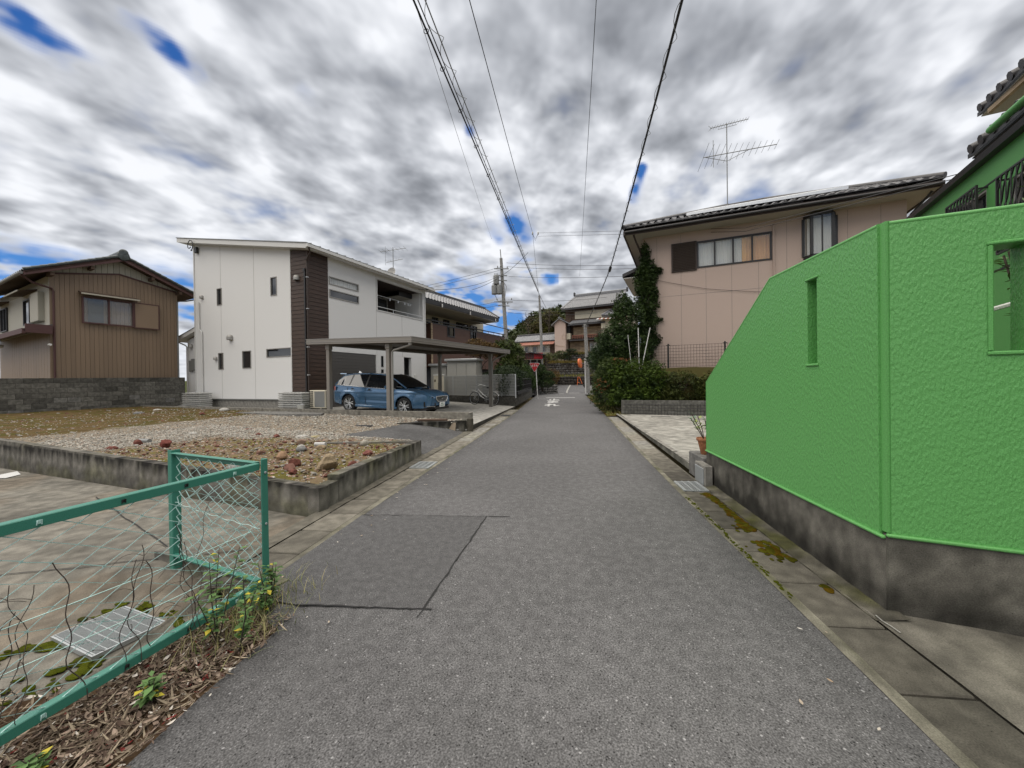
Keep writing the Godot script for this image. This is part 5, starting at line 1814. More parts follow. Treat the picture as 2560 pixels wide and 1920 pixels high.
	b.rod(E * Vector3(13.06, 5.58, 0.0), E * Vector3(17.0, 5.58, 0.0), 0.022, 8)
	for v in [14.35, 15.6, 16.85]: b.rod(E * Vector3(v, 5.38, 0.0), E * Vector3(v, 5.58, 0.0), 0.018, 6)
	part("rail", b, M.silver, o)
	for y in [6.32]:
		b = mb()
		b.rod(E * Vector3(13.1, y, -0.45), E * Vector3(16.6, y, -0.45), 0.016, 6)
		for v in [14.6, 15.3, 15.9, 16.2, 16.4]: b.box(E * Vector3(v, y - 0.07, -0.45), Vector3(0.02, 0.14, 0.06))
		part("laundry_pole", b, M.silver, o)
	# roof: a thin sloping plate with fascia, gutter and standing seams
	var rp := func(u: float, lift: float) -> float: return 7.30 - slope * (u + 11.0) + lift
	b = mb()
	var u0 := -19.95
	var u1 := -10.62
	b.hexa([Vector3(u0, rp.call(u0, -0.02), -8.52), Vector3(u1, rp.call(u1, -0.02), -8.52), Vector3(u1, rp.call(u1, -0.02), -17.7), Vector3(u0, rp.call(u0, -0.02), -17.7), Vector3(u0, rp.call(u0, 0.19), -8.52), Vector3(u1, rp.call(u1, 0.19), -8.52), Vector3(u1, rp.call(u1, 0.19), -17.7), Vector3(u0, rp.call(u0, 0.19), -17.7)])
	var roof := part("roof", b, M.white_trim, o)
	b = mb()
	b.hexa([Vector3(u0 - 0.03, rp.call(u0, 0.193), -8.49), Vector3(u1 + 0.05, rp.call(u1, 0.185), -8.49), Vector3(u1 + 0.05, rp.call(u1, 0.185), -17.73), Vector3(u0 - 0.03, rp.call(u0, 0.193), -17.73), Vector3(u0 - 0.03, rp.call(u0, 0.225), -8.49), Vector3(u1 + 0.05, rp.call(u1, 0.215), -8.49), Vector3(u1 + 0.05, rp.call(u1, 0.215), -17.73), Vector3(u0 - 0.03, rp.call(u0, 0.225), -17.73)])
	part("metal_sheet", b, M.gray_metal, roof)
	for k in 20:
		b = mb()
		var v := 8.75 + k * 0.46
		b.bar(Vector3(u0, rp.call(u0, 0.24), -v), Vector3(u1 + 0.05, rp.call(u1, 0.235), -v), 0.025, 0.035)
		part("standing_seam", b, M.gray_metal, roof)
	b = mb()
	b.bx(Vector3(u1 + 0.002, rp.call(u1, 0.03), -17.72), Vector3(u1 + 0.12, rp.call(u1, 0.15), -8.50))
	part("gutter", b, M.white_trim, roof)
	b = mb()
	b.tube([Vector3(-10.58, rp.call(u1, 0.03), -8.62), Vector3(-10.62, 7.1, -8.72), Vector3(-10.93, 6.85, -8.80), Vector3(-10.95, 6.7, -8.82), Vector3(-10.95, 0.5, -8.82)], 0.035, 8)
	part("downpipe", b, M.dark_brown, o)
	for y in [6.1, 4.75, 3.1, 1.9]:
		b = mb()
		b.cb(Vector3(-10.95, y, -8.82), Vector3(0.09, 0.03, 0.09), 0.005)
		part("pipe_clip", b, M.silver, o)
	b = mb()
	b.bar(Vector3(-11.12, 0.5, -8.84), Vector3(-11.12, 6.45, -8.84), 0.07, 0.05)
	b.bx(Vector3(-11.2, 6.38, -8.87), Vector3(-11.08, 6.5, -8.80))
	part("cable_duct", b, M.black_trim, o)
	b = mb()
	b.tube([Vector3(-18.78, 5.75, -8.83), Vector3(-18.78, 4.40, -8.83), Vector3(-18.58, 4.25, -8.83), Vector3(-18.56, 4.1, -8.83), Vector3(-18.56, 0.6, -8.83)], 0.035, 8)
	part("downpipe", b, M.white_trim, o)
	# hooded vents
	for q in [[-16.3, 3.82, 0.15], [-17.5, 2.85, 0.10], [-18.55, 6.0, 0.10], [-11.62, 6.16, 0.14]]:
		b = mb()
		b.lathe([Vector2(q[2], -q[2] * 0.75), Vector2(q[2] * 1.0, 0.0), Vector2(q[2] * 0.93, q[2] * 0.45), Vector2(q[2] * 0.6, q[2] * 0.8), Vector2(0.0, q[2] * 0.95)], Vector3(q[0], q[1], -8.90 + q[2] * 0.35), 12)
		part("vent_hood", b, M.alu, o)
	# the black cable loop under the roof corner
	b = mb()
	var pts := []
	for i in 28:
		var w := -2.2 + i / 27.0 * 7.2
		pts.append(Vector3(-18.62 + 0.20 * cos(w) + (0.16 if i < 3 else 0.0), 8.48 + 0.26 * sin(w) + (0.10 if i > 20 else 0.0) * (i - 20) * 0.25, -8.44 + 0.02 * i / 27.0))
	b.tube(pts, 0.022, 6)
	b.cb(Vector3(-18.86, 8.40, -8.82), Vector3(0.18, 0.30, 0.12), 0.02)
	part("cable_loop", b, M.black_trim, o)
	# the annex on the left with its little roof
	b = mb()
	pierced(b, [Vector2(-20.6, 0.42), Vector2(-18.9, 0.42), Vector2(-18.9, 4.38), Vector2(-20.6, 3.92)], [], -2.0, 0.0, Transform3D(Basis(), Vector3(0, 0, -9.25)))
	var annex := part("annex_wall", b, M.white_siding, o)
	b = mb()
	b.hexa([Vector3(-21.1, 3.86, -8.95), Vector3(-19.25, 4.36, -8.95), Vector3(-19.25, 4.36, -11.4), Vector3(-21.1, 3.86, -11.4), Vector3(-21.12, 4.04, -8.95), Vector3(-19.25, 4.54, -8.95), Vector3(-19.25, 4.54, -11.4), Vector3(-21.12, 4.04, -11.4)])
	part("annex_roof", b, M.white_trim, annex)
	b = mb()
	b.hexa([Vector3(-21.14, 4.045, -8.93), Vector3(-19.25, 4.545, -8.93), Vector3(-19.25, 4.545, -11.4), Vector3(-21.14, 4.045, -11.4), Vector3(-21.14, 4.07, -8.93), Vector3(-19.25, 4.57, -8.93), Vector3(-19.25, 4.57, -11.4), Vector3(-21.14, 4.07, -11.4)])
	part("roof_sheet", b, M.gray_metal, annex)
	b = mb()
	b.tube([Vector3(-21.05, 3.85, -9.05), Vector3(-20.7, 3.7, -9.15), Vector3(-20.56, 3.6, -9.19), Vector3(-20.56, 0.5, -9.19)], 0.035, 8)
	part("downpipe", b, M.white_trim, o)
	b = mb()
	b.cb(Vector3(-19.85, 2.62, -9.16), Vector3(0.34, 0.62, 0.16), 0.02)
	b.cb(Vector3(-20.25, 2.55, -9.21), Vector3(0.30, 0.6, 0.06), 0.01)
	part("meter_cabinet", b, M.gray_metal, o)
	b = mb()
	b.lathe([Vector2(0.11, -0.1), Vector2(0.11, 0.03), Vector2(0.06, 0.11), Vector2(0.0, 0.12)], Vector3(-20.22, 3.62, -9.2), 10)
	part("vent_hood", b, M.alu, o)
	# garage front and entrance under the carport roof
	b = mb()
	for k in 34: b.bx(Vector3(-11.06, 0.45 + k * 0.075, -12.9), Vector3(-11.015 - 0.012 * (k % 2), 0.522 + k * 0.075, -10.05))
	part("roller_shutter", b, M.shutter, o)
	b = mb()
	b.bx(Vector3(-11.2, 0.42, -12.95), Vector3(-11.08, 3.0, -9.95))
	b.bx(Vector3(-12.0, 0.42, -15.86), Vector3(-11.6, 3.0, -15.2))
	part("recess", b, M.dark_brown, o)
	b = mb()
	b.cb(E * Vector3(16.2, 1.85, 0.02), Vector3(0.05, 0.30, 0.18), 0.01)
	part("intercom", b, M.white_trim, o)
	# aerial and dish on the roof
	var at := Vector3(-11.6, 7.55, -15.1)
	o = thing("roof_aerial", "thin television aerial with a round dish on the white house roof", "aerial", at, LF)
	b = mb()
	b.rod(at, at + Vector3(0, 1.85, 0), 0.02, 6)
	part("mast", b, M.gray_metal, o)
	b = mb()
	b.rod(at + Vector3(-0.75, 1.62, 0.25), at + Vector3(0.75, 1.78, -0.25), 0.014, 5)
	for i in 7:
		var p := at + Vector3(lerpf(-0.7, 0.7, i / 6.0), lerpf(1.63, 1.77, i / 6.0), lerpf(0.24, -0.24, i / 6.0))
		b.rod(p - Vector3(0.12, 0.0, 0.36), p + Vector3(0.12, 0.0, 0.36), 0.007, 4)
	b.rod(at + Vector3(-0.42, 1.0, 0.1), at + Vector3(0.62, 1.12, -0.1), 0.014, 5)
	b.rod(at + Vector3(-0.47, 0.85, 0.1), at + Vector3(-0.47, 1.95, 0.1), 0.010, 4)
	for i in 5: b.rod(at + Vector3(-0.3 + i * 0.2, 0.96 + 0.02 * i, 0.14), at + Vector3(-0.3 + i * 0.2, 1.12 + 0.02 * i, 0.06), 0.007, 4)
	part("antenna", b, M.gray_metal, o)
	b = mb()
	b.lathe([Vector2(0.0, 0.0), Vector2(0.16, 0.02), Vector2(0.31, 0.09), Vector2(0.315, 0.095), Vector2(0.16, 0.035), Vector2(0.0, 0.015)], at + Vector3(0, 0.32, 0.12), 20, Basis(Vector3.RIGHT, PI * 0.42))
	b.rod(at + Vector3(0, 0.25, 0.12), at + Vector3(0.05, 0.22, 0.45), 0.012, 5)
	part("dish", b, M.alu, o)
	# air-conditioner outside unit
	at = Vector3(-9.95, 0.46, -8.55)
	o = thing("outdoor_unit", "cream air-conditioner outdoor unit beside the left carport post", "air conditioner", at, LF)
	b = mb()
	b.cb(at + Vector3(0, 0.42, 0), Vector3(0.92, 0.74, 0.34), 0.025)
	part("casing", b, M.cream, o)
	b = mb()
	for i in 2:
		for j in 8: b.bx(at + Vector3(-0.466, 0.10 + j * 0.085, -0.14 + i * 0.14), at + Vector3(-0.461, 0.165 + j * 0.085, -0.02 + i * 0.14))
	for i in 3:
		for j in 8: b.bx(at + Vector3(-0.43 + i * 0.075, 0.10 + j * 0.085, 0.171), at + Vector3(-0.375 + i * 0.075, 0.165 + j * 0.085, 0.174))
	part("vent_slots", b, M.near_black, o)
	b = mb()
	b.bx(at + Vector3(-0.15, 0.10, 0.171), at + Vector3(0.42, 0.74, 0.175))
	part("grille", b, M.gray_metal, o)
	for s in [-0.3, 0.3]:
		b = mb()
		b.bx(at + Vector3(s - 0.05, -0.04, -0.18), at + Vector3(s + 0.05, 0.05, 0.18))
		part("foot", b, M.black_trim, o)
	# two stacks of trough-shaped concrete slabs
	var stacks := [[-18.05, 8.32, "at the left end of the white house, before the downpipe"], [-11.15, 8.35, "at the foot of the brown corner of the white house"]]
	var words := ["lowest", "second from below", "third from below", "fourth from below", "fourth from the top", "third from the top", "second from the top", "topmost"]
	for s in stacks:
		for k in 8:
			var y := 0.44 + k * 0.092
			off = Vector3(s[0], y, -s[1])
			b = mb()
			b.col = Color(1, 1, 1) * rng.randf_range(0.8, 1.05)
			var t := rng.randf_range(-0.015, 0.015)
			var hx := 0.73
			for h in [-0.36, 0.36]:
				b.hexa([off + Vector3(h - 0.33, 0.0, 0.24), off + Vector3(h + 0.33, 0.0, 0.24), off + Vector3(h + 0.33, 0.0, -0.24), off + Vector3(h - 0.33, 0.0, -0.24), off + Vector3(h - 0.36 + t, 0.05, 0.30), off + Vector3(h + 0.36 + t, 0.05, 0.30), off + Vector3(h + 0.36 + t, 0.05, -0.28), off + Vector3(h - 0.36 + t, 0.05, -0.28)])
				b.bx(off + Vector3(h - 0.36 + t, 0.05, -0.28), off + Vector3(h + 0.36 + t, 0.062, 0.30))
			for q in [-0.55, -0.1, 0.1, 0.55]: b.bx(off + Vector3(q - 0.04, 0.072, -0.2), off + Vector3(q + 0.04, 0.092, 0.2))
			solo("trough_slab", b, M.white_trim, LF, off, "pale concrete trough slab, %s in the stack %s" % [words[k], s[2]], "concrete slab", "trough slabs stacked by the white house")
	off = Vector3(-10.35, 0.45, -7.95)
	b = mb()
	b.lathe([Vector2(0.0, 0.0), Vector2(0.12, 0.0), Vector2(0.155, 0.24), Vector2(0.165, 0.25), Vector2(0.145, 0.25), Vector2(0.11, 0.02), Vector2(0.0, 0.02)], off, 16)
	solo("bucket", b, M.silver, LF, off, "small silver bucket next to the slab stack by the carport", "bucket")

func build_carport() -> void:
	var at := Vector3(-8.2, 0.4, -7.4)
	var o := thing("carport", "grey-brown aluminium flat-roofed carport on slim posts over the blue car", "carport", at, LF)
	# roof plane: falls towards the lane and a little towards the viewer
	var top := func(u: float, v: float) -> float: return 2.99 - 0.034 * (u + 4.3) + 0.012 * (v - 7.2)
	var u0 := -9.0
	var u1 := -4.22
	var v0 := 7.15
	var v1 := 15.05
	var b := mb()
	var slab := func(bb: MB, ua: float, ub: float, va: float, vb: float, lo: float, hi: float) -> void:
		bb.hexa([Vector3(ua, top.call(ua, va) + lo, -va), Vector3(ub, top.call(ub, va) + lo, -va), Vector3(ub, top.call(ub, vb) + lo, -vb), Vector3(ua, top.call(ua, vb) + lo, -vb), Vector3(ua, top.call(ua, va) + hi, -va), Vector3(ub, top.call(ub, va) + hi, -va), Vector3(ub, top.call(ub, vb) + hi, -vb), Vector3(ua, top.call(ua, vb) + hi, -vb)])
	slab.call(b, u0 + 0.05, u1 - 0.05, v0 + 0.05, v1 - 0.05, -0.06, -0.02)
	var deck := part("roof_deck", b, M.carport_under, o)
	for k in 22:
		b = mb()
		var v := v0 + 0.25 + k * 0.355
		slab.call(b, u0 + 0.06, u1 - 0.06, v, v + 0.04, -0.02, 0.012)
		part("deck_rib", b, M.carport, deck)
	for q in [[u0, u1, v0, v0 + 0.06], [u0, u1, v1 - 0.06, v1], [u0, u0 + 0.06, v0 + 0.06, v1 - 0.06], [u1 - 0.06, u1, v0 + 0.06, v1 - 0.06]]:
		b = mb()
		slab.call(b, q[0], q[1], q[2], q[3], -0.175, 0.0)
		part("fascia", b, M.carport, o)
	for q in [[u0 - 0.012, u1 + 0.012, v0 - 0.012, v0 + 0.05], [u1 - 0.05, u1 + 0.012, v0 + 0.05, v1]]:
		b = mb()
		slab.call(b, q[0], q[1], q[2], q[3], 0.002, 0.022)
		slab.call(b, q[0], q[1], q[2], q[3] if q[3] < 8 else v1, -0.10, -0.088)
		part("fascia_lip", b, M.alu, o)
	for q in [[-8.16, 7.42], [-5.38, 7.42], [-8.05, 14.45], [-5.05, 14.45]]:
		b = mb()
		var gp := LF * Vector3(q[0], 0, -q[1])
		var y0 := pad_y(gp.x) - 0.05
		var y1: float = top.call(q[0], q[1]) - 0.19
		b.cb(Vector3(q[0], (y0 + y1) / 2, -q[1]), Vector3(0.15, y1 - y0, 0.15), 0.012)
		b.cb(Vector3(q[0], y1 - 0.08, -q[1]), Vector3(0.19, 0.20, 0.19), 0.02)
		part("post", b, M.carport, o)
	for v in [7.42, 14.45]:
		b = mb()
		slab.call(b, u0 + 0.07, u1 - 0.07, v - 0.07, v + 0.07, -0.19, -0.062)
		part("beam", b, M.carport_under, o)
	for u in [-8.1, -5.2]:
		b = mb()
		slab.call(b, u - 0.06, u + 0.06, v0 + 0.35, v1 - 0.7, -0.185, -0.065)
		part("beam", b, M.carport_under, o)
	b = mb()
	var ye: float = top.call(u1, v0) - 0.18
	b.tube([Vector3(u1 - 0.12, ye + 0.04, -v0 - 0.10), Vector3(u1 - 0.14, ye - 0.06, -v0 - 0.12), Vector3(-5.12, ye - 0.20, -7.36), Vector3(-5.20, ye - 0.26, -7.38), Vector3(-5.21, 0.40, -7.38)], 0.035, 8)
	b.cb(Vector3(u1 - 0.13, ye + 0.0, -v0 - 0.10), Vector3(0.10, 0.14, 0.10), 0.01)
	part("downpipe", b, M.alu, o)
	b = mb()
	b.tube([Vector3(u1 - 0.12, top.call(u1, v1) - 0.18, -v1 + 0.12), Vector3(-4.8, top.call(u1, v1) - 0.45, -14.5), Vector3(-4.92, top.call(u1, v1) - 0.6, -14.42), Vector3(-4.94, 0.25, -14.42)], 0.033, 8)
	part("downpipe", b, M.alu, o)
	# a small camera and lamp on the roof edge by the house
	b = mb()
	b.tube([Vector3(-8.72, top.call(-8.7, 9.0) + 0.02, -9.0), Vector3(-8.72, top.call(-8.7, 9.0) + 0.20, -9.0), Vector3(-8.45, top.call(-8.7, 9.0) + 0.16, -8.9)], 0.05, 8)
	part("security_camera", b, M.silver, o)

# the estate car: x along its length (nose at +x), y up, z to its left and right; built about the middle of the wheelbase
func build_car() -> void:
	var rear := LF * Vector3(-8.12, 0, -9.13)
	var front := LF * Vector3(-5.47, 0, -9.13)
	rear.y = pad_y(rear.x) + 0.0
	front.y = pad_y(front.x) + 0.0
	var xd := (front - rear).normalized()
	var zd := xd.cross(Vector3.UP).normalized()
	var fr := Transform3D(Basis(xd, zd.cross(xd), zd), (rear + front) / 2)
	var o := thing("parked_car", "blue estate car parked nose-out under the carport", "car", Vector3.ZERO, fr)
	# stations along the length: x, sill, waist height, half width at the waist, half width at sill
	var P := [[-2.33, 0.62, 0.88, 0.60], [-2.27, 0.40, 0.98, 0.74], [-2.1, 0.32, 1.00, 0.83], [-1.75, 0.27, 1.00, 0.875], [-1.3, 0.25, 0.985, 0.89], [-0.6, 0.24, 0.955, 0.89], [0.2, 0.24, 0.93, 0.89], [0.85, 0.25, 0.93, 0.885], [1.3, 0.26, 0.92, 0.885], [1.75, 0.27, 0.87, 0.865], [2.05, 0.28, 0.80, 0.80], [2.22, 0.32, 0.72, 0.70], [2.32, 0.40, 0.62, 0.55]]
	var at := func(x: float, k: int) -> float:
		for i in P.size() - 1:
			if x <= P[i + 1][0]:
				var f: float = clampf((x - P[i][0]) / (P[i + 1][0] - P[i][0]), 0, 1)
				f = f * f * (3.0 - 2.0 * f) * 0.35 + f * 0.65
				return lerpf(P[i][k], P[i + 1][k], f)
		return P[P.size() - 1][k]
	var wheels := [-1.325, 1.325]
	# body side: a grid with the wheel arches pressed in
	var b := mb()
	for sg in [-1.0, 1.0]:
		b.grid(120, 16, func(s: float, t: float) -> Vector3:
			var x: float = lerpf(-2.33, 2.32, s) * (1.0 if sg > 0 else -1.0)
			var lo: float = at.call(x, 1)
			for w in wheels:
				var d: float = absf(x - w)
				if d < 0.375: lo = maxf(lo, 0.325 + sqrt(maxf(0.375 * 0.375 - d * d, 0.0)))
			var hi: float = at.call(x, 2)
			lo = minf(lo, hi - 0.03)
			var y := lerpf(lo, hi, t)
			var hw: float = at.call(x, 3)
			var bulge := 1.0 - 0.05 * pow(clampf((y - 0.62) / 0.38, -1.0, 1.0), 2.0)
			var z: float = hw * bulge
			var flare := 0.0
			for w in wheels: flare += 0.028 * exp(-pow((Vector2(x, y).distance_to(Vector2(w, 0.325)) - 0.40) / 0.09, 2.0))
			z += flare - 0.022 * exp(-pow((y - 0.50) / 0.07, 2.0)) * smoothstep(-1.0, -0.5, x) * smoothstep(1.0, 0.6, x)
			z += 0.016 * exp(-pow((y - 0.80 - 0.02 * x) / 0.035, 2.0))
			return Vector3(x, y, z * sg))
	# bonnet, cowl and the shoulder behind
	b.grid(24, 24, func(s: float, t: float) -> Vector3:
		var x := lerpf(0.70, 2.32, t)
		var hw: float = at.call(x, 3) * 0.95
		var z := lerpf(hw, -hw, 1.0 - s) * -1.0
		z = lerpf(-hw, hw, s) * 1.0
		var e := absf(z) / hw
		var y: float = at.call(x, 2) + (1.0 - e * e) * 0.065 * smoothstep(2.36, 1.9, x) + 0.014 * exp(-pow((e - 0.62) / 0.14, 2.0))
		return Vector3(x, y, z))
	# nose and tail
	b.grid(20, 10, func(s: float, t: float) -> Vector3:
		var hw: float = lerpf(0.60, 0.55, t)
		var z := lerpf(hw, -hw, s)
		return Vector3(2.32 + 0.035 * (1.0 - pow(z / 0.6, 2.0)), lerpf(0.38, 0.645, t), z))
	b.grid(20, 12, func(s: float, t: float) -> Vector3:
		var z := lerpf(-0.62, 0.62, s)
		return Vector3(-2.33 - 0.03 * (1.0 - pow(z / 0.62, 2.0)), lerpf(0.38, 0.93, t), z))
	part("body", b, M.car_paint, o)
	# the greenhouse: roof line of x, height, half width
	var R := [[-2.20, 1.02, 0.70], [-2.02, 1.26, 0.64], [-1.80, 1.40, 0.60], [-1.3, 1.465, 0.575], [-0.6, 1.49, 0.57], [0.0, 1.475, 0.565], [0.35, 1.435, 0.56], [0.75, 1.27, 0.60], [1.30, 0.985, 0.70]]
	var rt := func(x: float, k: int) -> float:
		for i in R.size() - 1:
			if x <= R[i + 1][0]:
				var f: float = clampf((x - R[i][0]) / (R[i + 1][0] - R[i][0]), 0, 1)
				return lerpf(R[i][k], R[i + 1][k], f)
		return R[R.size() - 1][k]
	b = mb()
	b.grid(14, 30, func(s: float, t: float) -> Vector3:
		var x := lerpf(-1.86, 0.36, t)
		var hw: float = rt.call(x, 2)
		var z := lerpf(-hw, hw, s)
		return Vector3(x, rt.call(x, 1) + 0.035 * (1.0 - pow(z / hw, 2.0)), z))
	for sg in [-1.0, 1.0]:   # the cant rail and pillars
		for q in [[-2.20, -1.82], [-1.82, -1.3], [-1.3, -0.6], [-0.6, 0.0], [0.0, 0.36], [0.36, 0.75], [0.75, 1.30]]:
			b.bar(Vector3(q[0], rt.call(q[0], 1) - 0.01, sg * (rt.call(q[0], 2) + 0.005)), Vector3(q[1], rt.call(q[1], 1) - 0.01, sg * (rt.call(q[1], 2) + 0.005)), 0.06, 0.05, 0.012)
	part("roof", b, M.car_paint, o)
	# glass sides
	var side_y := func(x: float) -> float: return at.call(clampf(x, -2.2, 1.3), 2)
	for sg in [-1.0, 1.0]:
		for q in [[-2.02, -1.34], [-1.28, -0.52], [-0.46, 0.42], [0.46, 0.92]]:
			b = mb()
			b.grid(8, 4, func(s: float, t: float) -> Vector3:
				var x: float = lerpf(q[0], q[1], s) if sg > 0 else lerpf(q[1], q[0], s)
				var y0: float = side_y.call(x) + 0.015
				var y1: float = maxf(rt.call(x, 1) - 0.025, y0 + 0.005)
				return Vector3(x, lerpf(y0, y1, t), sg * lerpf(0.865 if x > -1.7 else 0.80, rt.call(x, 2) + 0.025, t)))
			part("side_window", b, M.dark_pane, o)
		for q in [-1.31, -0.49, 0.44]:
			b = mb()
			b.bar(Vector3(q, side_y.call(q), sg * 0.868), Vector3(q - 0.01, rt.call(q, 1) - 0.02, sg * (rt.call(q, 2) + 0.022)), 0.07, 0.012)
			part("pillar", b, M.car_black, o)
		b = mb()
		var tr := []
		for i in 16:
			var x := lerpf(-2.05, 0.95, i / 15.0)
			tr.append(Vector3(x, side_y.call(x) + 0.014, sg * (0.872 if x > -1.7 else 0.80 + (x + 2.05) * 0.2)))
		b.tube(tr, 0.009, 5)
		part("waist_trim", b, M.chrome, o)
		for q in [-1.12, -0.28]:
			b = mb()
			b.cb(Vector3(q, 0.845, sg * 0.895), Vector3(0.20, 0.03, 0.028), 0.01)
			part("handle", b, M.car_paint, o)
			b = mb()
			b.lathe([Vector2(0.0, 0.0), Vector2(0.075, 0.004), Vector2(0.08, 0.0)], Vector3(q - 0.02, 0.838, sg * 0.876), 14, Basis(Vector3.RIGHT, PI / 2 * sg))
			part("handle_cup", b, M.car_black, o)
		for q in [-1.36, -0.47, 0.60]:   # door gaps
			b = mb()
			b.bar(Vector3(q, 0.34, sg * 0.884), Vector3(q - 0.03, 0.94, sg * 0.884), 0.008, 0.010)
			part("door_gap", b, M.near_black, o)
		b = mb()
		b.cb(Vector3(0.66, 1.00, sg * 1.0), Vector3(0.14, 0.13, 0.22), 0.04)
		part("mirror", b, M.car_paint, o)
		b = mb()
		b.bar(Vector3(-1.0, 0.245, sg * 0.86), Vector3(1.0, 0.245, sg * 0.86), 0.05, 0.09, 0.02)
		part("sill", b, M.car_paint, o)
	# windscreen and rear screen
	b = mb()
	b.grid(12, 8, func(s: float, t: float) -> Vector3:
		var x := lerpf(1.28, 0.36, t)
		var hw := lerpf(0.72, 0.555, t)
		var z := lerpf(hw, -hw, s)
		return Vector3(x + 0.06 * (1.0 - pow(z / hw, 2.0)), rt.call(x, 1) + 0.012 + 0.03 * (1.0 - pow(z / hw, 2.0)) * t, z))
	part("windscreen", b, M.dark_pane, o)
	b = mb()
	b.grid(10, 6, func(s: float, t: float) -> Vector3:
		var x := lerpf(-2.22, -1.86, t)
		var hw := lerpf(0.68, 0.59, t)
		return Vector3(x, rt.call(x, 1) + 0.008, lerpf(-hw, hw, s)))
	part("rear_window", b, M.dark_pane, o)
	b = mb()
	b.hexa([Vector3(-2.12, 1.445, 0.55), Vector3(-1.78, 1.44, 0.56), Vector3(-1.78, 1.44, -0.56), Vector3(-2.12, 1.445, -0.55), Vector3(-2.14, 1.475, 0.52), Vector3(-1.78, 1.475, 0.55), Vector3(-1.78, 1.475, -0.55), Vector3(-2.14, 1.475, -0.52)])
	part("spoiler", b, M.car_paint, o)
	b = mb()
	b.hexa([Vector3(-1.66, 1.50, 0.03), Vector3(-1.48, 1.50, 0.03), Vector3(-1.48, 1.50, -0.03), Vector3(-1.66, 1.50, -0.03), Vector3(-1.66, 1.58, 0.008), Vector3(-1.60, 1.57, 0.008), Vector3(-1.60, 1.57, -0.008), Vector3(-1.66, 1.58, -0.008)])
	part("aerial_fin", b, M.silver, o)
	# bonnet scoop
	b = mb()
	b.grid(10, 6, func(s: float, t: float) -> Vector3:
		var z := lerpf(-0.26, 0.26, s)
		var x := lerpf(1.15, 1.62, t)
		return Vector3(x, at.call(x, 2) + 0.06 + 0.055 * (1.0 - pow(z / 0.27, 4.0)) * smoothstep(0.0, 0.7, t), z))
	part("bonnet_scoop", b, M.car_paint, o)
	b = mb()
	b.grid(8, 2, func(s: float, t: float) -> Vector3:
		var z := lerpf(0.23, -0.23, s)
		return Vector3(1.625, at.call(1.62, 2) + 0.055 + 0.048 * t * (1.0 - pow(z / 0.25, 4.0)), z))
	part("scoop_mouth", b, M.near_black, o)
	# grille with its chrome surround, plate, lamps, bumper openings
	b = mb()
	b.grid(8, 3, func(s: float, t: float) -> Vector3:
		var hw := lerpf(0.28, 0.36, t)
		return Vector3(2.372 - 0.01 * t, lerpf(0.52, 0.695, t), lerpf(hw, -hw, s)))
	var gr := part("grille", b, M.near_black, o)
	b = mb()
	for k in 3: b.bar(Vector3(2.378, 0.555 + k * 0.045, 0.30), Vector3(2.378, 0.555 + k * 0.045, -0.30), 0.012, 0.012)
	part("grille_bar", b, M.silver, gr)
	b = mb()
	b.tube([Vector3(2.375, 0.70, 0.37), Vector3(2.375, 0.60, 0.345), Vector3(2.378, 0.515, 0.27), Vector3(2.38, 0.51, 0.0), Vector3(2.378, 0.515, -0.27), Vector3(2.375, 0.60, -0.345), Vector3(2.375, 0.70, -0.37)], 0.016, 6)
	b.tube([Vector3(2.375, 0.70, 0.37), Vector3(2.385, 0.715, 0.0), Vector3(2.375, 0.70, -0.37)], 0.020, 6)
	part("grille_surround", b, M.chrome, gr)
	b = mb()
	b.lathe([Vector2(0.0, 0.0), Vector2(0.05, 0.0), Vector2(0.052, 0.008), Vector2(0.0, 0.012)], Vector3(2.382, 0.64, 0), 16, Basis(Vector3.FORWARD, PI / 2) * Basis().scaled(Vector3(0.6, 1, 1.3)))
	part("badge", b, M.chrome, gr)
	b = mb()
	b.cb(Vector3(2.385, 0.40, 0.0), Vector3(0.012, 0.165, 0.33), 0.004)
	var np := part("number_plate", b, M.plate, o)
	b = mb()
	for k in 4: b.bx(Vector3(2.392, 0.345, 0.11 - k * 0.065), Vector3(2.394, 0.405, 0.075 - k * 0.065))
	b.bx(Vector3(2.392, 0.43, -0.08), Vector3(2.394, 0.46, 0.09))
	part("digits", b, M.plate_ink, np)
	for sg in [-1.0, 1.0]:
		b = mb()
		b.grid(8, 4, func(s: float, t: float) -> Vector3:
			var f := s if sg < 0 else 1.0 - s
			var x := lerpf(2.30, 1.80, f)
			var z: float = lerpf(0.46, at.call(1.80, 3) * 0.985, f)
			return Vector3(x + 0.018, lerpf(lerpf(0.575, 0.66, f), lerpf(0.69, 0.795, f), t), sg * z * 1.01))
		var hl := part("headlight", b, M.car_black, o)
		b = mb()
		b.grid(6, 3, func(s: float, t: float) -> Vector3:
			var f := 0.25 + 0.7 * (s if sg < 0 else 1.0 - s)
			var x := lerpf(2.30, 1.80, f)
			var z: float = lerpf(0.46, at.call(1.80, 3) * 0.985, f)
			return Vector3(x + 0.026, lerpf(lerpf(0.60, 0.68, f), lerpf(0.68, 0.775, f), t), sg * z * 1.015))
		part("lens", b, M.lamp_clear, hl)
		b = mb()
		b.grid(4, 3, func(s: float, t: float) -> Vector3:
			var f := s if sg > 0 else 1.0 - s
			return Vector3(lerpf(-2.335, -2.02, f) - 0.012, lerpf(0.80, 0.96, t), sg * lerpf(0.60, 0.865, sqrt(f))))
		part("tail_light", b, M.lamp_red, o)
		b = mb()
		b.grid(6, 3, func(s: float, t: float) -> Vector3:
			var f := s if sg < 0 else 1.0 - s
			return Vector3(lerpf(2.355, 2.12, f) + 0.006, lerpf(0.33, lerpf(0.47, 0.52, f), t), sg * lerpf(0.38, 0.78, f)))
		part("bumper_opening", b, M.near_black, o)
		b = mb()
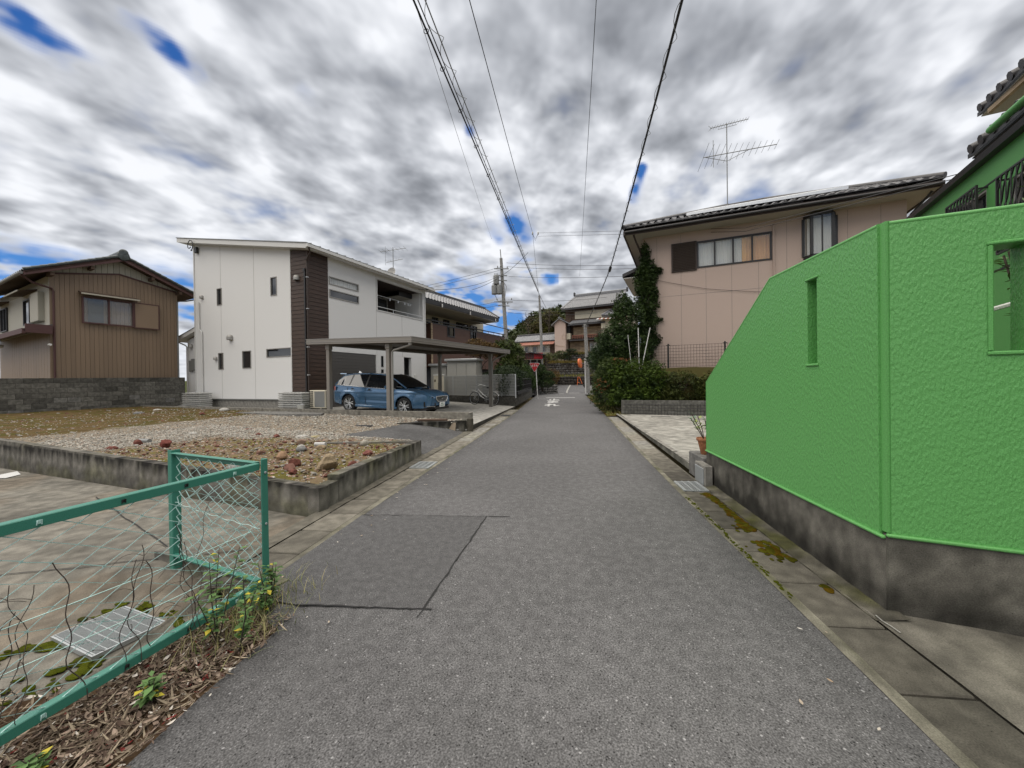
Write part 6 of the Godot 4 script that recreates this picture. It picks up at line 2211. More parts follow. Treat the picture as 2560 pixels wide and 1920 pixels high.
		b.bar(Vector3(2.36, 0.34, sg * 0.42), Vector3(2.20, 0.35, sg * 0.72), 0.02, 0.02)
		part("bumper_strip", b, M.chrome, o)
	b = mb()
	b.bar(Vector3(2.36, 0.30, 0.45), Vector3(2.36, 0.30, -0.45), 0.05, 0.06, 0.01)
	part("front_lip", b, M.car_black, o)
	b = mb()
	b.bx(Vector3(-2.2, 0.22, -0.74), Vector3(2.2, 0.30, 0.74))
	part("underbody", b, M.near_black, o)
	# wheels with ten swept spokes in pairs
	for w in wheels:
		for sg in [-1.0, 1.0]:
			var bs := Basis(Vector3.RIGHT, PI / 2 * sg)
			var c := Vector3(w, 0.322, sg * 0.775)
			b = mb()
			b.lathe([Vector2(0.225, -0.10), Vector2(0.30, -0.105), Vector2(0.322, -0.08), Vector2(0.325, 0.0), Vector2(0.322, 0.08), Vector2(0.30, 0.105), Vector2(0.235, 0.105), Vector2(0.228, 0.09)], c, 30, bs)
			var ty := part("wheel", b, M.tyre, o)
			b = mb()
			b.lathe([Vector2(0.232, 0.10), Vector2(0.222, 0.075), Vector2(0.21, 0.04), Vector2(0.205, -0.02)], c, 30, bs)
			b.lathe([Vector2(0.052, 0.075), Vector2(0.04, 0.085), Vector2(0.0, 0.088)], c, 14, bs)
			for k in 10:
				var a := TAU * k / 10.0 + (0.10 if k % 2 else -0.10)
				var q := a + 0.22
				b.bar(c + bs * Vector3(cos(a) * 0.05, 0.078, sin(a) * 0.05), c + bs * Vector3(cos(q) * 0.222, 0.085, sin(q) * 0.222), 0.030, 0.02, 0.004, bs.y)
			part("rim", b, M.silver, ty)
			b = mb()
			b.lathe([Vector2(0.0, 0.02), Vector2(0.205, 0.02)], c, 24, bs)
			part("brake_disc", b, M.near_black, ty)

# rows of pantiles between an eave and a ridge: waves across, a step at each course
func tiles(b: MB, e0: Vector3, e1: Vector3, r1: Vector3, r0: Vector3, n: int, rows: int, amp: float, step: float) -> void:
	var up := (e1 - e0).cross(r0 - e0).normalized()
	if up.y < 0: up = -up
	b.grid(n * 6, rows * 2 - 1, func(s: float, t: float) -> Vector3:
		var jj := roundi(t * (rows * 2 - 1))
		var tt := ((jj >> 1) + (0.985 if jj % 2 else 0.0)) / float(rows)
		var base := e0.lerp(e1, s).lerp(r0.lerp(r1, s), tt)
		var w := fposmod(s * n, 1.0)
		var y := amp * (pow(sin(PI * w), 2.0) * (1.0 if w < 0.62 else 0.75))
		return base + up * (y + (step if jj % 2 == 0 else 0.0)))

func slab4(b: MB, e0: Vector3, e1: Vector3, r1: Vector3, r0: Vector3, thick: float) -> void:   # a plate below four corners
	var d := Vector3(0, -thick, 0)
	b.hexa([e0 + d, e1 + d, r1 + d, r0 + d, e0, e1, r1, r0])

func boards(o: Node3D, fr: Transform3D, x0: float, x1: float, n: int, ylow: Callable, yhigh: Callable, m: Material, called := "board") -> void:   # upright boards, each a part
	var w := (x1 - x0) / n
	for i in n:
		var a := x0 + i * w
		var lo0: float = ylow.call(a)
		var hi0: float = yhigh.call(a)
		var lo1: float = ylow.call(a + w)
		var hi1: float = yhigh.call(a + w)
		if maxf(hi0 - lo0, hi1 - lo1) < 0.02: continue
		var b := mb()
		b.col = Color(1, 1, 1) * rng.randf_range(0.90, 1.08)
		b.xf = fr
		var e := w * 0.94
		b.hexa([Vector3(a, lo0, 0.014), Vector3(a + e, lo1, 0.014), Vector3(a + e, lo1, -0.03), Vector3(a, lo0, -0.03), Vector3(a, hi0, 0.014), Vector3(a + e, hi1, 0.014), Vector3(a + e, hi1, -0.03), Vector3(a, hi0, -0.03)])
		part(called, b, m, o)

func build_brown_house() -> void:
	var BH := Transform3D(Basis(Vector3(0.3746, 0, -0.9272), Vector3.UP, Vector3(0.9272, 0, 0.3746)), Vector3(-21.48, 0, -14.17))
	var o := thing("brown_house", "two-storey house with brown ribbed metal walls and a tiled gable roof", "house", Vector3(0, 0.45, 0), BH)
	var flat := func(y: float) -> Callable: return func(_x: float) -> float: return y
	var gable := func(x: float) -> float: return (lerpf(6.33, 6.79, x / 2.2) if x < 2.2 else lerpf(6.79, 6.33, (x - 2.2) / 2.2))
	var rake := func(x: float) -> float: return (lerpf(6.30, 7.42, (x + 0.3) / 2.5) if x < 2.2 else lerpf(7.42, 6.32, (x - 2.2) / 2.5))
	var ID := Transform3D()
	var LFACE := Transform3D(Basis(Vector3(0, 0, 1), Vector3.UP, Vector3(-1, 0, 0)), Vector3.ZERO)   # the face on the left: x = -8 .. 0 towards the corner
	var b := mb()
	b.bx(Vector3(0.02, 0.45, -9.0), Vector3(4.40, 6.3, -0.034))
	b.prism([Vector2(0.02, 6.3), Vector2(4.4, 6.3), Vector2(2.2, 7.40)], -9.0, -0.034)
	part("core_wall", b, M.tin_brown, o)
	boards(o, ID, 0.0, 4.42, 30, flat.call(0.5), gable, M.tin_brown)
	boards(o, ID, 0.0, 4.42, 22, func(x: float) -> float: return gable.call(x) + 0.07, rake, M.tin_beige)
	b = mb()
	b.bar(Vector3(-0.02, 6.36, 0.02), Vector3(2.2, 6.82, 0.02), 0.05, 0.07)
	b.bar(Vector3(2.2, 6.82, 0.02), Vector3(4.44, 6.36, 0.02), 0.05, 0.07)
	part("gable_trim", b, M.rust_red, o)
	# roof
	b = mb()
	var zf := 0.55
	slab4(b, Vector3(-0.75, 6.20, zf), Vector3(-0.75, 6.20, -9.5), Vector3(2.2, 7.52, -9.5), Vector3(2.2, 7.52, zf), 0.06)
	slab4(b, Vector3(5.10, 6.24, -9.5), Vector3(5.10, 6.24, zf), Vector3(2.2, 7.52, zf), Vector3(2.2, 7.52, -9.5), 0.06)
	var roof := part("roof", b, M.old_wood, o)
	b = mb()
	for q in [[-0.78, 6.15, 2.2, 7.49], [5.13, 6.18, 2.2, 7.49]]:
		b.hexa([Vector3(q[0], q[1] - 0.11, zf), Vector3(q[2], q[3] - 0.13, zf), Vector3(q[2], q[3] - 0.13, zf - 0.05), Vector3(q[0], q[1] - 0.11, zf - 0.05), Vector3(q[0], q[1] + 0.06, zf), Vector3(q[2], q[3] + 0.05, zf), Vector3(q[2], q[3] + 0.05, zf - 0.05), Vector3(q[0], q[1] + 0.06, zf - 0.05)])
	part("barge_board", b, M.rust_red, roof)
	b = mb()
	tiles(b, Vector3(-0.80, 6.22, -9.5), Vector3(-0.80, 6.22, zf + 0.03), Vector3(2.2, 7.56, zf + 0.03), Vector3(2.2, 7.56, -9.5), 36, 13, 0.05, 0.022)
	tiles(b, Vector3(5.14, 6.26, zf + 0.03), Vector3(5.14, 6.26, -9.5), Vector3(2.2, 7.56, -9.5), Vector3(2.2, 7.56, zf + 0.03), 36, 13, 0.05, 0.022)
	part("roof_tiles", b, M.tile_green, roof, "stuff")
	for q in [[-0.80, 6.25, 2.2, 7.60], [5.14, 6.28, 2.2, 7.60]]:   # verge tiles along the gable
		for i in 13:
			var f0 := i / 13.0
			var f1 := (i + 1.12) / 13.0
			b = mb()
			b.tube([Vector3(lerpf(q[0], q[2], f0), lerpf(q[1], q[3], f0) + 0.035, zf), Vector3(lerpf(q[0], q[2], minf(f1, 1.0)), lerpf(q[1], q[3], minf(f1, 1.0)) + 0.015, zf)], 0.062, 7)
			part("verge_tile", b, M.tile_green, roof)
	b = mb()
	b.bx(Vector3(2.02, 7.52, -9.4), Vector3(2.38, 7.72, zf - 0.02))
	b.tube([Vector3(2.2, 7.76, -9.4), Vector3(2.2, 7.76, zf + 0.02)], 0.13, 10)
	part("ridge", b, M.tile_green, roof)
	b = mb()
	b.lathe([Vector2(0.0, 0.0), Vector2(0.17, 0.0), Vector2(0.17, 0.05), Vector2(0.10, 0.07), Vector2(0.0, 0.07)], Vector3(2.2, 7.74, zf), 14, Basis(Vector3.RIGHT, PI / 2))
	b.lathe([Vector2(0.0, 0.0), Vector2(0.24, 0.02), Vector2(0.20, 0.08), Vector2(0.0, 0.09)], Vector3(2.2, 7.60, zf - 0.02), 10, Basis(Vector3.RIGHT, PI / 2))
	part("ridge_end", b, M.tile_green, roof)
	for x in [0.0, 1.2, 3.3, 4.4]:
		b = mb()
		b.bx(Vector3(x - 0.06, rake.call(x) - 0.22, -0.1), Vector3(x + 0.06, rake.call(x) - 0.08, zf - 0.06))
		part("purlin_end", b, M.old_wood, roof)
	# gable window with its shutter box and hood
	var w := window(o, rc(0.92, 4.36, 2.66, 5.56), 0.10, ID, M.rust_red, 0.06, [1.79], M.curtain_lace, "window", 0.14)
	b = mb()
	b.bx(Vector3(1.12, 4.42, 0.085), Vector3(1.62, 5.5, 0.092))
	b.bx(Vector3(0.95, 4.4, 0.098), Vector3(1.79, 4.4, 0.098))
	part("dark_gap", b, M.dim_room, w)
	b = mb()
	b.cb(Vector3(3.14, 4.95, 0.07), Vector3(0.94, 1.22, 0.16), 0.015)
	var sb := part("shutter_box", b, M.tin_brown, o)
	b = mb()
	frame_bars(b, rc(2.66, 4.33, 3.62, 5.57), 0.04, 0.14, 0.165)
	part("frame", b, M.rust_red, sb)
	b = mb()
	b.hexa([Vector3(0.84, 5.62, 0.42), Vector3(2.80, 5.62, 0.42), Vector3(2.80, 5.74, 0.0), Vector3(0.84, 5.74, 0.0), Vector3(0.84, 5.66, 0.42), Vector3(2.80, 5.66, 0.42), Vector3(2.80, 5.80, 0.0), Vector3(0.84, 5.80, 0.0)])
	var hood := part("window_hood", b, M.old_wood, o)
	b = mb()
	b.bx(Vector3(0.84, 5.61, 0.42), Vector3(2.80, 5.67, 0.45))
	part("hood_edge", b, M.tin_beige, hood)
	# the face on the left: beige upper wall, brown boards below the lean-to
	b = mb()
	pierced(b, [Vector2(-8.6, 4.0), Vector2(0.0, 4.0), Vector2(0.0, 6.28), Vector2(-8.6, 6.28)], [rc(-3.75, 4.42, -1.95, 5.60), rc(-8.2, 4.42, -6.9, 5.62)], -0.15, 0.012, LFACE)
	part("upper_wall", b, M.tin_beige, o)
	boards(o, LFACE, -6.6, 0.0, 16, flat.call(0.5), flat.call(4.0), M.tin_brown)
	window(o, rc(-3.75, 4.42, -1.95, 5.60), 0.03, LFACE, M.black_trim, 0.05, [-2.75])
	window(o, rc(-8.2, 4.42, -6.9, 5.62), 0.03, LFACE, M.black_trim, 0.05, [-7.5])
	b = mb()
	b.cb(LFACE * Vector3(-1.30, 5.02, 0.10), Vector3(0.20, 1.26, 1.22), 0.015)
	part("shutter_box", b, M.tin_beige, o)
	for q in [[-4.1, -1.7], [-8.6, -6.6]]:
		b = mb()
		b.xf = LFACE
		b.hexa([Vector3(q[0], 5.72, 0.55), Vector3(q[1], 5.72, 0.55), Vector3(q[1], 5.84, 0.0), Vector3(q[0], 5.84, 0.0), Vector3(q[0], 5.76, 0.55), Vector3(q[1], 5.76, 0.55), Vector3(q[1], 5.90, 0.0), Vector3(q[0], 5.90, 0.0)])
		hood = part("window_hood", b, M.old_wood, o)
		b = mb()
		b.xf = LFACE
		b.bx(Vector3(q[0], 5.71, 0.55), Vector3(q[1], 5.77, 0.58))
		part("hood_edge", b, M.tin_beige, hood)
	b = mb()
	b.xf = LFACE
	b.bx(Vector3(-8.6, 5.90, 0.012), Vector3(0.0, 5.94, 0.04))
	part("band", b, M.tin_beige, o)
	b = mb()
	b.xf = LFACE
	b.hexa([Vector3(-9.0, 3.80, 0.75), Vector3(0.35, 3.80, 0.75), Vector3(0.35, 4.05, 0.0), Vector3(-9.0, 4.05, 0.0), Vector3(-9.0, 3.90, 0.80), Vector3(0.35, 3.90, 0.80), Vector3(0.35, 4.17, 0.0), Vector3(-9.0, 4.17, 0.0)])
	var lt := part("lean_to_roof", b, M.tile_green, o)
	b = mb()
	b.xf = LFACE
	b.bx(Vector3(-9.0, 3.72, 0.72), Vector3(0.35, 3.92, 0.83))
	b.bx(Vector3(0.30, 3.76, 0.0), Vector3(0.37, 4.12, 0.74))
	part("fascia", b, M.rust_red, lt)
	b = mb()
	b.xf = LFACE
	b.bx(Vector3(-8.6, 0.5, -0.2), Vector3(-6.6, 3.4, -0.1))
	part("porch_opening", b, M.near_black, o)
	# gutters and downpipes
	b = mb()
	b.tube([Vector3(-0.84, 6.16, -9.4), Vector3(-0.84, 6.14, 0.5)], 0.06, 8)
	part("gutter", b, M.gray_metal, o)
	b = mb()
	b.tube([Vector3(-0.84, 6.08, 0.42), Vector3(-0.5, 5.86, 0.15), Vector3(0.06, 5.72, 0.07), Vector3(0.10, 5.6, 0.07), Vector3(0.10, 0.5, 0.07)], 0.04, 8)
	part("downpipe", b, M.rust_red, o)
	b = mb()
	b.tube([Vector3(5.16, 6.12, 0.40), Vector3(4.75, 5.98, 0.1), Vector3(4.40, 5.9, 0.05), Vector3(4.40, 0.5, 0.05)], 0.035, 8)
	part("downpipe", b, M.gray_metal, o)
	b = mb()
	b.tube([Vector3(-0.1, 3.3, 0.5), Vector3(-0.1, 3.3, 0.5) + Vector3(0, 0, -0.2)], 0.05, 6)
	b.xf = LFACE
	b.cb(Vector3(-6.9, 3.62, 0.3), Vector3(0.4, 0.16, 0.2), 0.03)
	part("porch_lamp", b, M.white_trim, o)
	# the old block wall before it
	var a := LF * Vector3(-19.9, 0.42, -1.3)
	var e := LF * Vector3(-19.9, 0.50, -8.75)
	o = thing("block_wall", "weathered grey concrete block wall in front of the brown house", "wall", a)
	block_wall(o, a, e, 7, 0.207, 0.40, 0.14, func(p: Vector3, j: int) -> Color:
		var l := 0.74 + 0.40 * (rng.randf() - 0.5) + 0.35 * blotch(p, 0.9)
		if rng.randf() < 0.10: l += 0.3
		l *= lerpf(1.0, 0.62, float(j == 6) * 0.7)
		return Color(l, l * 0.985, l * 0.93), M.block)

func build_neighbours() -> void:
	build_brown_house()
	# the house with the tiled balcony
	var NH := Transform3D(Basis(Vector3(0.342, 0, -0.940), Vector3.UP, Vector3(0.940, 0, 0.342)) * 1.25, Vector3(-9.29, -0.375, -26.55))
	var o := thing("balcony_house", "cream house with a brown brick-tiled balcony and dark pantile roof", "house", Vector3(0, 0.3, 0), NH)
	var ID := Transform3D()
	var b := mb()
	pierced(b, [Vector2(0.5, 2.4), Vector2(9.4, 2.4), Vector2(9.4, 4.90), Vector2(0.5, 4.90)], [rc(2.0, 4.28, 2.78, 4.95), rc(4.55, 3.6, 5.3, 4.95)], -0.12, 0.0)
	b.bx(Vector3(0.49, 2.4, -1.3), Vector3(0.60, 4.9, -0.122))
	part("parapet", b, M.brick_tile, o)
	b = mb()
	b.bx(Vector3(0.44, 2.6, 0.001), Vector3(0.58, 4.92, 0.03))
	part("corner_strip", b, M.tan_board, o)
	b = mb()
	b.bx(Vector3(-1.0, 2.4, -1.5), Vector3(0.5, 4.86, -0.5))
	part("side_parapet", b, M.brick_tile, o)
	b = mb()
	b.bar(Vector3(0.2, 4.92, -0.05), Vector3(9.5, 4.94, -0.05), 0.10, 0.07)
	b.bar(Vector3(-0.6, 5.05, -0.5), Vector3(0.45, 5.08, -0.02), 0.05, 0.05)
	b.bar(Vector3(0.45, 5.08, -0.02), Vector3(9.5, 5.13, -0.02), 0.05, 0.06)
	for i in 12: b.rod(Vector3(0.6 + i * 0.8, 4.9, -0.04), Vector3(0.6 + i * 0.8, 5.1, -0.04), 0.015, 5)
	part("rail", b, M.black_trim, o)
	for q in [[2.0, 4.28, 2.78], [4.55, 3.6, 5.3]]:
		b = mb()
		frame_bars(b, rc(q[0], q[1], q[2], 4.93), 0.07, -0.06, 0.03)
		for i in 5: b.rod(Vector3(lerpf(q[0], q[2], 0.1 + 0.08 * i), q[1], -0.03), Vector3(lerpf(q[0], q[2], 0.1 + 0.08 * i), 4.9, -0.03), 0.008, 4)
		for i in 5: b.rod(Vector3(q[0], lerpf(q[1], 4.9, i / 4.0), -0.03), Vector3(lerpf(q[0], q[2], 0.45), lerpf(q[1], 4.9, i / 4.0), -0.03), 0.008, 4)
		part("balcony_opening", b, M.black_trim, o)
	b = mb()
	b.bx(Vector3(-3.0, 2.0, -5.0), Vector3(8.4, 6.1, -1.3))
	part("wall", b, M.cream, o)
	b = mb()
	b.bx(Vector3(-3.0, 0.3, -5.0), Vector3(9.0, 2.5, -0.6))
	part("lower_wall", b, M.dim_room, o)
	for i in 7:
		b = mb()
		b.col = Color(1, 1, 1) * rng.randf_range(0.8, 1.15)
		b.bx(Vector3(-1.6 + i * 0.42, 4.2, -1.29), Vector3(-1.2 + i * 0.42, 5.78 - 0.02 * (i % 2), -1.25))
		part("shutter_board", b, M.old_wood if i < 5 else M.black_trim, o)
	for q in [[2.2, 2.75], [3.35, 3.95], [4.8, 6.2], [6.5, 7.4]]:
		window(o, rc(q[0], 4.3, q[1], 5.6), -1.27, ID, M.black_trim, 0.05, [(q[0] + q[1]) / 2])
	# roof
	var E0 := Vector3(-3.0, 5.96, 0.85)
	var E1 := Vector3(6.95, 5.98, 0.85)
	var R1 := Vector3(7.6, 6.88, -0.75)
	var R0 := Vector3(-3.0, 6.86, -0.75)
	b = mb()
	slab4(b, E0, E1, R1, R0, 0.10)
	slab4(b, R0, R1, Vector3(7.6, 5.9, -5.6), Vector3(-3.0, 5.9, -5.6), 0.10)
	var roof := part("roof", b, M.tile_dark, o)
	b = mb()
	tiles(b, E0, E1, R1, R0, 38, 7, 0.05, 0.025)
	part("roof_tiles", b, M.tile_gray, roof, "stuff")
	b = mb()
	b.bar(R0 + Vector3(0, 0.06, 0), R1 + Vector3(0.1, 0.06, 0), 0.24, 0.16)
	b.bar(E1 + Vector3(0, 0.05, 0), R1 + Vector3(0, 0.05, 0), 0.2, 0.12)
	part("ridge", b, M.tile_dark, roof)
	b = mb()
	b.hexa([Vector3(-3, 5.72, 0.86), Vector3(6.95, 5.74, 0.86), Vector3(6.95, 5.74, 0.80), Vector3(-3, 5.72, 0.80), Vector3(-3, 5.92, 0.88), Vector3(6.95, 5.94, 0.88), Vector3(6.95, 5.94, 0.80), Vector3(-3, 5.92, 0.80)])
	part("gutter_board", b, M.black_trim, roof)
	b = mb()
	b.bx(Vector3(-3, 5.70, -1.3), Vector3(6.9, 5.735, 0.8))
	part("soffit", b, M.soffit, roof)
	for s in [0.35, 3.2, 6.4]:
		b = mb()
		b.cb(Vector3(s, 5.78, 0.91), Vector3(0.07, 0.20, 0.05), 0.01)
		part("gutter_bracket", b, M.white_trim, roof)
	for i in 5:
		b = mb()
		b.hexa([Vector3(4.8 + i * 0.86, 5.44, 0.62), Vector3(5.63 + i * 0.86, 5.44, 0.62), Vector3(5.63 + i * 0.86, 5.70, -0.4), Vector3(4.8 + i * 0.86, 5.70, -0.4), Vector3(4.8 + i * 0.86, 5.46, 0.62), Vector3(5.63 + i * 0.86, 5.46, 0.62), Vector3(5.63 + i * 0.86, 5.72, -0.4), Vector3(4.8 + i * 0.86, 5.72, -0.4)])
		part("awning_sheet", b, M.white_trim, o)
	b = mb()
	b.rod(Vector3(9.0, 4.9, 0.5), Vector3(9.0, 5.5, 0.5), 0.03, 6)
	b.bar(Vector3(4.8, 5.43, 0.6), Vector3(9.1, 5.43, 0.6), 0.04, 0.05)
	part("awning_frame", b, M.black_trim, o)
	build_sheds()
	build_slat_fence()
	build_bicycle()

func build_sheds() -> void:
	var spots := [[Vector3(-7.15, 0.35, -24.3), 1.95, 1.2, 2.62, "large pale grey storage shed behind the slat fence"], [Vector3(-8.35, 0.35, -24.7), 1.1, 0.9, 2.35, "smaller pale storage shed left of the large one"]]
	for s in spots:
		var fr := Transform3D(Basis(Vector3.UP, -0.10), s[0])
		var o := thing("storage_shed", s[4], "shed", Vector3.ZERO, fr)
		var b := mb()
		b.bx(Vector3(0, 0, -s[2]), Vector3(s[1], s[3] - 0.12, -0.04))
		part("wall", b, M.shed, o)
		for i in 3:
			b = mb()
			b.cb(Vector3(s[1] * (i + 0.5) / 3.0, s[3] * 0.47, -0.02 + 0.012 * (i % 2)), Vector3(s[1] / 3.0 - 0.02, s[3] - 0.35, 0.03), 0.008)
			part("door", b, M.shed, o)
		for i in 8:
			b = mb()
			b.bx(Vector3(s[1], 0.05, -0.1 - i * s[2] / 8.0 - 0.10), Vector3(s[1] + 0.014, s[3] - 0.15, -0.1 - i * s[2] / 8.0 - 0.03))
			part("rib", b, M.shed, o)
		b = mb()
		b.cb(Vector3(s[1] / 2, s[3] - 0.06, -s[2] / 2 + 0.06), Vector3(s[1] + 0.22, 0.15, s[2] + 0.24), 0.03)
		part("roof", b, M.slat, o)

func build_slat_fence() -> void:
	var a := LF * Vector3(-10.0, 0, -17.2)
	var e := LF * Vector3(-4.2, 0, -15.6)
	a.y = 0.24
	e.y = 0.22
	var o := thing("slat_fence", "silver horizontal-slat fence on a low block base at the back of the driveway", "fence", e)
	var fr := face(a, e)
	var len := Vector2(e.x - a.x, e.z - a.z).length()
	var lb := LF * Vector3(-10.0, 0, -17.2)
	block_wall(o, a, e, 3, 0.165, 0.40, 0.12, func(p: Vector3, j: int) -> Color:
		var l := rng.randf_range(0.42, 0.62)
		return Color(l, l * 0.98, l * 0.93), M.block)
	var edges := [0.0, 1.25, 2.35, 3.2, 4.15, 5.05, len]
	for k in 6:
		var x0: float = edges[k]
		var x1: float = edges[k + 1]
		for j in 13:
			var b := MB.new()
			b.cb(Vector3.ZERO, Vector3(x1 - x0 - 0.05, 0.066, 0.016), 0.004, Basis(Vector3.RIGHT, 0.18))
			var p := part("slat", b, M.slat, o)
			p.transform = Transform3D(fr.basis, fr * Vector3((x0 + x1) / 2, 0.575 + 0.082 * j, -0.05) - off)
	for k in 7:
		var b := mb()
		b.bar(fr * Vector3(edges[k], 0.40, -0.04), fr * Vector3(edges[k], 1.63, -0.04), 0.055, 0.05, 0.006)
		part("post", b, M.slat if k < 6 else M.silver, o)
	var b2 := mb()
	b2.bar(fr * Vector3(0, 1.63, -0.05), fr * Vector3(len, 1.63, -0.05), 0.05, 0.04, 0.006)
	b2.bar(fr * Vector3(0, 0.535, -0.05), fr * Vector3(len, 0.535, -0.05), 0.05, 0.04, 0.006)
	part("rail", b2, M.slat, o)
	# gate pillar with letter slot
	var g := fr * Vector3(0.55, 0.02, 0.45)
	o = thing("gate_pillar", "cream gate pillar with a dark letter slot behind the far carport post", "pillar", g)
	b2 = mb()
	b2.cb(g + Vector3(0, 0.83, 0), Vector3(0.66, 1.66, 0.26), 0.015, fr.basis)
	part("shaft", b2, M.cream, o)
	b2 = mb()
	b2.cb(g + Vector3(0, 1.69, 0), Vector3(0.70, 0.07, 0.30), 0.01, fr.basis)
	part("cap", b2, M.white_trim, o)
	b2 = mb()
	b2.box(g + fr.basis * Vector3(0.16, 0.85, 0.14), Vector3(0.12, 0.75, 0.03), fr.basis)
	b2.box(g + fr.basis * Vector3(-0.18, 1.35, 0.14), Vector3(0.09, 0.14, 0.03), fr.basis)
	part("letter_slot", b2, M.dark_brown, o)
	off = fr * Vector3(1.35, 0.02, 0.35)
	b2 = mb()
	b2.cb(off, Vector3(0.30, 0.025, 0.12), 0.006, fr.basis)
	solo("white_board", b2, M.white_paint, Transform3D(), off, "small white board lying on the driveway before the slat fence", "board")
	# the block wall and dark fence that run on along the lane
	var w0 := g3(-2.27, -20.35)
	var w1 := g3(-2.16, -30.6)
	o = thing("lane_wall", "grey block wall along the left edge of the lane below the tall hedge", "wall", w0)
	block_wall(o, w0, w1, 3, 0.20, 0.40, 0.13, func(p: Vector3, j: int) -> Color:
		var l := rng.randf_range(0.40, 0.66)
		return Color(l, l * 0.98, l * 0.94), M.block)
	b2 = mb()
	b2.bx(w0 + Vector3(-0.10, 0.60, 0), Vector3(w1.x - 0.02, w1.y + 0.66, w1.z))
	part("coping", b2, M.near_black, o)
	o = thing("mesh_fence", "dark mesh fence in front of the tall hedge on the left of the lane", "fence", w0 + Vector3(-0.1, 0.6, 0))
	b2 = mb()
	for i in 80: b2.rod(Vector3(-2.33 + 0.11 * i / 80.0, 0.8, -20.4 - i * 0.127), Vector3(-2.33 + 0.11 * i / 80.0, 1.6, -20.4 - i * 0.127), 0.006, 4)
	part("bars", b2, M.black_trim, o, "stuff")
	b2 = mb()
	for y in [0.95, 1.25, 1.62]: b2.rod(Vector3(-2.33, y, -20.4), Vector3(-2.22, y + 0.1, -30.5), 0.014, 5)
	for i in 6: b2.rod(Vector3(-2.33 + 0.02 * i, 0.7, -20.4 - i * 2.0), Vector3(-2.33 + 0.02 * i, 1.70, -20.4 - i * 2.0), 0.025, 6)
	part("frame", b2, M.black_trim, o)

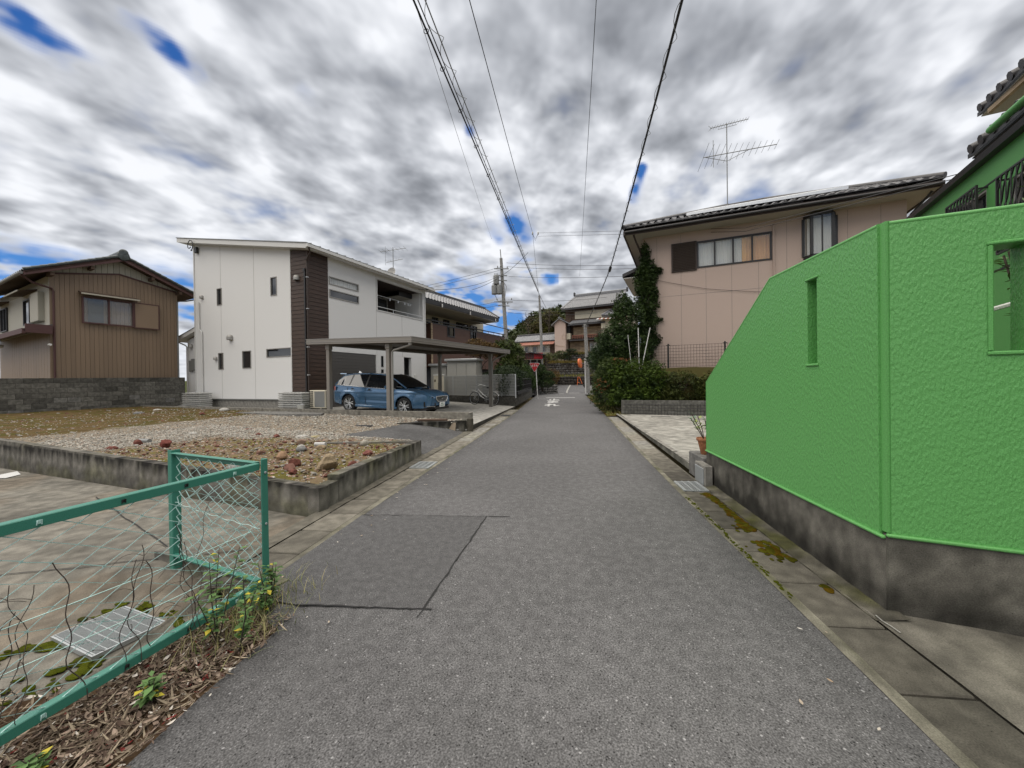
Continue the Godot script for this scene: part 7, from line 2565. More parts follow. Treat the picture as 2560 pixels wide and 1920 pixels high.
func build_bicycle() -> void:
	var f := LF * Vector3(-6.42, 0, -15.20)
	var r := LF * Vector3(-5.18, 0, -14.98)
	f.y = pad_y(f.x)
	r.y = pad_y(r.x)
	var x := (r - f).normalized()
	var z := x.cross(Vector3.UP).normalized()
	var fr := Transform3D(Basis(x, z.cross(x), z) * Basis(Vector3.RIGHT, -0.05), (f + r) / 2)
	var o := thing("bicycle", "silver city bicycle with a wire basket leaning before the slat fence", "bicycle", Vector3.ZERO, fr)
	var R := 0.345
	var wb := 0.63
	for s in [-1.0, 1.0]:
		var c := Vector3(wb * s, R, 0)
		var b := mb()
		var ring := []
		for i in 36: ring.append(c + Vector3(cos(TAU * i / 36), sin(TAU * i / 36), 0) * (R - 0.017))
		b.tube(ring, 0.018, 6, true)
		var w := part("wheel", b, M.tyre, o)
		b = mb()
		ring = []
		for i in 36: ring.append(c + Vector3(cos(TAU * i / 36), sin(TAU * i / 36), 0) * (R - 0.042))
		b.tube(ring, 0.010, 5, true)
		for i in 18: b.rod(c + Vector3(0, 0, 0.025 * (1 if i % 2 else -1)), c + Vector3(cos(TAU * i / 18), sin(TAU * i / 18), 0) * (R - 0.045), 0.0018, 3)
		b.rod(c + Vector3(0, 0, -0.04), c + Vector3(0, 0, 0.04), 0.02, 8)
		part("rim", b, M.silver, w)
		b = mb()
		var md := []
		for i in 14:
			var a := lerpf(0.35, 2.3, i / 13.0) if s < 0 else lerpf(0.5, 3.1, i / 13.0)
			md.append(c + Vector3(cos(a), sin(a), 0) * (R + 0.022))
		b.tube(md, 0.016, 5)
		part("mudguard", b, M.silver, o)
	var fa := Vector3(-wb, R, 0)
	var ra := Vector3(wb, R, 0)
	var bb := Vector3(0.16, 0.30, 0)
	var hd := Vector3(-0.42, 0.83, 0)
	var hl := Vector3(-0.46, 0.70, 0)
	var st := Vector3(0.33, 0.80, 0)
	var b := mb()
	b.tube([hl, Vector3(-0.2, 0.46, 0), bb], 0.021, 8)
	b.tube([hd, Vector3(-0.05, 0.55, 0), Vector3(0.20, 0.44, 0)], 0.017, 8)
	b.rod(bb, st, 0.017, 8)
	b.rod(hd + Vector3(0.01, 0.05, 0), hl, 0.021, 8)
	for k in [-0.05, 0.05]:
		b.tube([hl, Vector3(-0.50, 0.62, k), fa + Vector3(0, 0, k)], 0.012, 6)
		b.rod(bb + Vector3(0, 0, k), ra + Vector3(0, 0, k), 0.010, 6)
		b.rod(st - Vector3(0, 0.08, 0), ra + Vector3(0, 0, k), 0.009, 6)
	part("frame", b, M.silver, o)
	b = mb()
	b.tube([hd, hd + Vector3(0.03, 0.20, 0), hd + Vector3(0.0, 0.25, 0.16), hd + Vector3(0.16, 0.22, 0.27), hd + Vector3(0.28, 0.20, 0.28)], 0.012, 6)
	b.tube([hd + Vector3(0.03, 0.20, 0), hd + Vector3(0.0, 0.25, -0.16), hd + Vector3(0.16, 0.22, -0.27), hd + Vector3(0.28, 0.20, -0.28)], 0.012, 6)
	part("handlebar", b, M.silver, o)
	b = mb()
	b.hexa([st + Vector3(-0.14, 0.10, 0.04), st + Vector3(0.12, 0.10, 0.10), st + Vector3(0.12, 0.10, -0.10), st + Vector3(-0.14, 0.10, -0.04), st + Vector3(-0.15, 0.16, 0.03), st + Vector3(0.13, 0.18, 0.10), st + Vector3(0.13, 0.18, -0.10), st + Vector3(-0.15, 0.16, -0.03)])
	b.rod(st, st + Vector3(0.01, 0.12, 0), 0.012, 6)
	part("saddle", b, M.tyre, o)
	b = mb()
	var bc := Vector3(-0.62, 0.86, 0)
	for y in 6:
		var s := lerpf(0.78, 1.0, y / 5.0)
		b.tube([bc + Vector3(-0.16 * s, -0.12 + y * 0.05, -0.18 * s), bc + Vector3(0.16 * s, -0.12 + y * 0.05, -0.18 * s), bc + Vector3(0.16 * s, -0.12 + y * 0.05, 0.18 * s), bc + Vector3(-0.16 * s, -0.12 + y * 0.05, 0.18 * s)], 0.0035, 4, true)
	for i in 24:
		var w := TAU * i / 24.0
		var q := Vector3(clampf(cos(w) * 1.5, -1, 1) * 0.16, 0, clampf(sin(w) * 1.5, -1, 1) * 0.18)
		b.rod(bc + q * 0.78 - Vector3(0, 0.12, 0), bc + q + Vector3(0, 0.13, 0), 0.003, 4)
	part("basket", b, M.silver, o)
	b = mb()
	for k in [-0.05, 0.0, 0.05]: b.rod(Vector3(0.36, 0.74, k), Vector3(0.86, 0.74, k), 0.006, 5)
	for k in [-0.06, 0.06]: b.rod(Vector3(0.80, 0.74, k), ra + Vector3(0, 0, k), 0.006, 5)
	part("luggage_rack", b, M.silver, o)
	b = mb()
	b.lathe([Vector2(0.0, 0.0), Vector2(0.09, 0.0), Vector2(0.09, 0.006), Vector2(0.0, 0.006)], bb + Vector3(0, 0, 0.04), 16, Basis(Vector3.RIGHT, PI / 2))
	b.bar(bb + Vector3(0, 0, 0.07), bb + Vector3(0.12, -0.12, 0.07), 0.015, 0.02)
	b.box(bb + Vector3(0.12, -0.12, 0.12), Vector3(0.09, 0.025, 0.08))
	b.bar(bb + Vector3(0, 0, -0.07), bb + Vector3(-0.12, 0.12, -0.07), 0.015, 0.02)
	b.box(bb + Vector3(-0.12, 0.12, -0.12), Vector3(0.09, 0.025, 0.08))
	b.rod(Vector3(0.60, 0.34, 0.07), Vector3(0.52, 0.01, 0.18), 0.010, 5)
	part("crank", b, M.gray_metal, o)

func build_pink_house() -> void:
	off = Vector3.ZERO
	var o := thing("pink_house", "pink two-storey house with dark tiled hip roof and a louvred shutter", "house", Vector3(6.5, 1.95, -14.9), LF)
	var F := Transform3D(Basis(), Vector3(0, 0, -14.9))
	var holes := [rc(4.38, 6.10, 7.02, 7.20), rc(8.10, 6.02, 8.95, 7.48)]
	var b := mb()
	pierced(b, [Vector2(2.25, 1.5), Vector2(11.0, 1.5), Vector2(11.0, 7.75), Vector2(2.25, 7.75)], holes, -0.2, 0.0, F)
	b.bx(Vector3(2.25, 1.5, -22.0), Vector3(2.45, 7.75, -15.1))
	b.bx(Vector3(10.8, 1.5, -22.0), Vector3(11.0, 7.75, -15.1))
	part("wall", b, M.pink_wall, o)
	for u in [2.82, 3.77, 4.71, 5.64, 6.57, 7.50, 8.43, 9.36, 10.3]:
		b = mb()
		b.bx(Vector3(u - 0.006, 1.6, -14.9), Vector3(u + 0.006, 6.08 if u > 4.4 and u < 7.0 else 7.6, -14.896))
		part("joint", b, M.seam, o)
	b = mb()
	b.bx(Vector3(2.3, 5.035, -14.9), Vector3(11.0, 5.047, -14.8965))
	part("joint", b, M.seam, o)
	# the long sliding window, half of it behind orange curtains, and its louvred shutter
	var r: Rect2 = holes[0]
	var win := window(o, r, -0.02, F, M.black_trim, 0.06, [5.04, 5.70, 6.36])
	win.get_child(0).material_override = M.pane
	var cx := [4.44, 5.70, 6.02, 6.96]
	for k in 3:
		b = mb()
		var x0: float = cx[k]
		var x1: float = cx[k + 1]
		var n := int((x1 - x0) / 0.03)
		b.grid(n, 1, func(s: float, t: float) -> Vector3: return F * Vector3(lerpf(x0, x1, s), lerpf(6.16, 7.14, t), -0.12 + 0.02 * sin(s * n * 1.7) + 0.015 * sin(s * n * 0.6)))
		part("curtain", b, M.curtain if k < 2 else M.curtain_orange, win)
	b = mb()
	b.cb(F * Vector3(3.89, 6.63, 0.02), Vector3(0.98, 1.20, 0.10), 0.012)
	var sh := part("shutter", b, M.dark_brown, o)
	for k in 17:
		b = MB.new()
		b.cb(Vector3.ZERO, Vector3(0.88, 0.058, 0.018), 0.004, Basis(Vector3.RIGHT, 0.55))
		var p := part("louvre", b, M.dark_brown, sh)
		p.position = F * Vector3(3.89, 6.10 + k * 0.066, 0.085) - off
	# the narrow bay with its dark frame
	b = mb()
	var poly := [Vector2(8.02, 0.0), Vector2(8.20, 0.34), Vector2(8.84, 0.34), Vector2(9.02, 0.0)]
	for y in [[5.95, 6.06, 0.03], [7.44, 7.56, 0.05]]:
		var pts := []
		for q in [Vector2(8.02, -0.0), Vector2(9.02, -0.0), Vector2(8.84, -0.34), Vector2(8.20, -0.34)]: pts.append(Vector2(q.x, -q.y))
		b.prism(pts, y[0], y[1], Transform3D(Basis(Vector3(1, 0, 0), Vector3(0, 0, 1), Vector3(0, -1, 0)), F.origin + Vector3(0, y[0] + y[1], 0)))
	for i in 4: b.bar(F * Vector3(poly[i].x, 6.05, poly[i].y), F * Vector3(poly[i].x, 7.46, poly[i].y), 0.09, 0.09)
	b.bar(F * Vector3(8.52, 6.05, 0.34), F * Vector3(8.52, 7.46, 0.34), 0.04, 0.05)
	var bay := part("bay_window", b, M.black_trim, o)
	for i in 3:
		b = mb()
		var a: Vector2 = poly[i]
		var e: Vector2 = poly[i + 1]
		b.q(F * Vector3(a.x, 6.06, a.y), F * Vector3(e.x, 6.06, e.y), F * Vector3(e.x, 7.45, e.y), F * Vector3(a.x, 7.45, a.y))
		part("pane", b, M.pane, bay)
	b = mb()
	b.grid(24, 1, func(s: float, t: float) -> Vector3: return F * Vector3(lerpf(8.12, 8.92, s), lerpf(6.06, 7.44, t), 0.10 + 0.015 * sin(s * 40.0)))
	part("curtain", b, M.curtain, bay)
	# drain pipe on the wall, gutter pipes at both corners
	b = mb()
	b.tube([F * Vector3(7.02, 7.42, 0.02), F * Vector3(7.06, 7.40, 0.07), F * Vector3(7.07, 7.2, 0.07), F * Vector3(7.07, 2.0, 0.07)], 0.028, 8)
	part("drain_pipe", b, M.pink_wall, o)
	b = mb()
	b.tube([Vector3(1.95, 7.62, -14.15), Vector3(2.0, 7.45, -14.3), Vector3(2.18, 7.0, -14.78), Vector3(2.18, 6.8, -14.82), Vector3(2.18, 2.0, -14.82)], 0.04, 8)
	part("downpipe", b, M.dark_brown, o)
	b = mb()
	b.tube([Vector3(11.4, 7.6, -14.3), Vector3(11.35, 7.5, -14.4), Vector3(11.08, 7.1, -14.82), Vector3(11.06, 2.0, -14.82)], 0.04, 8)
	b.bar(Vector3(11.3, 6.4, -14.9), Vector3(11.3, 7.1, -14.9), 0.12, 0.10)
	part("downpipe", b, M.black_trim, o)
	# roof
	var E0 := Vector3(1.55, 7.86, -14.05)
	var E1 := Vector3(11.60, 7.86, -14.05)
	var R0 := Vector3(5.9, 9.78, -18.6)
	var R1 := Vector3(7.4, 9.78, -18.6)
	var B0 := Vector3(1.55, 7.86, -23.1)
	var B1 := Vector3(11.60, 7.86, -23.1)
	b = mb()
	b.q(E0, E1, R1, R0)
	b.q(E1, B1, R1, R1)
	b.t3(E1, B1, R1); b.t3(B0, E0, R0)
	b.q(B1, B0, R0, R1)
	var roof := part("roof", b, M.tile_dark, o)
	b = mb()
	b.bx(Vector3(1.58, 7.66, -23.05), Vector3(11.57, 7.70, -14.08))
	part("soffit", b, M.soffit, roof)
	b = mb()
	for q in [[Vector3(1.55, 7.62, -14.09), Vector3(11.6, 7.80, -14.03)], [Vector3(1.53, 7.62, -23.1), Vector3(1.59, 7.80, -14.09)], [Vector3(11.56, 7.62, -23.1), Vector3(11.62, 7.80, -14.09)]]: b.bx(q[0], q[1])
	part("fascia", b, M.dark_brown, roof)
	b = mb()
	b.tube([Vector3(1.6, 7.72, -13.98), Vector3(11.55, 7.70, -13.98)], 0.055, 8)
	part("gutter", b, M.black_trim, roof)
	# tiles: the eave course as parts, the courses above as relief
	var n := 36
	for i in n:
		var u := lerpf(E0.x + 0.10, E1.x - 0.10, (i + 0.5) / n)
		b = MB.new()
		b.grid(8, 3, func(s: float, t: float) -> Vector3:
			var w := s
			return Vector3((s - 0.5) * 0.278, 0.055 * pow(sin(PI * w), 2.0) * (1.0 if w < 0.6 else 0.85) + t * 0.30 * 0.42, -t * 0.30))
		b.grid(8, 1, func(s: float, t: float) -> Vector3: return Vector3((s - 0.5) * 0.278, (0.055 * pow(sin(PI * s), 2.0)) * t - 0.02 * (1.0 - t), 0.0))
		var p := part("eave_tile", b, M.tile_dark, roof)
		p.position = Vector3(u, 7.90, -13.98) - off
	for c in range(1, 15):
		var f0 := c * 0.30 / 4.62
		var f1 := (c + 1) * 0.30 / 4.62
		b = mb()
		var a0 := E0.lerp(R0, f0) + Vector3(0, 0.04, 0.06)
		var a1 := E1.lerp(R1, f0) + Vector3(0, 0.04, 0.06)
		var c0 := E0.lerp(R0, f1) + Vector3(0, 0.02, 0.06)
		var c1 := E1.lerp(R1, f1) + Vector3(0, 0.02, 0.06)
		var m := int((a1.x - a0.x) / 0.28)
		b.grid(m * 6, 1, func(s: float, t: float) -> Vector3:
			var w := fposmod(s * m, 1.0)
			return a0.lerp(a1, s).lerp(c0.lerp(c1, s), t) + Vector3(0, 0.055 * pow(sin(PI * w), 2.0) + 0.02 * (1.0 - t), 0))
		part("tile_course", b, M.tile_dark, roof, "stuff")
	for q in [[E0, R0], [E1, R1], [R0, R1]]:
		b = mb()
		b.tube([q[0] + Vector3(0, 0.10, 0), q[1] + Vector3(0, 0.12, 0)], 0.11, 8)
		part("hip_ridge", b, M.tile_dark, roof)
	b = mb()
	var s0 := Vector3(4.0, 8.30, -14.75)
	var s1 := Vector3(9.35, 8.30, -14.75)
	b.hexa([s0, s1, s1 + Vector3(-0.4, 0.45, -1.1), s0 + Vector3(0.5, 0.45, -1.1), s0 + Vector3(0, 0.11, 0), s1 + Vector3(0, 0.11, 0), s1 + Vector3(-0.4, 0.56, -1.1), s0 + Vector3(0.5, 0.56, -1.1)])
	part("solar_panel", b, M.silver, o)
	# the lower roof on the lane side
	b = mb()
	slab4(b, Vector3(1.05, 6.85, -17.3), Vector3(2.3, 7.3, -17.3), Vector3(2.3, 7.3, -22.0), Vector3(1.05, 6.85, -22.0), 0.16)
	part("side_roof", b, M.tile_dark, o)
	b = mb()
	b.bx(Vector3(1.10, 6.62, -22.0), Vector3(2.24, 6.66, -17.36))
	part("side_soffit", b, M.white_trim, o)
	# ivy-covered pipe is in build_hedges; the aerial stands on the roof
	var at := Vector3(5.68, 8.85, -16.6)
	o = thing("roof_aerial", "tall rusty television aerial on the pink house roof", "aerial", at, LF)
	b = mb()
	b.rod(at, at + Vector3(0, 3.9, 0), 0.022, 6)
	part("mast", b, M.gray_metal, o)
	b = mb()
	var t0 := at + Vector3(0, 3.86, 0)
	b.rod(t0 + Vector3(-0.65, -0.06, 0.10), t0 + Vector3(0.85, 0.10, -0.15), 0.016, 5)
	b.rod(t0 + Vector3(-0.35, -0.16, 0.05), t0 + Vector3(0.40, -0.08, -0.05), 0.010, 5)
	for i in 14:
		var p := t0 + Vector3(-0.6, -0.055, 0.09).lerp(Vector3(0.82, 0.095, -0.14), i / 13.0)
		b.rod(p - Vector3(0.04, 0.0, 0.16), p + Vector3(0.04, 0, 0.16), 0.006, 4)
	for k in [-1.0, 1.0]: b.rod(t0 + Vector3(-0.62, -0.05, 0.1), t0 + Vector3(-0.72, -0.05 + 0.12 * k, 0.1), 0.008, 4)
	part("upper_antenna", b, M.gray_metal, o)
	b = mb()
	var u0 := at + Vector3(0, 2.55, 0)
	b.rod(u0 + Vector3(-0.95, -0.08, 0.3), u0 + Vector3(1.95, 0.22, -0.5), 0.018, 5)
	b.tube([u0 + Vector3(-0.85, -0.07, 0.25), u0 + Vector3(0, -0.30, 0), u0 + Vector3(0.9, 0.12, -0.22)], 0.012, 5)
	for i in 13:
		var f := i / 12.0
		var p := u0 + Vector3(-0.95, -0.08, 0.3).lerp(Vector3(1.95, 0.22, -0.5), f)
		var h := lerpf(1.05, 0.35, pow(f, 0.6))
		b.rod(p - Vector3(0.20, 0.36, 0.4) * h, p + Vector3(0.20, 0.36, 0.4) * h, 0.008, 4)
	b.rod(u0 + Vector3(-0.55, -0.55, 0.2), u0 + Vector3(-0.55, 0.65, 0.2), 0.012, 5)
	part("lower_antenna", b, M.gray_metal, o)

# ---------- foliage
var sprigs := []
func make_sprigs() -> void:
	for k in 3:
		var b := MB.new()
		var r := RandomNumberGenerator.new()
		r.seed = 500 + k
		for i in 6:
			var w := TAU * i / 6.0 + r.randf() * 0.8
			var dir := Vector3(cos(w), r.randf_range(-0.1, 0.9), sin(w)).normalized()
			var sd := dir.cross(Vector3(r.randf_range(-0.4, 0.4), 1, r.randf_range(-0.4, 0.4))).normalized() * 0.16
			var at := Vector3(r.randf_range(-0.25, 0.25), r.randf_range(-0.25, 0.25), r.randf_range(-0.25, 0.25))
			var l := 0.62
			b.col = Color(1, 1, 1) * r.randf_range(0.75, 1.2)
			b.t3(at, at + dir * l * 0.5 + sd, at + dir * l - Vector3(0, 0.07, 0))
			b.t3(at, at + dir * l - Vector3(0, 0.07, 0), at + dir * l * 0.5 - sd)
		sprigs.append(b.mesh())

# a plant of many leaves: lumps of [centre, radii, how many leaves], in the frame; leaf colour varies by clump
func leafy(o: Node3D, lumps: Array, leaf: float, base: Color, vary: Color, sd: int, hollow := 0.55, fill := 1.0) -> void:
	if sprigs.is_empty(): make_sprigs()
	var r := RandomNumberGenerator.new()
	r.seed = sd
	var places := [[], [], []]
	var tints := [[], [], []]
	for L in lumps:
		var c: Vector3 = L[0]
		var ra: Vector3 = L[1]
		for i in int(L[2] * fill):
			var d := Vector3(r.randfn(0, 1), r.randfn(0, 1), r.randfn(0, 1)).normalized()
			var bump := 1.0 + 0.34 * wob.get_noise_3d(d.x * 2.1 + c.x, d.y * 2.1 + sd, d.z * 2.1 + c.z) + 0.20 * wob.get_noise_3d(d.x * 6.0 + c.x, d.y * 6.0 + sd, d.z * 6.0)
			var rad := lerpf(hollow, 1.0, sqrt(r.randf())) * bump
			var p := c + d * rad * ra
			var cl := wob.get_noise_3d(p.x * 1.1 + sd, p.y * 1.1, p.z * 1.1) + 0.6 * wob.get_noise_3d(p.x * 4.0, p.y * 4.0 + sd, p.z * 4.0)
			if rad > 0.75 and cl < -0.42: continue
			var k := i % 3
			var s := leaf * r.randf_range(0.7, 1.35)
			places[k].append(Transform3D(Basis.from_euler(Vector3(r.randf_range(-0.9, 0.9), r.randf() * TAU, r.randf_range(-0.9, 0.9))).scaled(Vector3.ONE * s), p - off))
			var cc := base.lerp(vary, clampf(0.5 + cl * 1.1 + r.randf_range(-0.25, 0.25), 0.0, 1.0)) * r.randf_range(0.72, 1.28)
			tints[k].append(cc)
	for k in 3: swarm("foliage", sprigs[k], M.leaf, places[k], tints[k], o)

func trunk(o: Node3D, pts: Array, r0: float, r1: float, limbs := 0, reach := 1.0, sd := 1) -> void:
	var b := mb()
	var rad := []
	for i in pts.size(): rad.append(lerpf(r0, r1, float(i) / (pts.size() - 1)))
	b.tube(pts, rad, 8)
	part("trunk", b, M.bark, o)
	if limbs == 0: return
	var r := RandomNumberGenerator.new()
	r.seed = sd
	b = mb()
	for k in limbs:
		var f := r.randf_range(0.35, 0.95)
		var i := mini(int(f * (pts.size() - 1)), pts.size() - 2)
		var p: Vector3 = pts[i].lerp(pts[i + 1], f * (pts.size() - 1) - i)
		var w := r.randf() * TAU
		var e := p + Vector3(cos(w), r.randf_range(0.3, 1.1), sin(w)) * reach * r.randf_range(0.5, 1.0)
		var m := p.lerp(e, 0.5) + Vector3(0, reach * 0.1, 0)
		b.tube([p, m, e], [r1 * 0.9, r1 * 0.6, r1 * 0.25], 5)
		for j in 4:
			var q := m.lerp(e, r.randf())
			b.tube([q, q + Vector3(r.randfn(0, 1), absf(r.randfn(0, 0.8)), r.randfn(0, 1)) * reach * 0.28], [r1 * 0.35, r1 * 0.12], 4)
	part("branch", b, M.bark, o)

func plant(called: String, label: String, cat: String, at: Vector3, fr := Transform3D(), group := "") -> Node3D: return thing(called, label, cat, at, fr, group)

func build_hedges() -> void:
	var dk := Color(0.020, 0.040, 0.010)
	var md := Color(0.040, 0.080, 0.015)
	var lt := Color(0.085, 0.130, 0.025)
	# the shrubs behind the planter wall, right of the lane
	var o := plant("shrub", "large rounded bright green shrub bulging over the planter wall", "shrub", Vector3(2.15, 0.5, -12.75), LF, "shrubs before the pink house")
	trunk(o, [Vector3(2.15, 0.5, -12.8), Vector3(2.1, 1.1, -12.8), Vector3(2.2, 1.7, -12.8)], 0.05, 0.03, 8, 0.6, 3)
	leafy(o, [[Vector3(2.15, 1.35, -12.75), Vector3(1.0, 0.95, 0.72), 4300], [Vector3(1.55, 1.55, -12.95), Vector3(0.75, 0.85, 0.6), 1900], [Vector3(2.75, 1.45, -12.85), Vector3(0.6, 0.75, 0.55), 1500], [Vector3(1.9, 0.75, -12.35), Vector3(0.8, 0.35, 0.35), 1000]], 0.085, dk, Color(0.085, 0.135, 0.016), 11)
	o = plant("shrub", "lower dark green shrub right of the large rounded one", "shrub", Vector3(3.75, 0.5, -12.9), LF, "shrubs before the pink house")
	trunk(o, [Vector3(3.75, 0.5, -12.9), Vector3(3.75, 1.2, -12.9)], 0.04, 0.02, 6, 0.5, 4)
	leafy(o, [[Vector3(3.75, 1.15, -12.95), Vector3(0.85, 0.62, 0.6), 2600], [Vector3(3.3, 0.9, -12.75), Vector3(0.5, 0.4, 0.4), 700]], 0.08, Color(0.022, 0.034, 0.010), Color(0.070, 0.085, 0.018), 12)
	o = plant("shrub", "olive shrub half hidden by the end of the green wall", "shrub", Vector3(5.2, 0.5, -12.9), LF, "shrubs before the pink house")
	trunk(o, [Vector3(5.2, 0.5, -12.9), Vector3(5.2, 1.2, -12.9)], 0.04, 0.02, 6, 0.5, 5)
	leafy(o, [[Vector3(5.2, 1.15, -12.95), Vector3(0.95, 0.72, 0.6), 2600], [Vector3(6.5, 1.1, -12.9), Vector3(0.9, 0.65, 0.6), 1700]], 0.08, Color(0.030, 0.045, 0.010), Color(0.105, 0.120, 0.022), 13)
	o = plant("shrub", "shrub with reddish tips left of the white canes", "shrub", Vector3(1.25, 0.4, -13.1), LF, "shrubs before the pink house")
	trunk(o, [Vector3(1.25, 0.4, -13.1), Vector3(1.2, 1.2, -13.1), Vector3(1.3, 2.0, -13.1)], 0.05, 0.02, 8, 0.5, 6)
	leafy(o, [[Vector3(1.2, 1.7, -13.1), Vector3(0.75, 0.72, 0.55), 2300], [Vector3(0.95, 0.95, -12.9), Vector3(0.65, 0.7, 0.5), 1900]], 0.085, Color(0.025, 0.048, 0.014), Color(0.080, 0.110, 0.030), 14)
	leafy(o, [[Vector3(1.50, 2.22, -12.95), Vector3(0.36, 0.18, 0.25), 160], [Vector3(0.8, 1.3, -12.5), Vector3(0.3, 0.3, 0.2), 50]], 0.075, Color(0.12, 0.05, 0.02), Color(0.22, 0.085, 0.03), 15)
	# the tall dark one that joins the ivy
	o = plant("garden_tree", "tall dark green tree between the lane hedge and the pink house", "tree", Vector3(1.6, 0.4, -14.2), LF)
	trunk(o, [Vector3(1.7, 0.4, -14.3), Vector3(1.6, 2.0, -14.3), Vector3(1.7, 3.4, -14.3), Vector3(1.8, 4.4, -14.3)], 0.09, 0.03, 14, 0.9, 7)
	leafy(o, [[Vector3(1.65, 3.9, -14.1), Vector3(0.75, 1.0, 0.6), 3300], [Vector3(1.25, 3.0, -14.0), Vector3(0.85, 0.85, 0.65), 2900], [Vector3(2.05, 2.9, -14.1), Vector3(0.62, 0.85, 0.45), 1800], [Vector3(0.75, 2.5, -14.2), Vector3(0.7, 0.65, 0.6), 1900], [Vector3(1.45, 4.75, -14.3), Vector3(0.42, 0.5, 0.4), 700]], 0.095, Color(0.018, 0.038, 0.012), Color(0.060, 0.100, 0.028), 16)
	o = plant("ivy", "dark ivy climbing the corner pipe of the pink house to the eaves", "ivy", Vector3(2.3, 2.0, -14.78), LF)
	var b := mb()
	for k in 7:
		var pts := []
		for i in 22: pts.append(Vector3(2.35 + 0.14 * sin(i * 0.7 + k) + (k - 3) * 0.04, 2.2 + i * 0.235, -14.80 + 0.05 * sin(i * 0.5 + k * 2.0)))
		b.tube(pts, 0.010, 4)
	part("stem", b, M.bark, o)
	leafy(o, [[Vector3(2.42, 3.4, -14.72), Vector3(0.42, 1.3, 0.28), 1500], [Vector3(2.42, 4.9, -14.72), Vector3(0.48, 1.0, 0.30), 1700], [Vector3(2.46, 6.0, -14.74), Vector3(0.42, 0.7, 0.28), 1200], [Vector3(2.34, 6.85, -14.76), Vector3(0.22, 0.55, 0.2), 420], [Vector3(2.85, 6.15, -14.80), Vector3(0.24, 0.16, 0.10), 130], [Vector3(2.15, 5.7, -14.7), Vector3(0.3, 0.8, 0.3), 700], [Vector3(2.85, 4.05, -14.8), Vector3(0.20, 0.12, 0.10), 70], [Vector3(2.75, 5.2, -14.82), Vector3(0.16, 0.3, 0.08), 90], [Vector3(2.78, 3.2, -14.8), Vector3(0.22, 0.3, 0.1), 120]], 0.10, Color(0.018, 0.036, 0.010), Color(0.060, 0.098, 0.026), 17, 0.3)
	# three white canes
	var canes := [[1.98, 2.2, 1.83, 3.27, "thin pale garden cane, leftmost of the three in the shrubs"], [2.25, 2.3, 2.22, 3.52, "white upright garden cane in the middle of the three"], [2.33, 2.3, 2.66, 3.50, "white garden cane leaning right, rightmost of the three"]]
	for c in canes:
		off = Vector3(c[0], c[1] - 0.4, -12.75)
		b = mb()
		b.rod(Vector3(c[0], c[1] - 0.4, -12.75), Vector3(c[2], c[3], -12.8), 0.018 if c[0] > 2.0 else 0.010, 6)
		solo("garden_cane", b, M.white_paint, LF, off, c[4], "cane", "canes standing in the shrubs")
	# the hedge on the right of the lane
	o = plant("hedge", "loose light green hedge along the right side of the lane", "hedge", Vector3(2.75, 0.3, -21.0), Transform3D())
	var lumps := []
	for i in 11:
		var z := -17.0 - i * 1.02
		lumps.append([Vector3(2.85 + 0.1 * sin(i * 2.3), gy(z) + 0.95 + 0.1 * sin(i * 1.7), z), Vector3(0.55, 0.85 + 0.12 * sin(i * 3.1), 0.75), 1050])
	trunk(o, [Vector3(2.85, 0.2, -21), Vector3(2.85, 1.0, -21)], 0.04, 0.02, 6, 0.5, 8)
	leafy(o, lumps, 0.10, Color(0.035, 0.062, 0.014), Color(0.130, 0.170, 0.045), 18)
	o = plant("hedge_tree", "dark evergreen bush rising behind the lane hedge", "shrub", Vector3(2.5, 0.4, -23.0), Transform3D())
	trunk(o, [Vector3(2.6, 0.3, -23.0), Vector3(2.5, 1.6, -23.0), Vector3(2.4, 3.4, -23.0)], 0.08, 0.03, 12, 0.8, 9)
	leafy(o, [[Vector3(2.35, 2.75, -22.8), Vector3(0.85, 0.75, 0.8), 2400], [Vector3(2.95, 3.2, -22.4), Vector3(0.7, 0.8, 0.7), 1600], [Vector3(2.9, 2.1, -21.5), Vector3(0.8, 0.6, 0.9), 1700]], 0.10, Color(0.014, 0.032, 0.014), Color(0.045, 0.080, 0.034), 19)
	o = plant("pine_sapling", "feathery young conifer top sticking up behind the lane hedge", "tree", Vector3(2.55, 3.2, -24.5), Transform3D())
	trunk(o, [Vector3(2.55, 0.4, -24.5), Vector3(2.5, 4.6, -24.5)], 0.05, 0.012, 16, 0.5, 10)
	leafy(o, [[Vector3(2.5, 4.0, -24.5), Vector3(0.42, 0.6, 0.4), 420]], 0.11, Color(0.03, 0.05, 0.03), Color(0.08, 0.11, 0.06), 20, 0.1)
	# fence and footing under the lane hedge
	o = thing("mesh_fence", "dark low mesh fence at the foot of the lane hedge on the right", "fence", g3(2.36, -16.0))
	b = mb()
	for i in 95: b.rod(g3(2.36, -15.3 - i * 0.127, 0.05), g3(2.36, -15.3 - i * 0.127, 0.55), 0.006, 4)
	part("bars", b, M.black_trim, o, "stuff")
	b = mb()
	for y in [0.15, 0.35, 0.55]: b.rod(g3(2.36, -15.2, y), g3(2.36, -27.4, y), 0.010, 5)
	for i in 7: b.rod(g3(2.36, -15.2 - i * 2.0, 0.0), g3(2.36, -15.2 - i * 2.0, 0.66 if i < 6 else 1.5), 0.022, 6)
	part("frame", b, M.black_trim, o)
	# left: clipped hedge over the block wall, trees behind the sheds
	o = plant("hedge", "tall clipped dark hedge above the block wall left of the lane", "hedge", Vector3(-2.9, 0.9, -25.0), Transform3D())
	lumps = []
	for i in 12:
		var z := -20.9 - i * 0.83
		lumps.append([Vector3(-2.85, gy(z) + 1.25, z), Vector3(0.52, 0.85, 0.6), 900])
	trunk(o, [Vector3(-2.9, 0.4, -25), Vector3(-2.9, 1.4, -25)], 0.04, 0.02, 6, 0.4, 11)
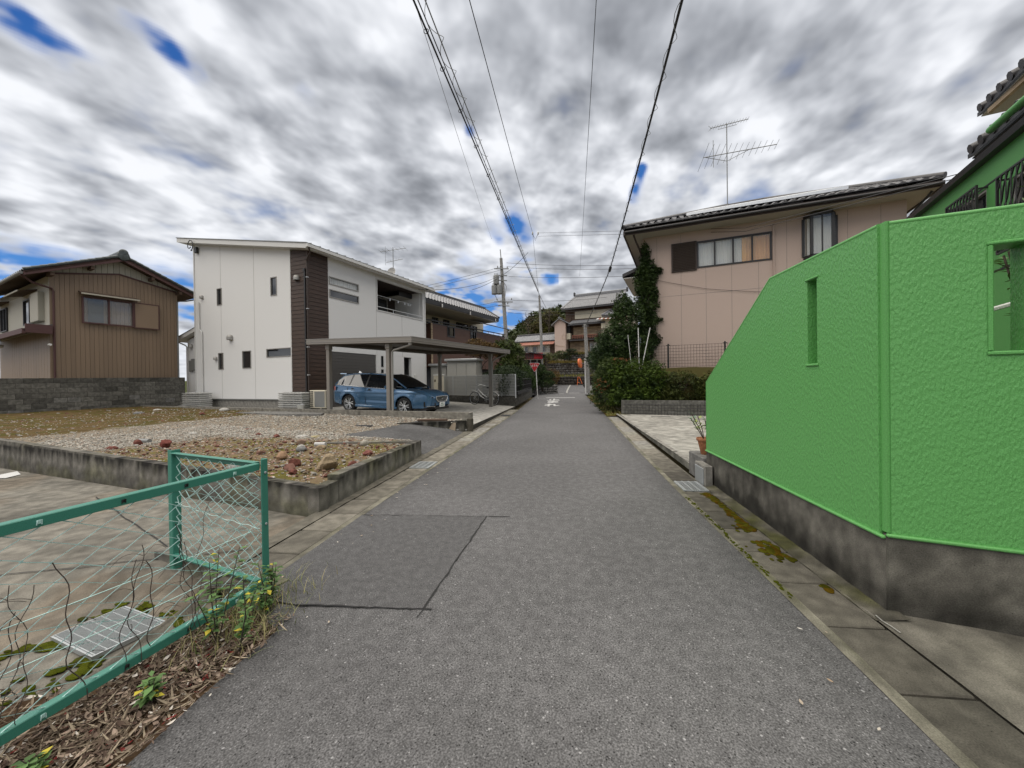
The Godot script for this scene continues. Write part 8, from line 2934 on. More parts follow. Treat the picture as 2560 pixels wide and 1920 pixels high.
	leafy(o, lumps, 0.085, Color(0.014, 0.026, 0.011), Color(0.040, 0.068, 0.022), 21)
	o = plant("topiary", "rounded clipped dark bush behind the slat fence", "shrub", Vector3(-3.6, 0.8, -23.4), Transform3D())
	trunk(o, [Vector3(-3.4, 0.3, -23.3), Vector3(-3.4, 1.6, -23.3)], 0.05, 0.03, 6, 0.4, 12)
	leafy(o, [[Vector3(-3.05, 1.95, -23.0), Vector3(0.95, 0.52, 0.6), 2600], [Vector3(-4.1, 1.75, -23.1), Vector3(0.5, 0.40, 0.5), 900], [Vector3(-2.6, 1.4, -22.4), Vector3(0.5, 0.6, 0.5), 900]], 0.075, Color(0.014, 0.027, 0.013), Color(0.042, 0.070, 0.028), 22)
	o = plant("maple_tree", "brownish maple crown rising behind the carport roof", "tree", Vector3(-5.3, 0.4, -25.6), Transform3D())
	trunk(o, [Vector3(-5.2, 0.3, -25.6), Vector3(-5.3, 1.8, -25.6), Vector3(-5.2, 3.6, -25.6)], 0.10, 0.04, 14, 1.0, 13)
	leafy(o, [[Vector3(-5.35, 3.75, -25.4), Vector3(1.0, 0.62, 0.8), 2300], [Vector3(-4.5, 3.5, -25.2), Vector3(0.7, 0.55, 0.6), 1300], [Vector3(-6.0, 3.7, -25.4), Vector3(0.55, 0.4, 0.5), 700]], 0.085, Color(0.060, 0.034, 0.014), Color(0.190, 0.120, 0.040), 23)
	o = plant("garden_tree", "leafy mid-green tree at the back corner of the driveway", "tree", Vector3(-3.3, 0.4, -26.0), Transform3D())
	trunk(o, [Vector3(-3.3, 0.3, -26.0), Vector3(-3.3, 2.0, -26.0), Vector3(-3.2, 3.8, -26.0)], 0.09, 0.03, 16, 1.0, 14)
	leafy(o, [[Vector3(-3.45, 3.55, -25.9), Vector3(0.85, 0.78, 0.7), 1900], [Vector3(-2.85, 3.2, -25.8), Vector3(0.6, 0.75, 0.6), 1400], [Vector3(-3.3, 2.4, -25.6), Vector3(0.95, 0.7, 0.7), 1600], [Vector3(-4.0, 3.75, -25.9), Vector3(0.5, 0.45, 0.5), 500]], 0.12, Color(0.030, 0.050, 0.014), Color(0.120, 0.160, 0.045), 24)
	o = plant("pruned_tree", "cloud-pruned green pine to the right of the stop sign", "tree", Vector3(-1.5, 0.7, -33.8), Transform3D())
	trunk(o, [Vector3(-1.5, 0.6, -33.9), Vector3(-1.6, 1.4, -33.9), Vector3(-1.5, 2.6, -33.9)], 0.09, 0.04, 12, 0.8, 15)
	leafy(o, [[Vector3(-1.75, 2.5, -33.6), Vector3(0.62, 0.48, 0.5), 1400], [Vector3(-1.15, 1.95, -33.4), Vector3(0.72, 0.42, 0.5), 1500], [Vector3(-2.0, 1.6, -33.4), Vector3(0.6, 0.45, 0.5), 1100], [Vector3(-1.2, 1.3, -33.2), Vector3(0.8, 0.35, 0.5), 1300]], 0.085, Color(0.018, 0.034, 0.013), Color(0.055, 0.095, 0.025), 25)
	o = plant("hedge", "green hedge behind the stop sign", "hedge", Vector3(-2.9, 0.7, -31.6), Transform3D())
	trunk(o, [Vector3(-2.9, 0.5, -31.9), Vector3(-2.9, 1.6, -31.9)], 0.05, 0.02, 6, 0.5, 16)
	leafy(o, [[Vector3(-2.75, 1.9, -31.6), Vector3(0.62, 1.0, 0.6), 1700], [Vector3(-3.4, 2.2, -31.9), Vector3(0.8, 1.0, 0.6), 1400], [Vector3(-2.35, 1.3, -31.9), Vector3(0.5, 0.6, 0.5), 800]], 0.095, Color(0.020, 0.042, 0.012), Color(0.070, 0.130, 0.024), 26)
	o = plant("shrub", "autumn-orange shrub against the stone terrace wall", "shrub", Vector3(-0.75, 1.2, -45.0), Transform3D())
	trunk(o, [Vector3(-0.75, 1.0, -45.2), Vector3(-0.75, 2.0, -45.2)], 0.05, 0.02, 5, 0.5, 17)
	leafy(o, [[Vector3(-0.8, 2.0, -45.0), Vector3(0.8, 0.9, 0.6), 800]], 0.14, Color(0.10, 0.055, 0.018), Color(0.20, 0.13, 0.04), 27)

func build_street() -> void:
	# stop sign
	var g := g3(-1.53, -27.1)
	var o := thing("stop_sign", "red inverted-triangle stop sign with white characters on a leaning white pole", "sign", g)
	var b := mb()
	b.tube([g + Vector3(0.0, -0.1, 0), g + Vector3(-0.10, 1.9, 0.0), g + Vector3(-0.145, 2.5, 0)], 0.032, 10)
	part("pole", b, M.white_paint, o)
	var c := g + Vector3(-0.20, 2.13, 0.05)
	var sf := Transform3D(Basis(Vector3.UP, 0.12) * Basis(Vector3.BACK, -0.02), c)
	var rim := [Vector2(-0.35, 0.32), Vector2(-0.31, 0.36), Vector2(0.31, 0.36), Vector2(0.35, 0.32), Vector2(0.035, -0.245), Vector2(-0.035, -0.245)]
	rim.reverse()
	b = mb()
	b.prism(rim, -0.008, 0.0, sf)
	part("plate", b, M.white_paint, o)
	b = mb()
	var inn := []
	for p in rim: inn.append(p * 0.925 + Vector2(0, 0.006))
	b.prism(inn, 0.001, 0.004, sf)
	part("red_field", b, M.red_paint, o)
	var tome := [[0.0, 0.05, 1.0, 0.05], [0.55, 0.05, 0.55, 1.0], [0.22, 0.05, 0.22, 0.62], [0.55, 0.55, 0.95, 0.55]]
	var ma := [[0.12, 0.86, 0.90, 0.86], [0.15, 0.62, 0.86, 0.62], [0.52, 1.0, 0.52, 0.22], [0.52, 0.30, 0.20, 0.28], [0.18, 0.28, 0.18, 0.06], [0.18, 0.05, 0.52, 0.05], [0.54, 0.30, 0.92, 0.04]]
	var re := [[0.28, 1.0, 0.28, 0.0], [0.02, 0.78, 0.40, 0.78], [0.40, 0.74, 0.02, 0.22], [0.36, 0.55, 0.66, 0.80], [0.68, 0.80, 0.72, 0.10], [0.72, 0.10, 0.99, 0.30]]
	var k := 0
	for gl in [tome, ma, re]:
		b = mb()
		for s in gl: b.bar(sf * Vector3(-0.215 + k * 0.15 + s[0] * 0.125, 0.115 + s[1] * 0.15, 0.0055), sf * Vector3(-0.215 + k * 0.15 + s[2] * 0.125, 0.115 + s[3] * 0.15, 0.0055), 0.022, 0.003, 0.0, sf.basis.z)
		part("lettering", b, M.white_paint, o)
		k += 1
	# mirror pole with two round traffic mirrors
	g = g3(2.30, -36.0)
	o = thing("traffic_mirror", "white pole with two round orange-backed traffic mirrors at the crossing", "mirror", g)
	b = mb()
	b.tube([g + Vector3(0, -0.1, 0), g + Vector3(-0.05, 3.15, 0)], 0.055, 10)
	part("pole", b, M.white_paint, o)
	var ms := [[Vector3(1.86, 3.08, -35.9), -1.95, 0.42], [Vector3(2.66, 2.92, -35.8), 2.3, 0.36]]
	for m in ms:
		var bs := Basis(Vector3.UP, m[1]) * Basis(Vector3.RIGHT, PI / 2 + 0.08)
		b = mb()
		b.lathe([Vector2(0.0, -0.05), Vector2(m[2] * 0.98, -0.03), Vector2(m[2], 0.0), Vector2(m[2], 0.03), Vector2(m[2] * 0.93, 0.035)], m[0], 24, bs)
		var mr := part("mirror_shell", b, M.orange_paint if m[1] < 0 else M.pole_concrete, o)
		b = mb()
		b.lathe([Vector2(m[2] * 0.93, 0.03), Vector2(m[2] * 0.6, 0.065), Vector2(0.0, 0.085)], m[0], 24, bs)
		part("glass", b, M.mirror, mr)
		b = mb()
		b.lathe([Vector2(m[2], 0.02), Vector2(m[2] * 1.02, 0.12), Vector2(m[2] * 1.0, 0.12), Vector2(m[2] * 0.98, 0.03)], m[0], 24, bs)
		part("hood", b, M.orange_paint if m[1] < 0 else M.pole_concrete, mr)
		b = mb()
		b.rod(m[0], Vector3(2.26, m[0].y - 0.05, -36.0), 0.025, 6)
		part("bracket", b, M.gray_metal, o)
	# utility poles
	o = thing("utility_pole", "concrete utility pole with transformer cans left of the lane", "pole", Vector3(-5.15, 0.3, -40))
	b = mb()
	b.tube([Vector3(-5.15, 0.2, -40), Vector3(-5.45, 6.0, -40), Vector3(-5.86, 14.2, -40)], [0.24, 0.21, 0.15], 12)
	part("shaft", b, M.pole_concrete, o)
	b = mb()
	b.tube([Vector3(-5.86, 14.2, -40), Vector3(-5.93, 15.1, -40)], 0.05, 6)
	for q in [[13.1, 0.75], [11.9, 0.5], [9.7, 0.95], [9.3, 0.6], [12.4, 0.55]]:
		var x: float = -5.15 - q[0] * 0.05
		b.bar(Vector3(x - q[1], q[0], -39.8), Vector3(x + q[1], q[0] - 0.08, -39.8), 0.08, 0.09)
	part("crossarm", b, M.gray_metal, o)
	for q in [[-6.55, 10.9], [-6.05, 10.9], [-6.35, 11.9]]:
		b = mb()
		b.lathe([Vector2(0.0, -0.45), Vector2(0.27, -0.45), Vector2(0.29, -0.4), Vector2(0.29, 0.4), Vector2(0.24, 0.48), Vector2(0.0, 0.5)], Vector3(q[0], q[1], -39.7), 14)
		for s in 3: b.rod(Vector3(q[0] - 0.15 + s * 0.15, q[1] + 0.45, -39.7), Vector3(q[0] - 0.15 + s * 0.15, q[1] + 0.7, -39.7), 0.03, 5)
		part("transformer", b, M.gray_metal, o)
	b = mb()
	for q in [[-6.2, 13.2], [-5.2, 13.1], [-5.9, 13.25], [-4.8, 9.85], [-6.3, 9.85], [-5.2, 9.4]]: b.lathe([Vector2(0.0, 0.0), Vector2(0.06, 0.02), Vector2(0.06, 0.08), Vector2(0.04, 0.16), Vector2(0.0, 0.2)], Vector3(q[0], q[1], -39.8), 8)
	b.tube([Vector3(-6.5, 10.4, -39.6), Vector3(-6.1, 9.6, -39.6), Vector3(-5.5, 9.9, -39.7), Vector3(-5.3, 11.2, -39.7), Vector3(-5.9, 12.2, -39.7)], 0.03, 5)
	part("insulators", b, M.pole_concrete, o)
	o = thing("utility_pole", "slender grey pole standing behind the low tiled outbuilding", "pole", Vector3(-2.0, 0.6, -45))
	b = mb()
	b.tube([Vector3(-2.0, 0.3, -45), Vector3(-2.08, 6.9, -45), Vector3(-2.23, 11.3, -45)], [0.18, 0.16, 0.11], 10)
	part("shaft", b, M.pole_concrete, o)
	b = mb()
	b.bar(Vector3(-2.55, 10.0, -45), Vector3(-1.85, 9.98, -45), 0.06, 0.06)
	part("crossarm", b, M.gray_metal, o)
	o = thing("utility_pole", "short concrete pole behind the white mirror pole at the crossing", "pole", g3(2.56, -37.0))
	b = mb()
	b.tube([g3(2.57, -37.0, -0.1), Vector3(2.52, 3.5, -37), Vector3(2.38, 6.75, -37)], [0.20, 0.18, 0.14], 12)
	part("shaft", b, M.pole_concrete, o)
	b = mb()
	for y in [6.5, 6.2, 5.9]: b.lathe([Vector2(0.155, 0.0), Vector2(0.165, 0.02), Vector2(0.165, 0.08), Vector2(0.155, 0.1)], Vector3(2.41, y, -37), 10)
	b.bar(Vector3(2.1, 6.55, -37), Vector3(2.7, 6.55, -37), 0.05, 0.05)
	part("bands", b, M.gray_metal, o)

func wire(label: String, p: Array, r: float, sag := 0.2, extra := 0.0, m: Material = null) -> Node3D:   # a cable through the given points, each span sagging
	var pts := []
	for k in p.size() - 1:
		var a: Vector3 = p[k]
		var e: Vector3 = p[k + 1]
		for i in 24:
			var f := i / 24.0
			pts.append(a.lerp(e, f) - Vector3(0, sag * 4.0 * f * (1.0 - f), 0))
	pts.append(p[p.size() - 1])
	var o := thing("overhead_cable", label, "cable", p[0])
	var b := mb()
	b.tube(pts, r, 5)
	part("cable", b, m if m else M.cable, o)
	if extra > 0:
		b = mb()
		var sp := []
		var len := 0.0
		for i in pts.size() - 1:
			var a: Vector3 = pts[i]
			var e: Vector3 = pts[i + 1]
			var n := maxi(int(a.distance_to(e) / 0.09), 1)
			for s in n:
				var q := a.lerp(e, s / float(n))
				var w := TAU * len / 0.95
				len += a.distance_to(e) / n
				sp.append(q + Vector3(cos(w) * extra, sin(w) * extra * 0.9 - extra * 0.6, 0))
		b.tube(sp, 0.006, 4)
		part("lashing", b, M.gray_metal, o)
	return o

func past(a: Vector3, e: Vector3, f: float) -> Vector3: return a + (a - e) * f

func build_wires() -> void:
	var hub := Vector3(-2.10, 10.63, -40)
	var far := Vector3(-1.5, 10.06, -46)
	var q := [Vector3(-2.57, 8.5, -6.95), Vector3(-2.54, 8.47, -6.96), Vector3(-2.36, 8.5, -6.98)]
	var a := [past(q[0], hub, 0.35), past(q[1], hub, 0.35), past(q[2], hub, 0.35)]
	wire("thick double telephone cable over the lane, with clips, left one of the pair", [a[0], q[0], hub, far], 0.020, 0.05)
	wire("telephone cable running close beside the thick left cable", [a[1] + Vector3(0.03, 0.05, 0), q[1] + Vector3(0.05, 0.03, 0), hub + Vector3(0.03, 0, 0)], 0.012, 0.05)
	wire("cable wrapped in a loose spiral wire, right of the thick left cable", [a[2], q[2], hub + Vector3(0.06, 0.02, 0)], 0.013, 0.05, 0.10, M.gray_metal)
	var o := thing("cable_clips", "small round hangers spaced along the thick left cable", "hanger", q[0])
	for k in 9:
		var b := mb()
		var c: Vector3 = q[0].lerp(hub, pow(k / 9.0, 1.3) * 0.55 + 0.02) - Vector3(0, 0.03, 0)
		var ring := []
		for i in 12: ring.append(c + Vector3(cos(TAU * i / 12) * 0.05, sin(TAU * i / 12) * 0.05, 0))
		b.tube(ring, 0.009, 4, true)
		part("ring", b, M.cable, o)
	wire("very thin pale cable left of the thick telephone cables", [past(Vector3(-2.95, 9.5, -8.34), Vector3(-6.79, 16.26, -40), 0.3), Vector3(-2.95, 9.5, -8.34), Vector3(-6.79, 16.2, -40)], 0.007, 0.1, 0.0, M.gray_metal)
	var ins := Vector3(-1.93, 12.82, -30)
	var w2 := Vector3(-1.78, 9.5, -8.1)
	wire("thin cable running down the sky to the white insulators", [past(w2, ins, 0.3), w2, ins, Vector3(-2.2, 10.7, -44.5)], 0.011, 0.05)
	o = thing("insulator", "white insulators where two service wires leave the thin cable", "insulator", ins)
	var b := mb()
	for d in [Vector3(0, 0, 0), Vector3(0.42, -0.02, 0.0)]:
		b.lathe([Vector2(0.0, -0.12), Vector2(0.07, -0.1), Vector2(0.05, -0.03), Vector2(0.07, 0.03), Vector2(0.04, 0.1), Vector2(0.0, 0.12)], ins + d, 8)
	part("bobbin", b, M.white_trim, o)
	b = mb()
	for k in 2: b.tube([ins + Vector3(0.0, -0.1, 0), ins + Vector3(0.2, -0.45 - k * 0.15, 0), ins + Vector3(0.42, -0.1, 0)], 0.012, 5)
	part("loop", b, M.cable, o)
	for k in 2:
		wire("upper service wire crossing in front of the pink house" if k == 0 else "lower service wire crossing in front of the pink house", [ins + Vector3(0.42, -0.02 - k * 0.25, 0), LF * Vector3(6.0, 7.15 - k * 0.13, -13.9), Vector3(5.84, 4.40 - k * 0.05, -8.0) + Vector3(2.0, 0.25, 2.3)], 0.009, 0.0)
	var w3 := Vector3(1.02, 11.0, -10.05)
	wire("single thin wire high over the right half of the lane", [past(w3, Vector3(2.36, 13.27, -45), 0.3), w3, Vector3(2.36, 13.27, -45)], 0.010, 0.1)
	var w4 := Vector3(2.16, 8.0, -7.08)
	var sp := Vector3(3.05, 8.13, -24.0)
	wire("thick black cable with spiral wrap on the right, ending at the short pole", [past(w4, sp, 0.35), w4, sp, Vector3(2.42, 6.55, -37)], 0.027, 0.10, 0.075)
	o = thing("cable_splice", "black splice sleeve on the thick right-hand cable", "splice", sp)
	b = mb()
	var dirn := (sp - w4).normalized()
	b.tube([sp - dirn * 0.55, sp - dirn * 0.4, sp + dirn * 0.4, sp + dirn * 0.55], [0.03, 0.085, 0.085, 0.03], 8)
	part("sleeve", b, M.cable, o)
	# wires from the transformer pole
	var T := Vector3(-5.8, 13.1, -39.8)
	var right := [[Vector3(-5.3, 13.7, -40), Vector3(9.0, 10.0, -30), "topmost wire from the transformer pole to the right"], [Vector3(-5.2, 13.3, -40), Vector3(9.0, 9.75, -30), "second wire from the transformer pole to the right"], [Vector3(-5.1, 12.3, -40), Vector3(9.0, 9.3, -30), "third wire from the transformer pole to the right"], [Vector3(-5.2, 9.9, -40), Vector3(5.0, 10.2, -42), "wire passing the thin pole at the height of the pink tower roof"], [Vector3(-5.2, 8.95, -40), Vector3(4.0, 8.95, -42), "lower wire crossing the sky left of the old house"], [Vector3(-5.2, 8.6, -40), Vector3(4.0, 8.6, -42), "lowest wire crossing the sky left of the old house"]]
	for w in right: wire(w[2], [w[0], w[1]], 0.016, 0.25)
	var left := [[Vector3(-5.9, 13.3, -40), Vector3(-34.0, 11.0, -46), "uppermost wire from the transformer pole to the left"], [Vector3(-5.9, 13.0, -40), Vector3(-34.0, 10.6, -46), "second wire from the transformer pole to the left"], [Vector3(-5.7, 12.6, -40), Vector3(-8.2, 7.0, -22.3), "service wire curving down to the white house eaves"], [Vector3(-5.5, 9.9, -40), Vector3(-30.0, 9.0, -46), "wire passing above the balcony house roof"], [Vector3(-5.5, 9.5, -40), Vector3(-30.0, 8.5, -46), "lower wire passing above the balcony house roof"]]
	for w in left: wire(w[2], [w[0], w[1]], 0.016, 0.5)
	wire("short thick wire from the transformer pole up to the insulators", [Vector3(-8.5, 10.6, -38), Vector3(-5.7, 12.4, -39.8), Vector3(-2.9, 14.0, -38.0)], 0.02, 0.15)
	wire("slack telephone wire lying across the pink house wall", [LF * Vector3(2.6, 5.85, -14.86), LF * Vector3(4.76, 5.2, -14.86), LF * Vector3(7.4, 4.78, -14.86)], 0.007, 0.02)

# ---------- what lies beyond the crossing
func stone_wall(o: Node3D, a: Vector3, e: Vector3, h: float, size: float, tone: Color, sd: int) -> void:   # fieldstones, each a part, in a bed of dark earth
	var fr := face(a, e)
	var len := Vector2(e.x - a.x, e.z - a.z).length()
	var r := RandomNumberGenerator.new()
	r.seed = sd
	var b := mb()
	b.xf = fr
	b.bx(Vector3(0, -0.3, -0.6), Vector3(len, h - 0.03, -size * 0.18))
	part("backing", b, M.black_soft, o)
	var shapes := []
	for k in 4: shapes.append(stone_mesh(600 + k, 1.0, 0.85))
	var rows := maxi(int(h / (size * 0.72)), 1)
	for j in rows:
		var x := r.randf_range(0.0, size * 0.5)
		while x < len:
			var w := size * r.randf_range(0.75, 1.35)
			var p := MeshInstance3D.new()
			p.name = "stone"
			p.mesh = shapes[r.randi() % 4]
			p.material_override = M.rock
			var l := r.randf_range(0.6, 1.35)
			var m := rock_tone(tone * l)
			p.material_override = m
			o.add_child(p, true)
			p.transform = Transform3D(fr.basis * Basis(Vector3.BACK, r.randf() * 6.0).scaled(Vector3(w, w * 0.85, size * 0.8)), fr * Vector3(x + w * 0.4, h * (j + 0.5) / rows + r.randf_range(-0.03, 0.03), -size * 0.22) - off)
			x += w * 0.86
var tones := {}
func rock_tone(c: Color) -> StandardMaterial3D:   # a few shared tones of stone
	var k := int(c.g * 28.0)
	var hue := int(c.r / maxf(c.b, 0.001) * 4.0)
	var key := k * 50 + hue
	if not tones.has(key):
		var m: StandardMaterial3D = M.rock.duplicate()
		m.albedo_color = c.linear_to_srgb()
		tones[key] = m
	return tones[key]

func build_far() -> void:
	var o := thing("cobble_wall", "low wall of rounded grey cobbles left of the crossing", "wall", Vector3(-2.6, 0.35, -31.2))
	stone_wall(o, Vector3(-4.6, 0.30, -31.0), Vector3(-0.25, 0.36, -35.9), 0.85, 0.26, Color(0.27, 0.26, 0.245), 21)
	o = thing("stone_wall", "dark dry-stone wall directly behind the crossing ramp", "wall", Vector3(1, 0.9, -46))
	stone_wall(o, Vector3(-4.0, 0.55, -46), Vector3(7.0, 0.55, -46), 1.45, 0.36, Color(0.11, 0.10, 0.09), 22)
	o = thing("stone_wall", "upper rough stone terrace wall with dry grass hanging over it", "wall", Vector3(1, 2.1, -50))
	stone_wall(o, Vector3(-4.0, 2.0, -50), Vector3(7.0, 2.1, -50), 1.75, 0.38, Color(0.17, 0.155, 0.14), 23)
	o = thing("stone_wall", "topmost stone wall carrying the old house", "wall", Vector3(3, 4.2, -55.6))
	stone_wall(o, Vector3(0.6, 4.2, -55.6), Vector3(9.0, 4.3, -55.6), 1.0, 0.36, Color(0.15, 0.145, 0.14), 24)
	off = Vector3.ZERO
	var b := mb()
	for q in [[-46.3, -50.4, 1.98], [-50.2, -56.2, 3.86], [-55.8, -68.0, 5.35]]:
		b.hexa([Vector3(-16, q[2] - 2.6, q[0]), Vector3(16, q[2] - 2.6, q[0]), Vector3(16, q[2] - 2.6, q[1]), Vector3(-16, q[2] - 2.6, q[1]), Vector3(-16, q[2], q[0]), Vector3(16, q[2], q[0]), Vector3(16, q[2], q[1]), Vector3(-16, q[2], q[1])])
	b.col = Color(0.45, 0.38, 0.22)
	struct("terrace_ground", b, M.soil)
	# dry grass over the walls
	var gb := MB.new()
	gb.grid(1, 3, func(x: float, t: float) -> Vector3: return Vector3((x - 0.5) * 0.10 * (1.0 - t * 0.8), t - 0.55 * t * t, 0.75 * t * t))
	var pl := []
	var ti := []
	for i in 5200:
		var k := i % 3
		var x := rng.randf_range(-3.5, 6.5)
		var p := Vector3(x, 2.0, -46.3 - rng.randf() * 0.8)
		if k == 1: p = Vector3(x, 3.75, -50.0 - absf(rng.randfn(0, 0.35)))
		if k == 2: p = Vector3(rng.randf_range(0.6, 8.0), 5.2, -55.5 - absf(rng.randfn(0, 0.3)))
		if k == 0 and rng.randf() < 0.6: p = Vector3(rng.randf_range(2.9, 4.2), 0.45, -37.5 - rng.randf() * 8.0)
		pl.append(Transform3D((Basis(Vector3.UP, rng.randfn(0, 0.7)) * Basis(Vector3.RIGHT, rng.randfn(0, 0.3))).scaled(Vector3.ONE * rng.randf_range(0.25, 0.65)), p))
		ti.append(Color(0.34, 0.22, 0.10).lerp(Color(0.20, 0.22, 0.06), rng.randf()) * rng.randf_range(0.7, 1.3) if k > 0 else Color(0.16, 0.22, 0.05).lerp(Color(0.40, 0.33, 0.15), rng.randf()))
	swarm("grass", gb.mesh(), M.leaf, pl, ti)
	off = Vector3(2.1, 1.0, -45.0)
	b = mb()
	b.tube([Vector3(1.95, 1.0, -45.0), Vector3(2.05, 1.95, -45.1), Vector3(2.2, 1.9, -45.1), Vector3(2.5, 1.15, -45.0), Vector3(2.0, 1.3, -45.0)], 0.035, 5)
	solo("rusty_frame", b, M.orange_paint, Transform3D(), off, "bent orange metal frame leaning on the dark stone wall", "frame")
	o = thing("notice_board", "small white notice at the foot of the short pole", "sign", g3(3.0, -37.2))
	b = mb()
	b.cb(g3(3.15, -37.2, 0.42), Vector3(0.75, 0.45, 0.04), 0.01)
	part("board", b, M.white_paint, o)
	b = mb()
	for x in [2.85, 3.45]: b.bx(g3(x - 0.02, -37.22, -0.1), g3(x + 0.02, -37.24, 0.3))
	part("leg", b, M.gray_metal, o)
	build_old_house()
	build_far_trees()

func build_old_house() -> void:
	var OH := Transform3D(Basis(Vector3(0.9588, 0, 0.284), Vector3.UP, Vector3(-0.284, 0, 0.9588)), Vector3(1.9, 0, -60))
	var o := thing("old_house", "large traditional house with grey tiled roofs and boarded fronts above the crossing", "house", Vector3(2.5, 5.4, 0), OH)
	var b := mb()
	b.bx(Vector3(-1.0, 9.9, -8.0), Vector3(6.4, 12.3, -0.1))
	b.bx(Vector3(-0.4, 5.3, -8.0), Vector3(9.0, 10.2, -0.4))
	part("core_wall", b, M.old_wood, o)
	# top storey: pale sliding screens, each a part
	for i in 7:
		b = mb()
		b.col = Color(1, 1, 1) * rng.randf_range(0.92, 1.05)
		b.bx(Vector3(0.47 + i * 0.775, 10.78, -0.1), Vector3(0.47 + i * 0.775 + 0.755, 11.9, -0.04 + 0.02 * (i % 2)))
		part("screen", b, M.cream, o)
	b = mb()
	b.bx(Vector3(-0.30, 10.5, -0.1), Vector3(-0.10, 12.2, 0.02))
	b.bx(Vector3(-0.1, 10.8, -0.1), Vector3(0.44, 11.7, -0.06))
	b.bx(Vector3(5.92, 10.4, -0.1), Vector3(6.05, 12.2, 0.02))
	b.bx(Vector3(0.0, 11.92, -0.1), Vector3(6.4, 12.05, 0.03))
	part("post", b, M.old_wood, o)
	var tl := func(e0: Vector3, e1: Vector3, r1: Vector3, r0: Vector3, n: int, rows: int) -> Node3D:
		var bb := mb()
		slab4(bb, e0, e1, r1, r0, 0.22)
		var rf := part("roof", bb, M.tile_dark, o)
		bb = mb()
		tiles(bb, e0, e1, r1, r0, n, rows, 0.07, 0.035)
		part("roof_tiles", bb, M.tile_gray, rf, "stuff")
		return rf
	var rf: Node3D = tl.call(Vector3(-1.35, 12.28, 0.95), Vector3(6.6, 12.45, 0.95), Vector3(7.45, 15.05, -4.0), Vector3(-0.35, 14.95, -4.0), 30, 16)
	b = mb()
	slab4(b, Vector3(6.6, 12.45, -8.9), Vector3(-1.35, 12.28, -8.9), Vector3(-0.35, 14.95, -4.0), Vector3(7.45, 15.05, -4.0), 0.22)
	part("back_slope", b, M.tile_dark, rf)
	b = mb()
	b.bar(Vector3(-0.55, 15.12, -4.0), Vector3(7.65, 15.22, -4.0), 0.42, 0.45, 0.08)
	part("ridge", b, M.tile_gray, rf)
	for x in [-0.55, 7.65]:
		b = mb()
		b.cb(Vector3(x, 15.35, -4.0), Vector3(0.25, 0.65, 0.6), 0.08)
		part("ridge_end", b, M.tile_dark, rf)
	b = mb()
	b.bar(Vector3(-1.35, 12.36, 0.95), Vector3(-0.4, 15.02, -4.0), 0.34, 0.2, 0.05)
	b.bar(Vector3(6.6, 12.53, 0.95), Vector3(7.45, 15.12, -4.0), 0.34, 0.2, 0.05)
	part("verge", b, M.tile_gray, rf)
	b = mb()
	b.hexa([Vector3(6.4, 10.0, -0.1), Vector3(6.45, 10.0, -0.1), Vector3(6.45, 10.0, -8.0), Vector3(6.4, 10.0, -8.0), Vector3(6.4, 12.4, -0.1), Vector3(6.45, 12.4, -0.1), Vector3(6.45, 12.4, -8.0), Vector3(6.4, 12.4, -8.0)])
	b.t3(Vector3(6.46, 12.4, -0.1), Vector3(6.46, 12.4, -8.0), Vector3(6.9, 14.8, -4.0))
	part("gable_wall", b, M.soffit, o)
	# skirt roof, middle storey
	tl.call(Vector3(-0.3, 9.88, 1.25), Vector3(5.2, 9.95, 1.25), Vector3(5.2, 10.62, -0.1), Vector3(0.1, 10.58, -0.1), 22, 5)
	for i in 8:
		b = mb()
		b.col = Color(1, 1, 1) * rng.randf_range(0.88, 1.08)
		b.bx(Vector3(0.15 + i * 0.60, 8.28, -0.40), Vector3(0.15 + i * 0.60 + 0.58, 9.55, -0.34 + 0.02 * (i % 2)))
		part("panel", b, M.tan_board, o)
	b = mb()
	b.bar(Vector3(0.1, 8.26, 0.35), Vector3(5.2, 8.26, 0.35), 0.08, 0.08)
	b.bar(Vector3(0.1, 8.02, 0.35), Vector3(5.2, 8.02, 0.35), 0.06, 0.06)
	for i in 14: b.bar(Vector3(0.15 + i * 0.38, 7.75, 0.35), Vector3(0.15 + i * 0.38, 8.3, 0.35), 0.05, 0.05)
	part("balcony_rail", b, M.tile_red, o)
	b = mb()
	b.hexa([Vector3(-0.3, 7.42, 1.0), Vector3(5.4, 7.42, 1.0), Vector3(5.4, 7.72, -0.4), Vector3(-0.3, 7.72, -0.4), Vector3(-0.3, 7.50, 1.0), Vector3(5.4, 7.50, 1.0), Vector3(5.4, 7.82, -0.4), Vector3(-0.3, 7.82, -0.4)])
	part("porch_roof", b, M.tile_dark, o)
	for i in 6:
		b = mb()
		b.col = Color(1, 1, 1) * rng.randf_range(0.6, 0.85)
		b.bx(Vector3(-0.45 + i * 0.5, 5.7, -0.40), Vector3(-0.45 + i * 0.5 + 0.48, 7.4, -0.35))
		part("panel", b, M.tan_board, o)
	window(o, rc(2.62, 5.72, 3.14, 7.28), -0.3, Transform3D(), M.white_paint, 0.07, [], M.curtain, "door")
	b = mb()
	b.bx(Vector3(3.2, 5.7, -0.35), Vector3(3.7, 7.2, -0.28))
	part("door", b, M.white_trim, o)
	# the tower-like annex on the left
	b = mb()
	b.bx(Vector3(-2.42, 5.3, -2.5), Vector3(-0.72, 10.15, 1.0))
	b.prism([Vector2(-2.42, 10.15), Vector2(-0.72, 10.15), Vector2(-1.62, 10.75)], -2.5, 1.0)
	part("annex_wall", b, M.pink_wall, o)
	b = mb()
	slab4(b, Vector3(-2.85, 9.98, 1.35), Vector3(-1.62, 10.92, 1.35), Vector3(-1.62, 10.92, -2.8), Vector3(-2.85, 9.98, -2.8), 0.14)
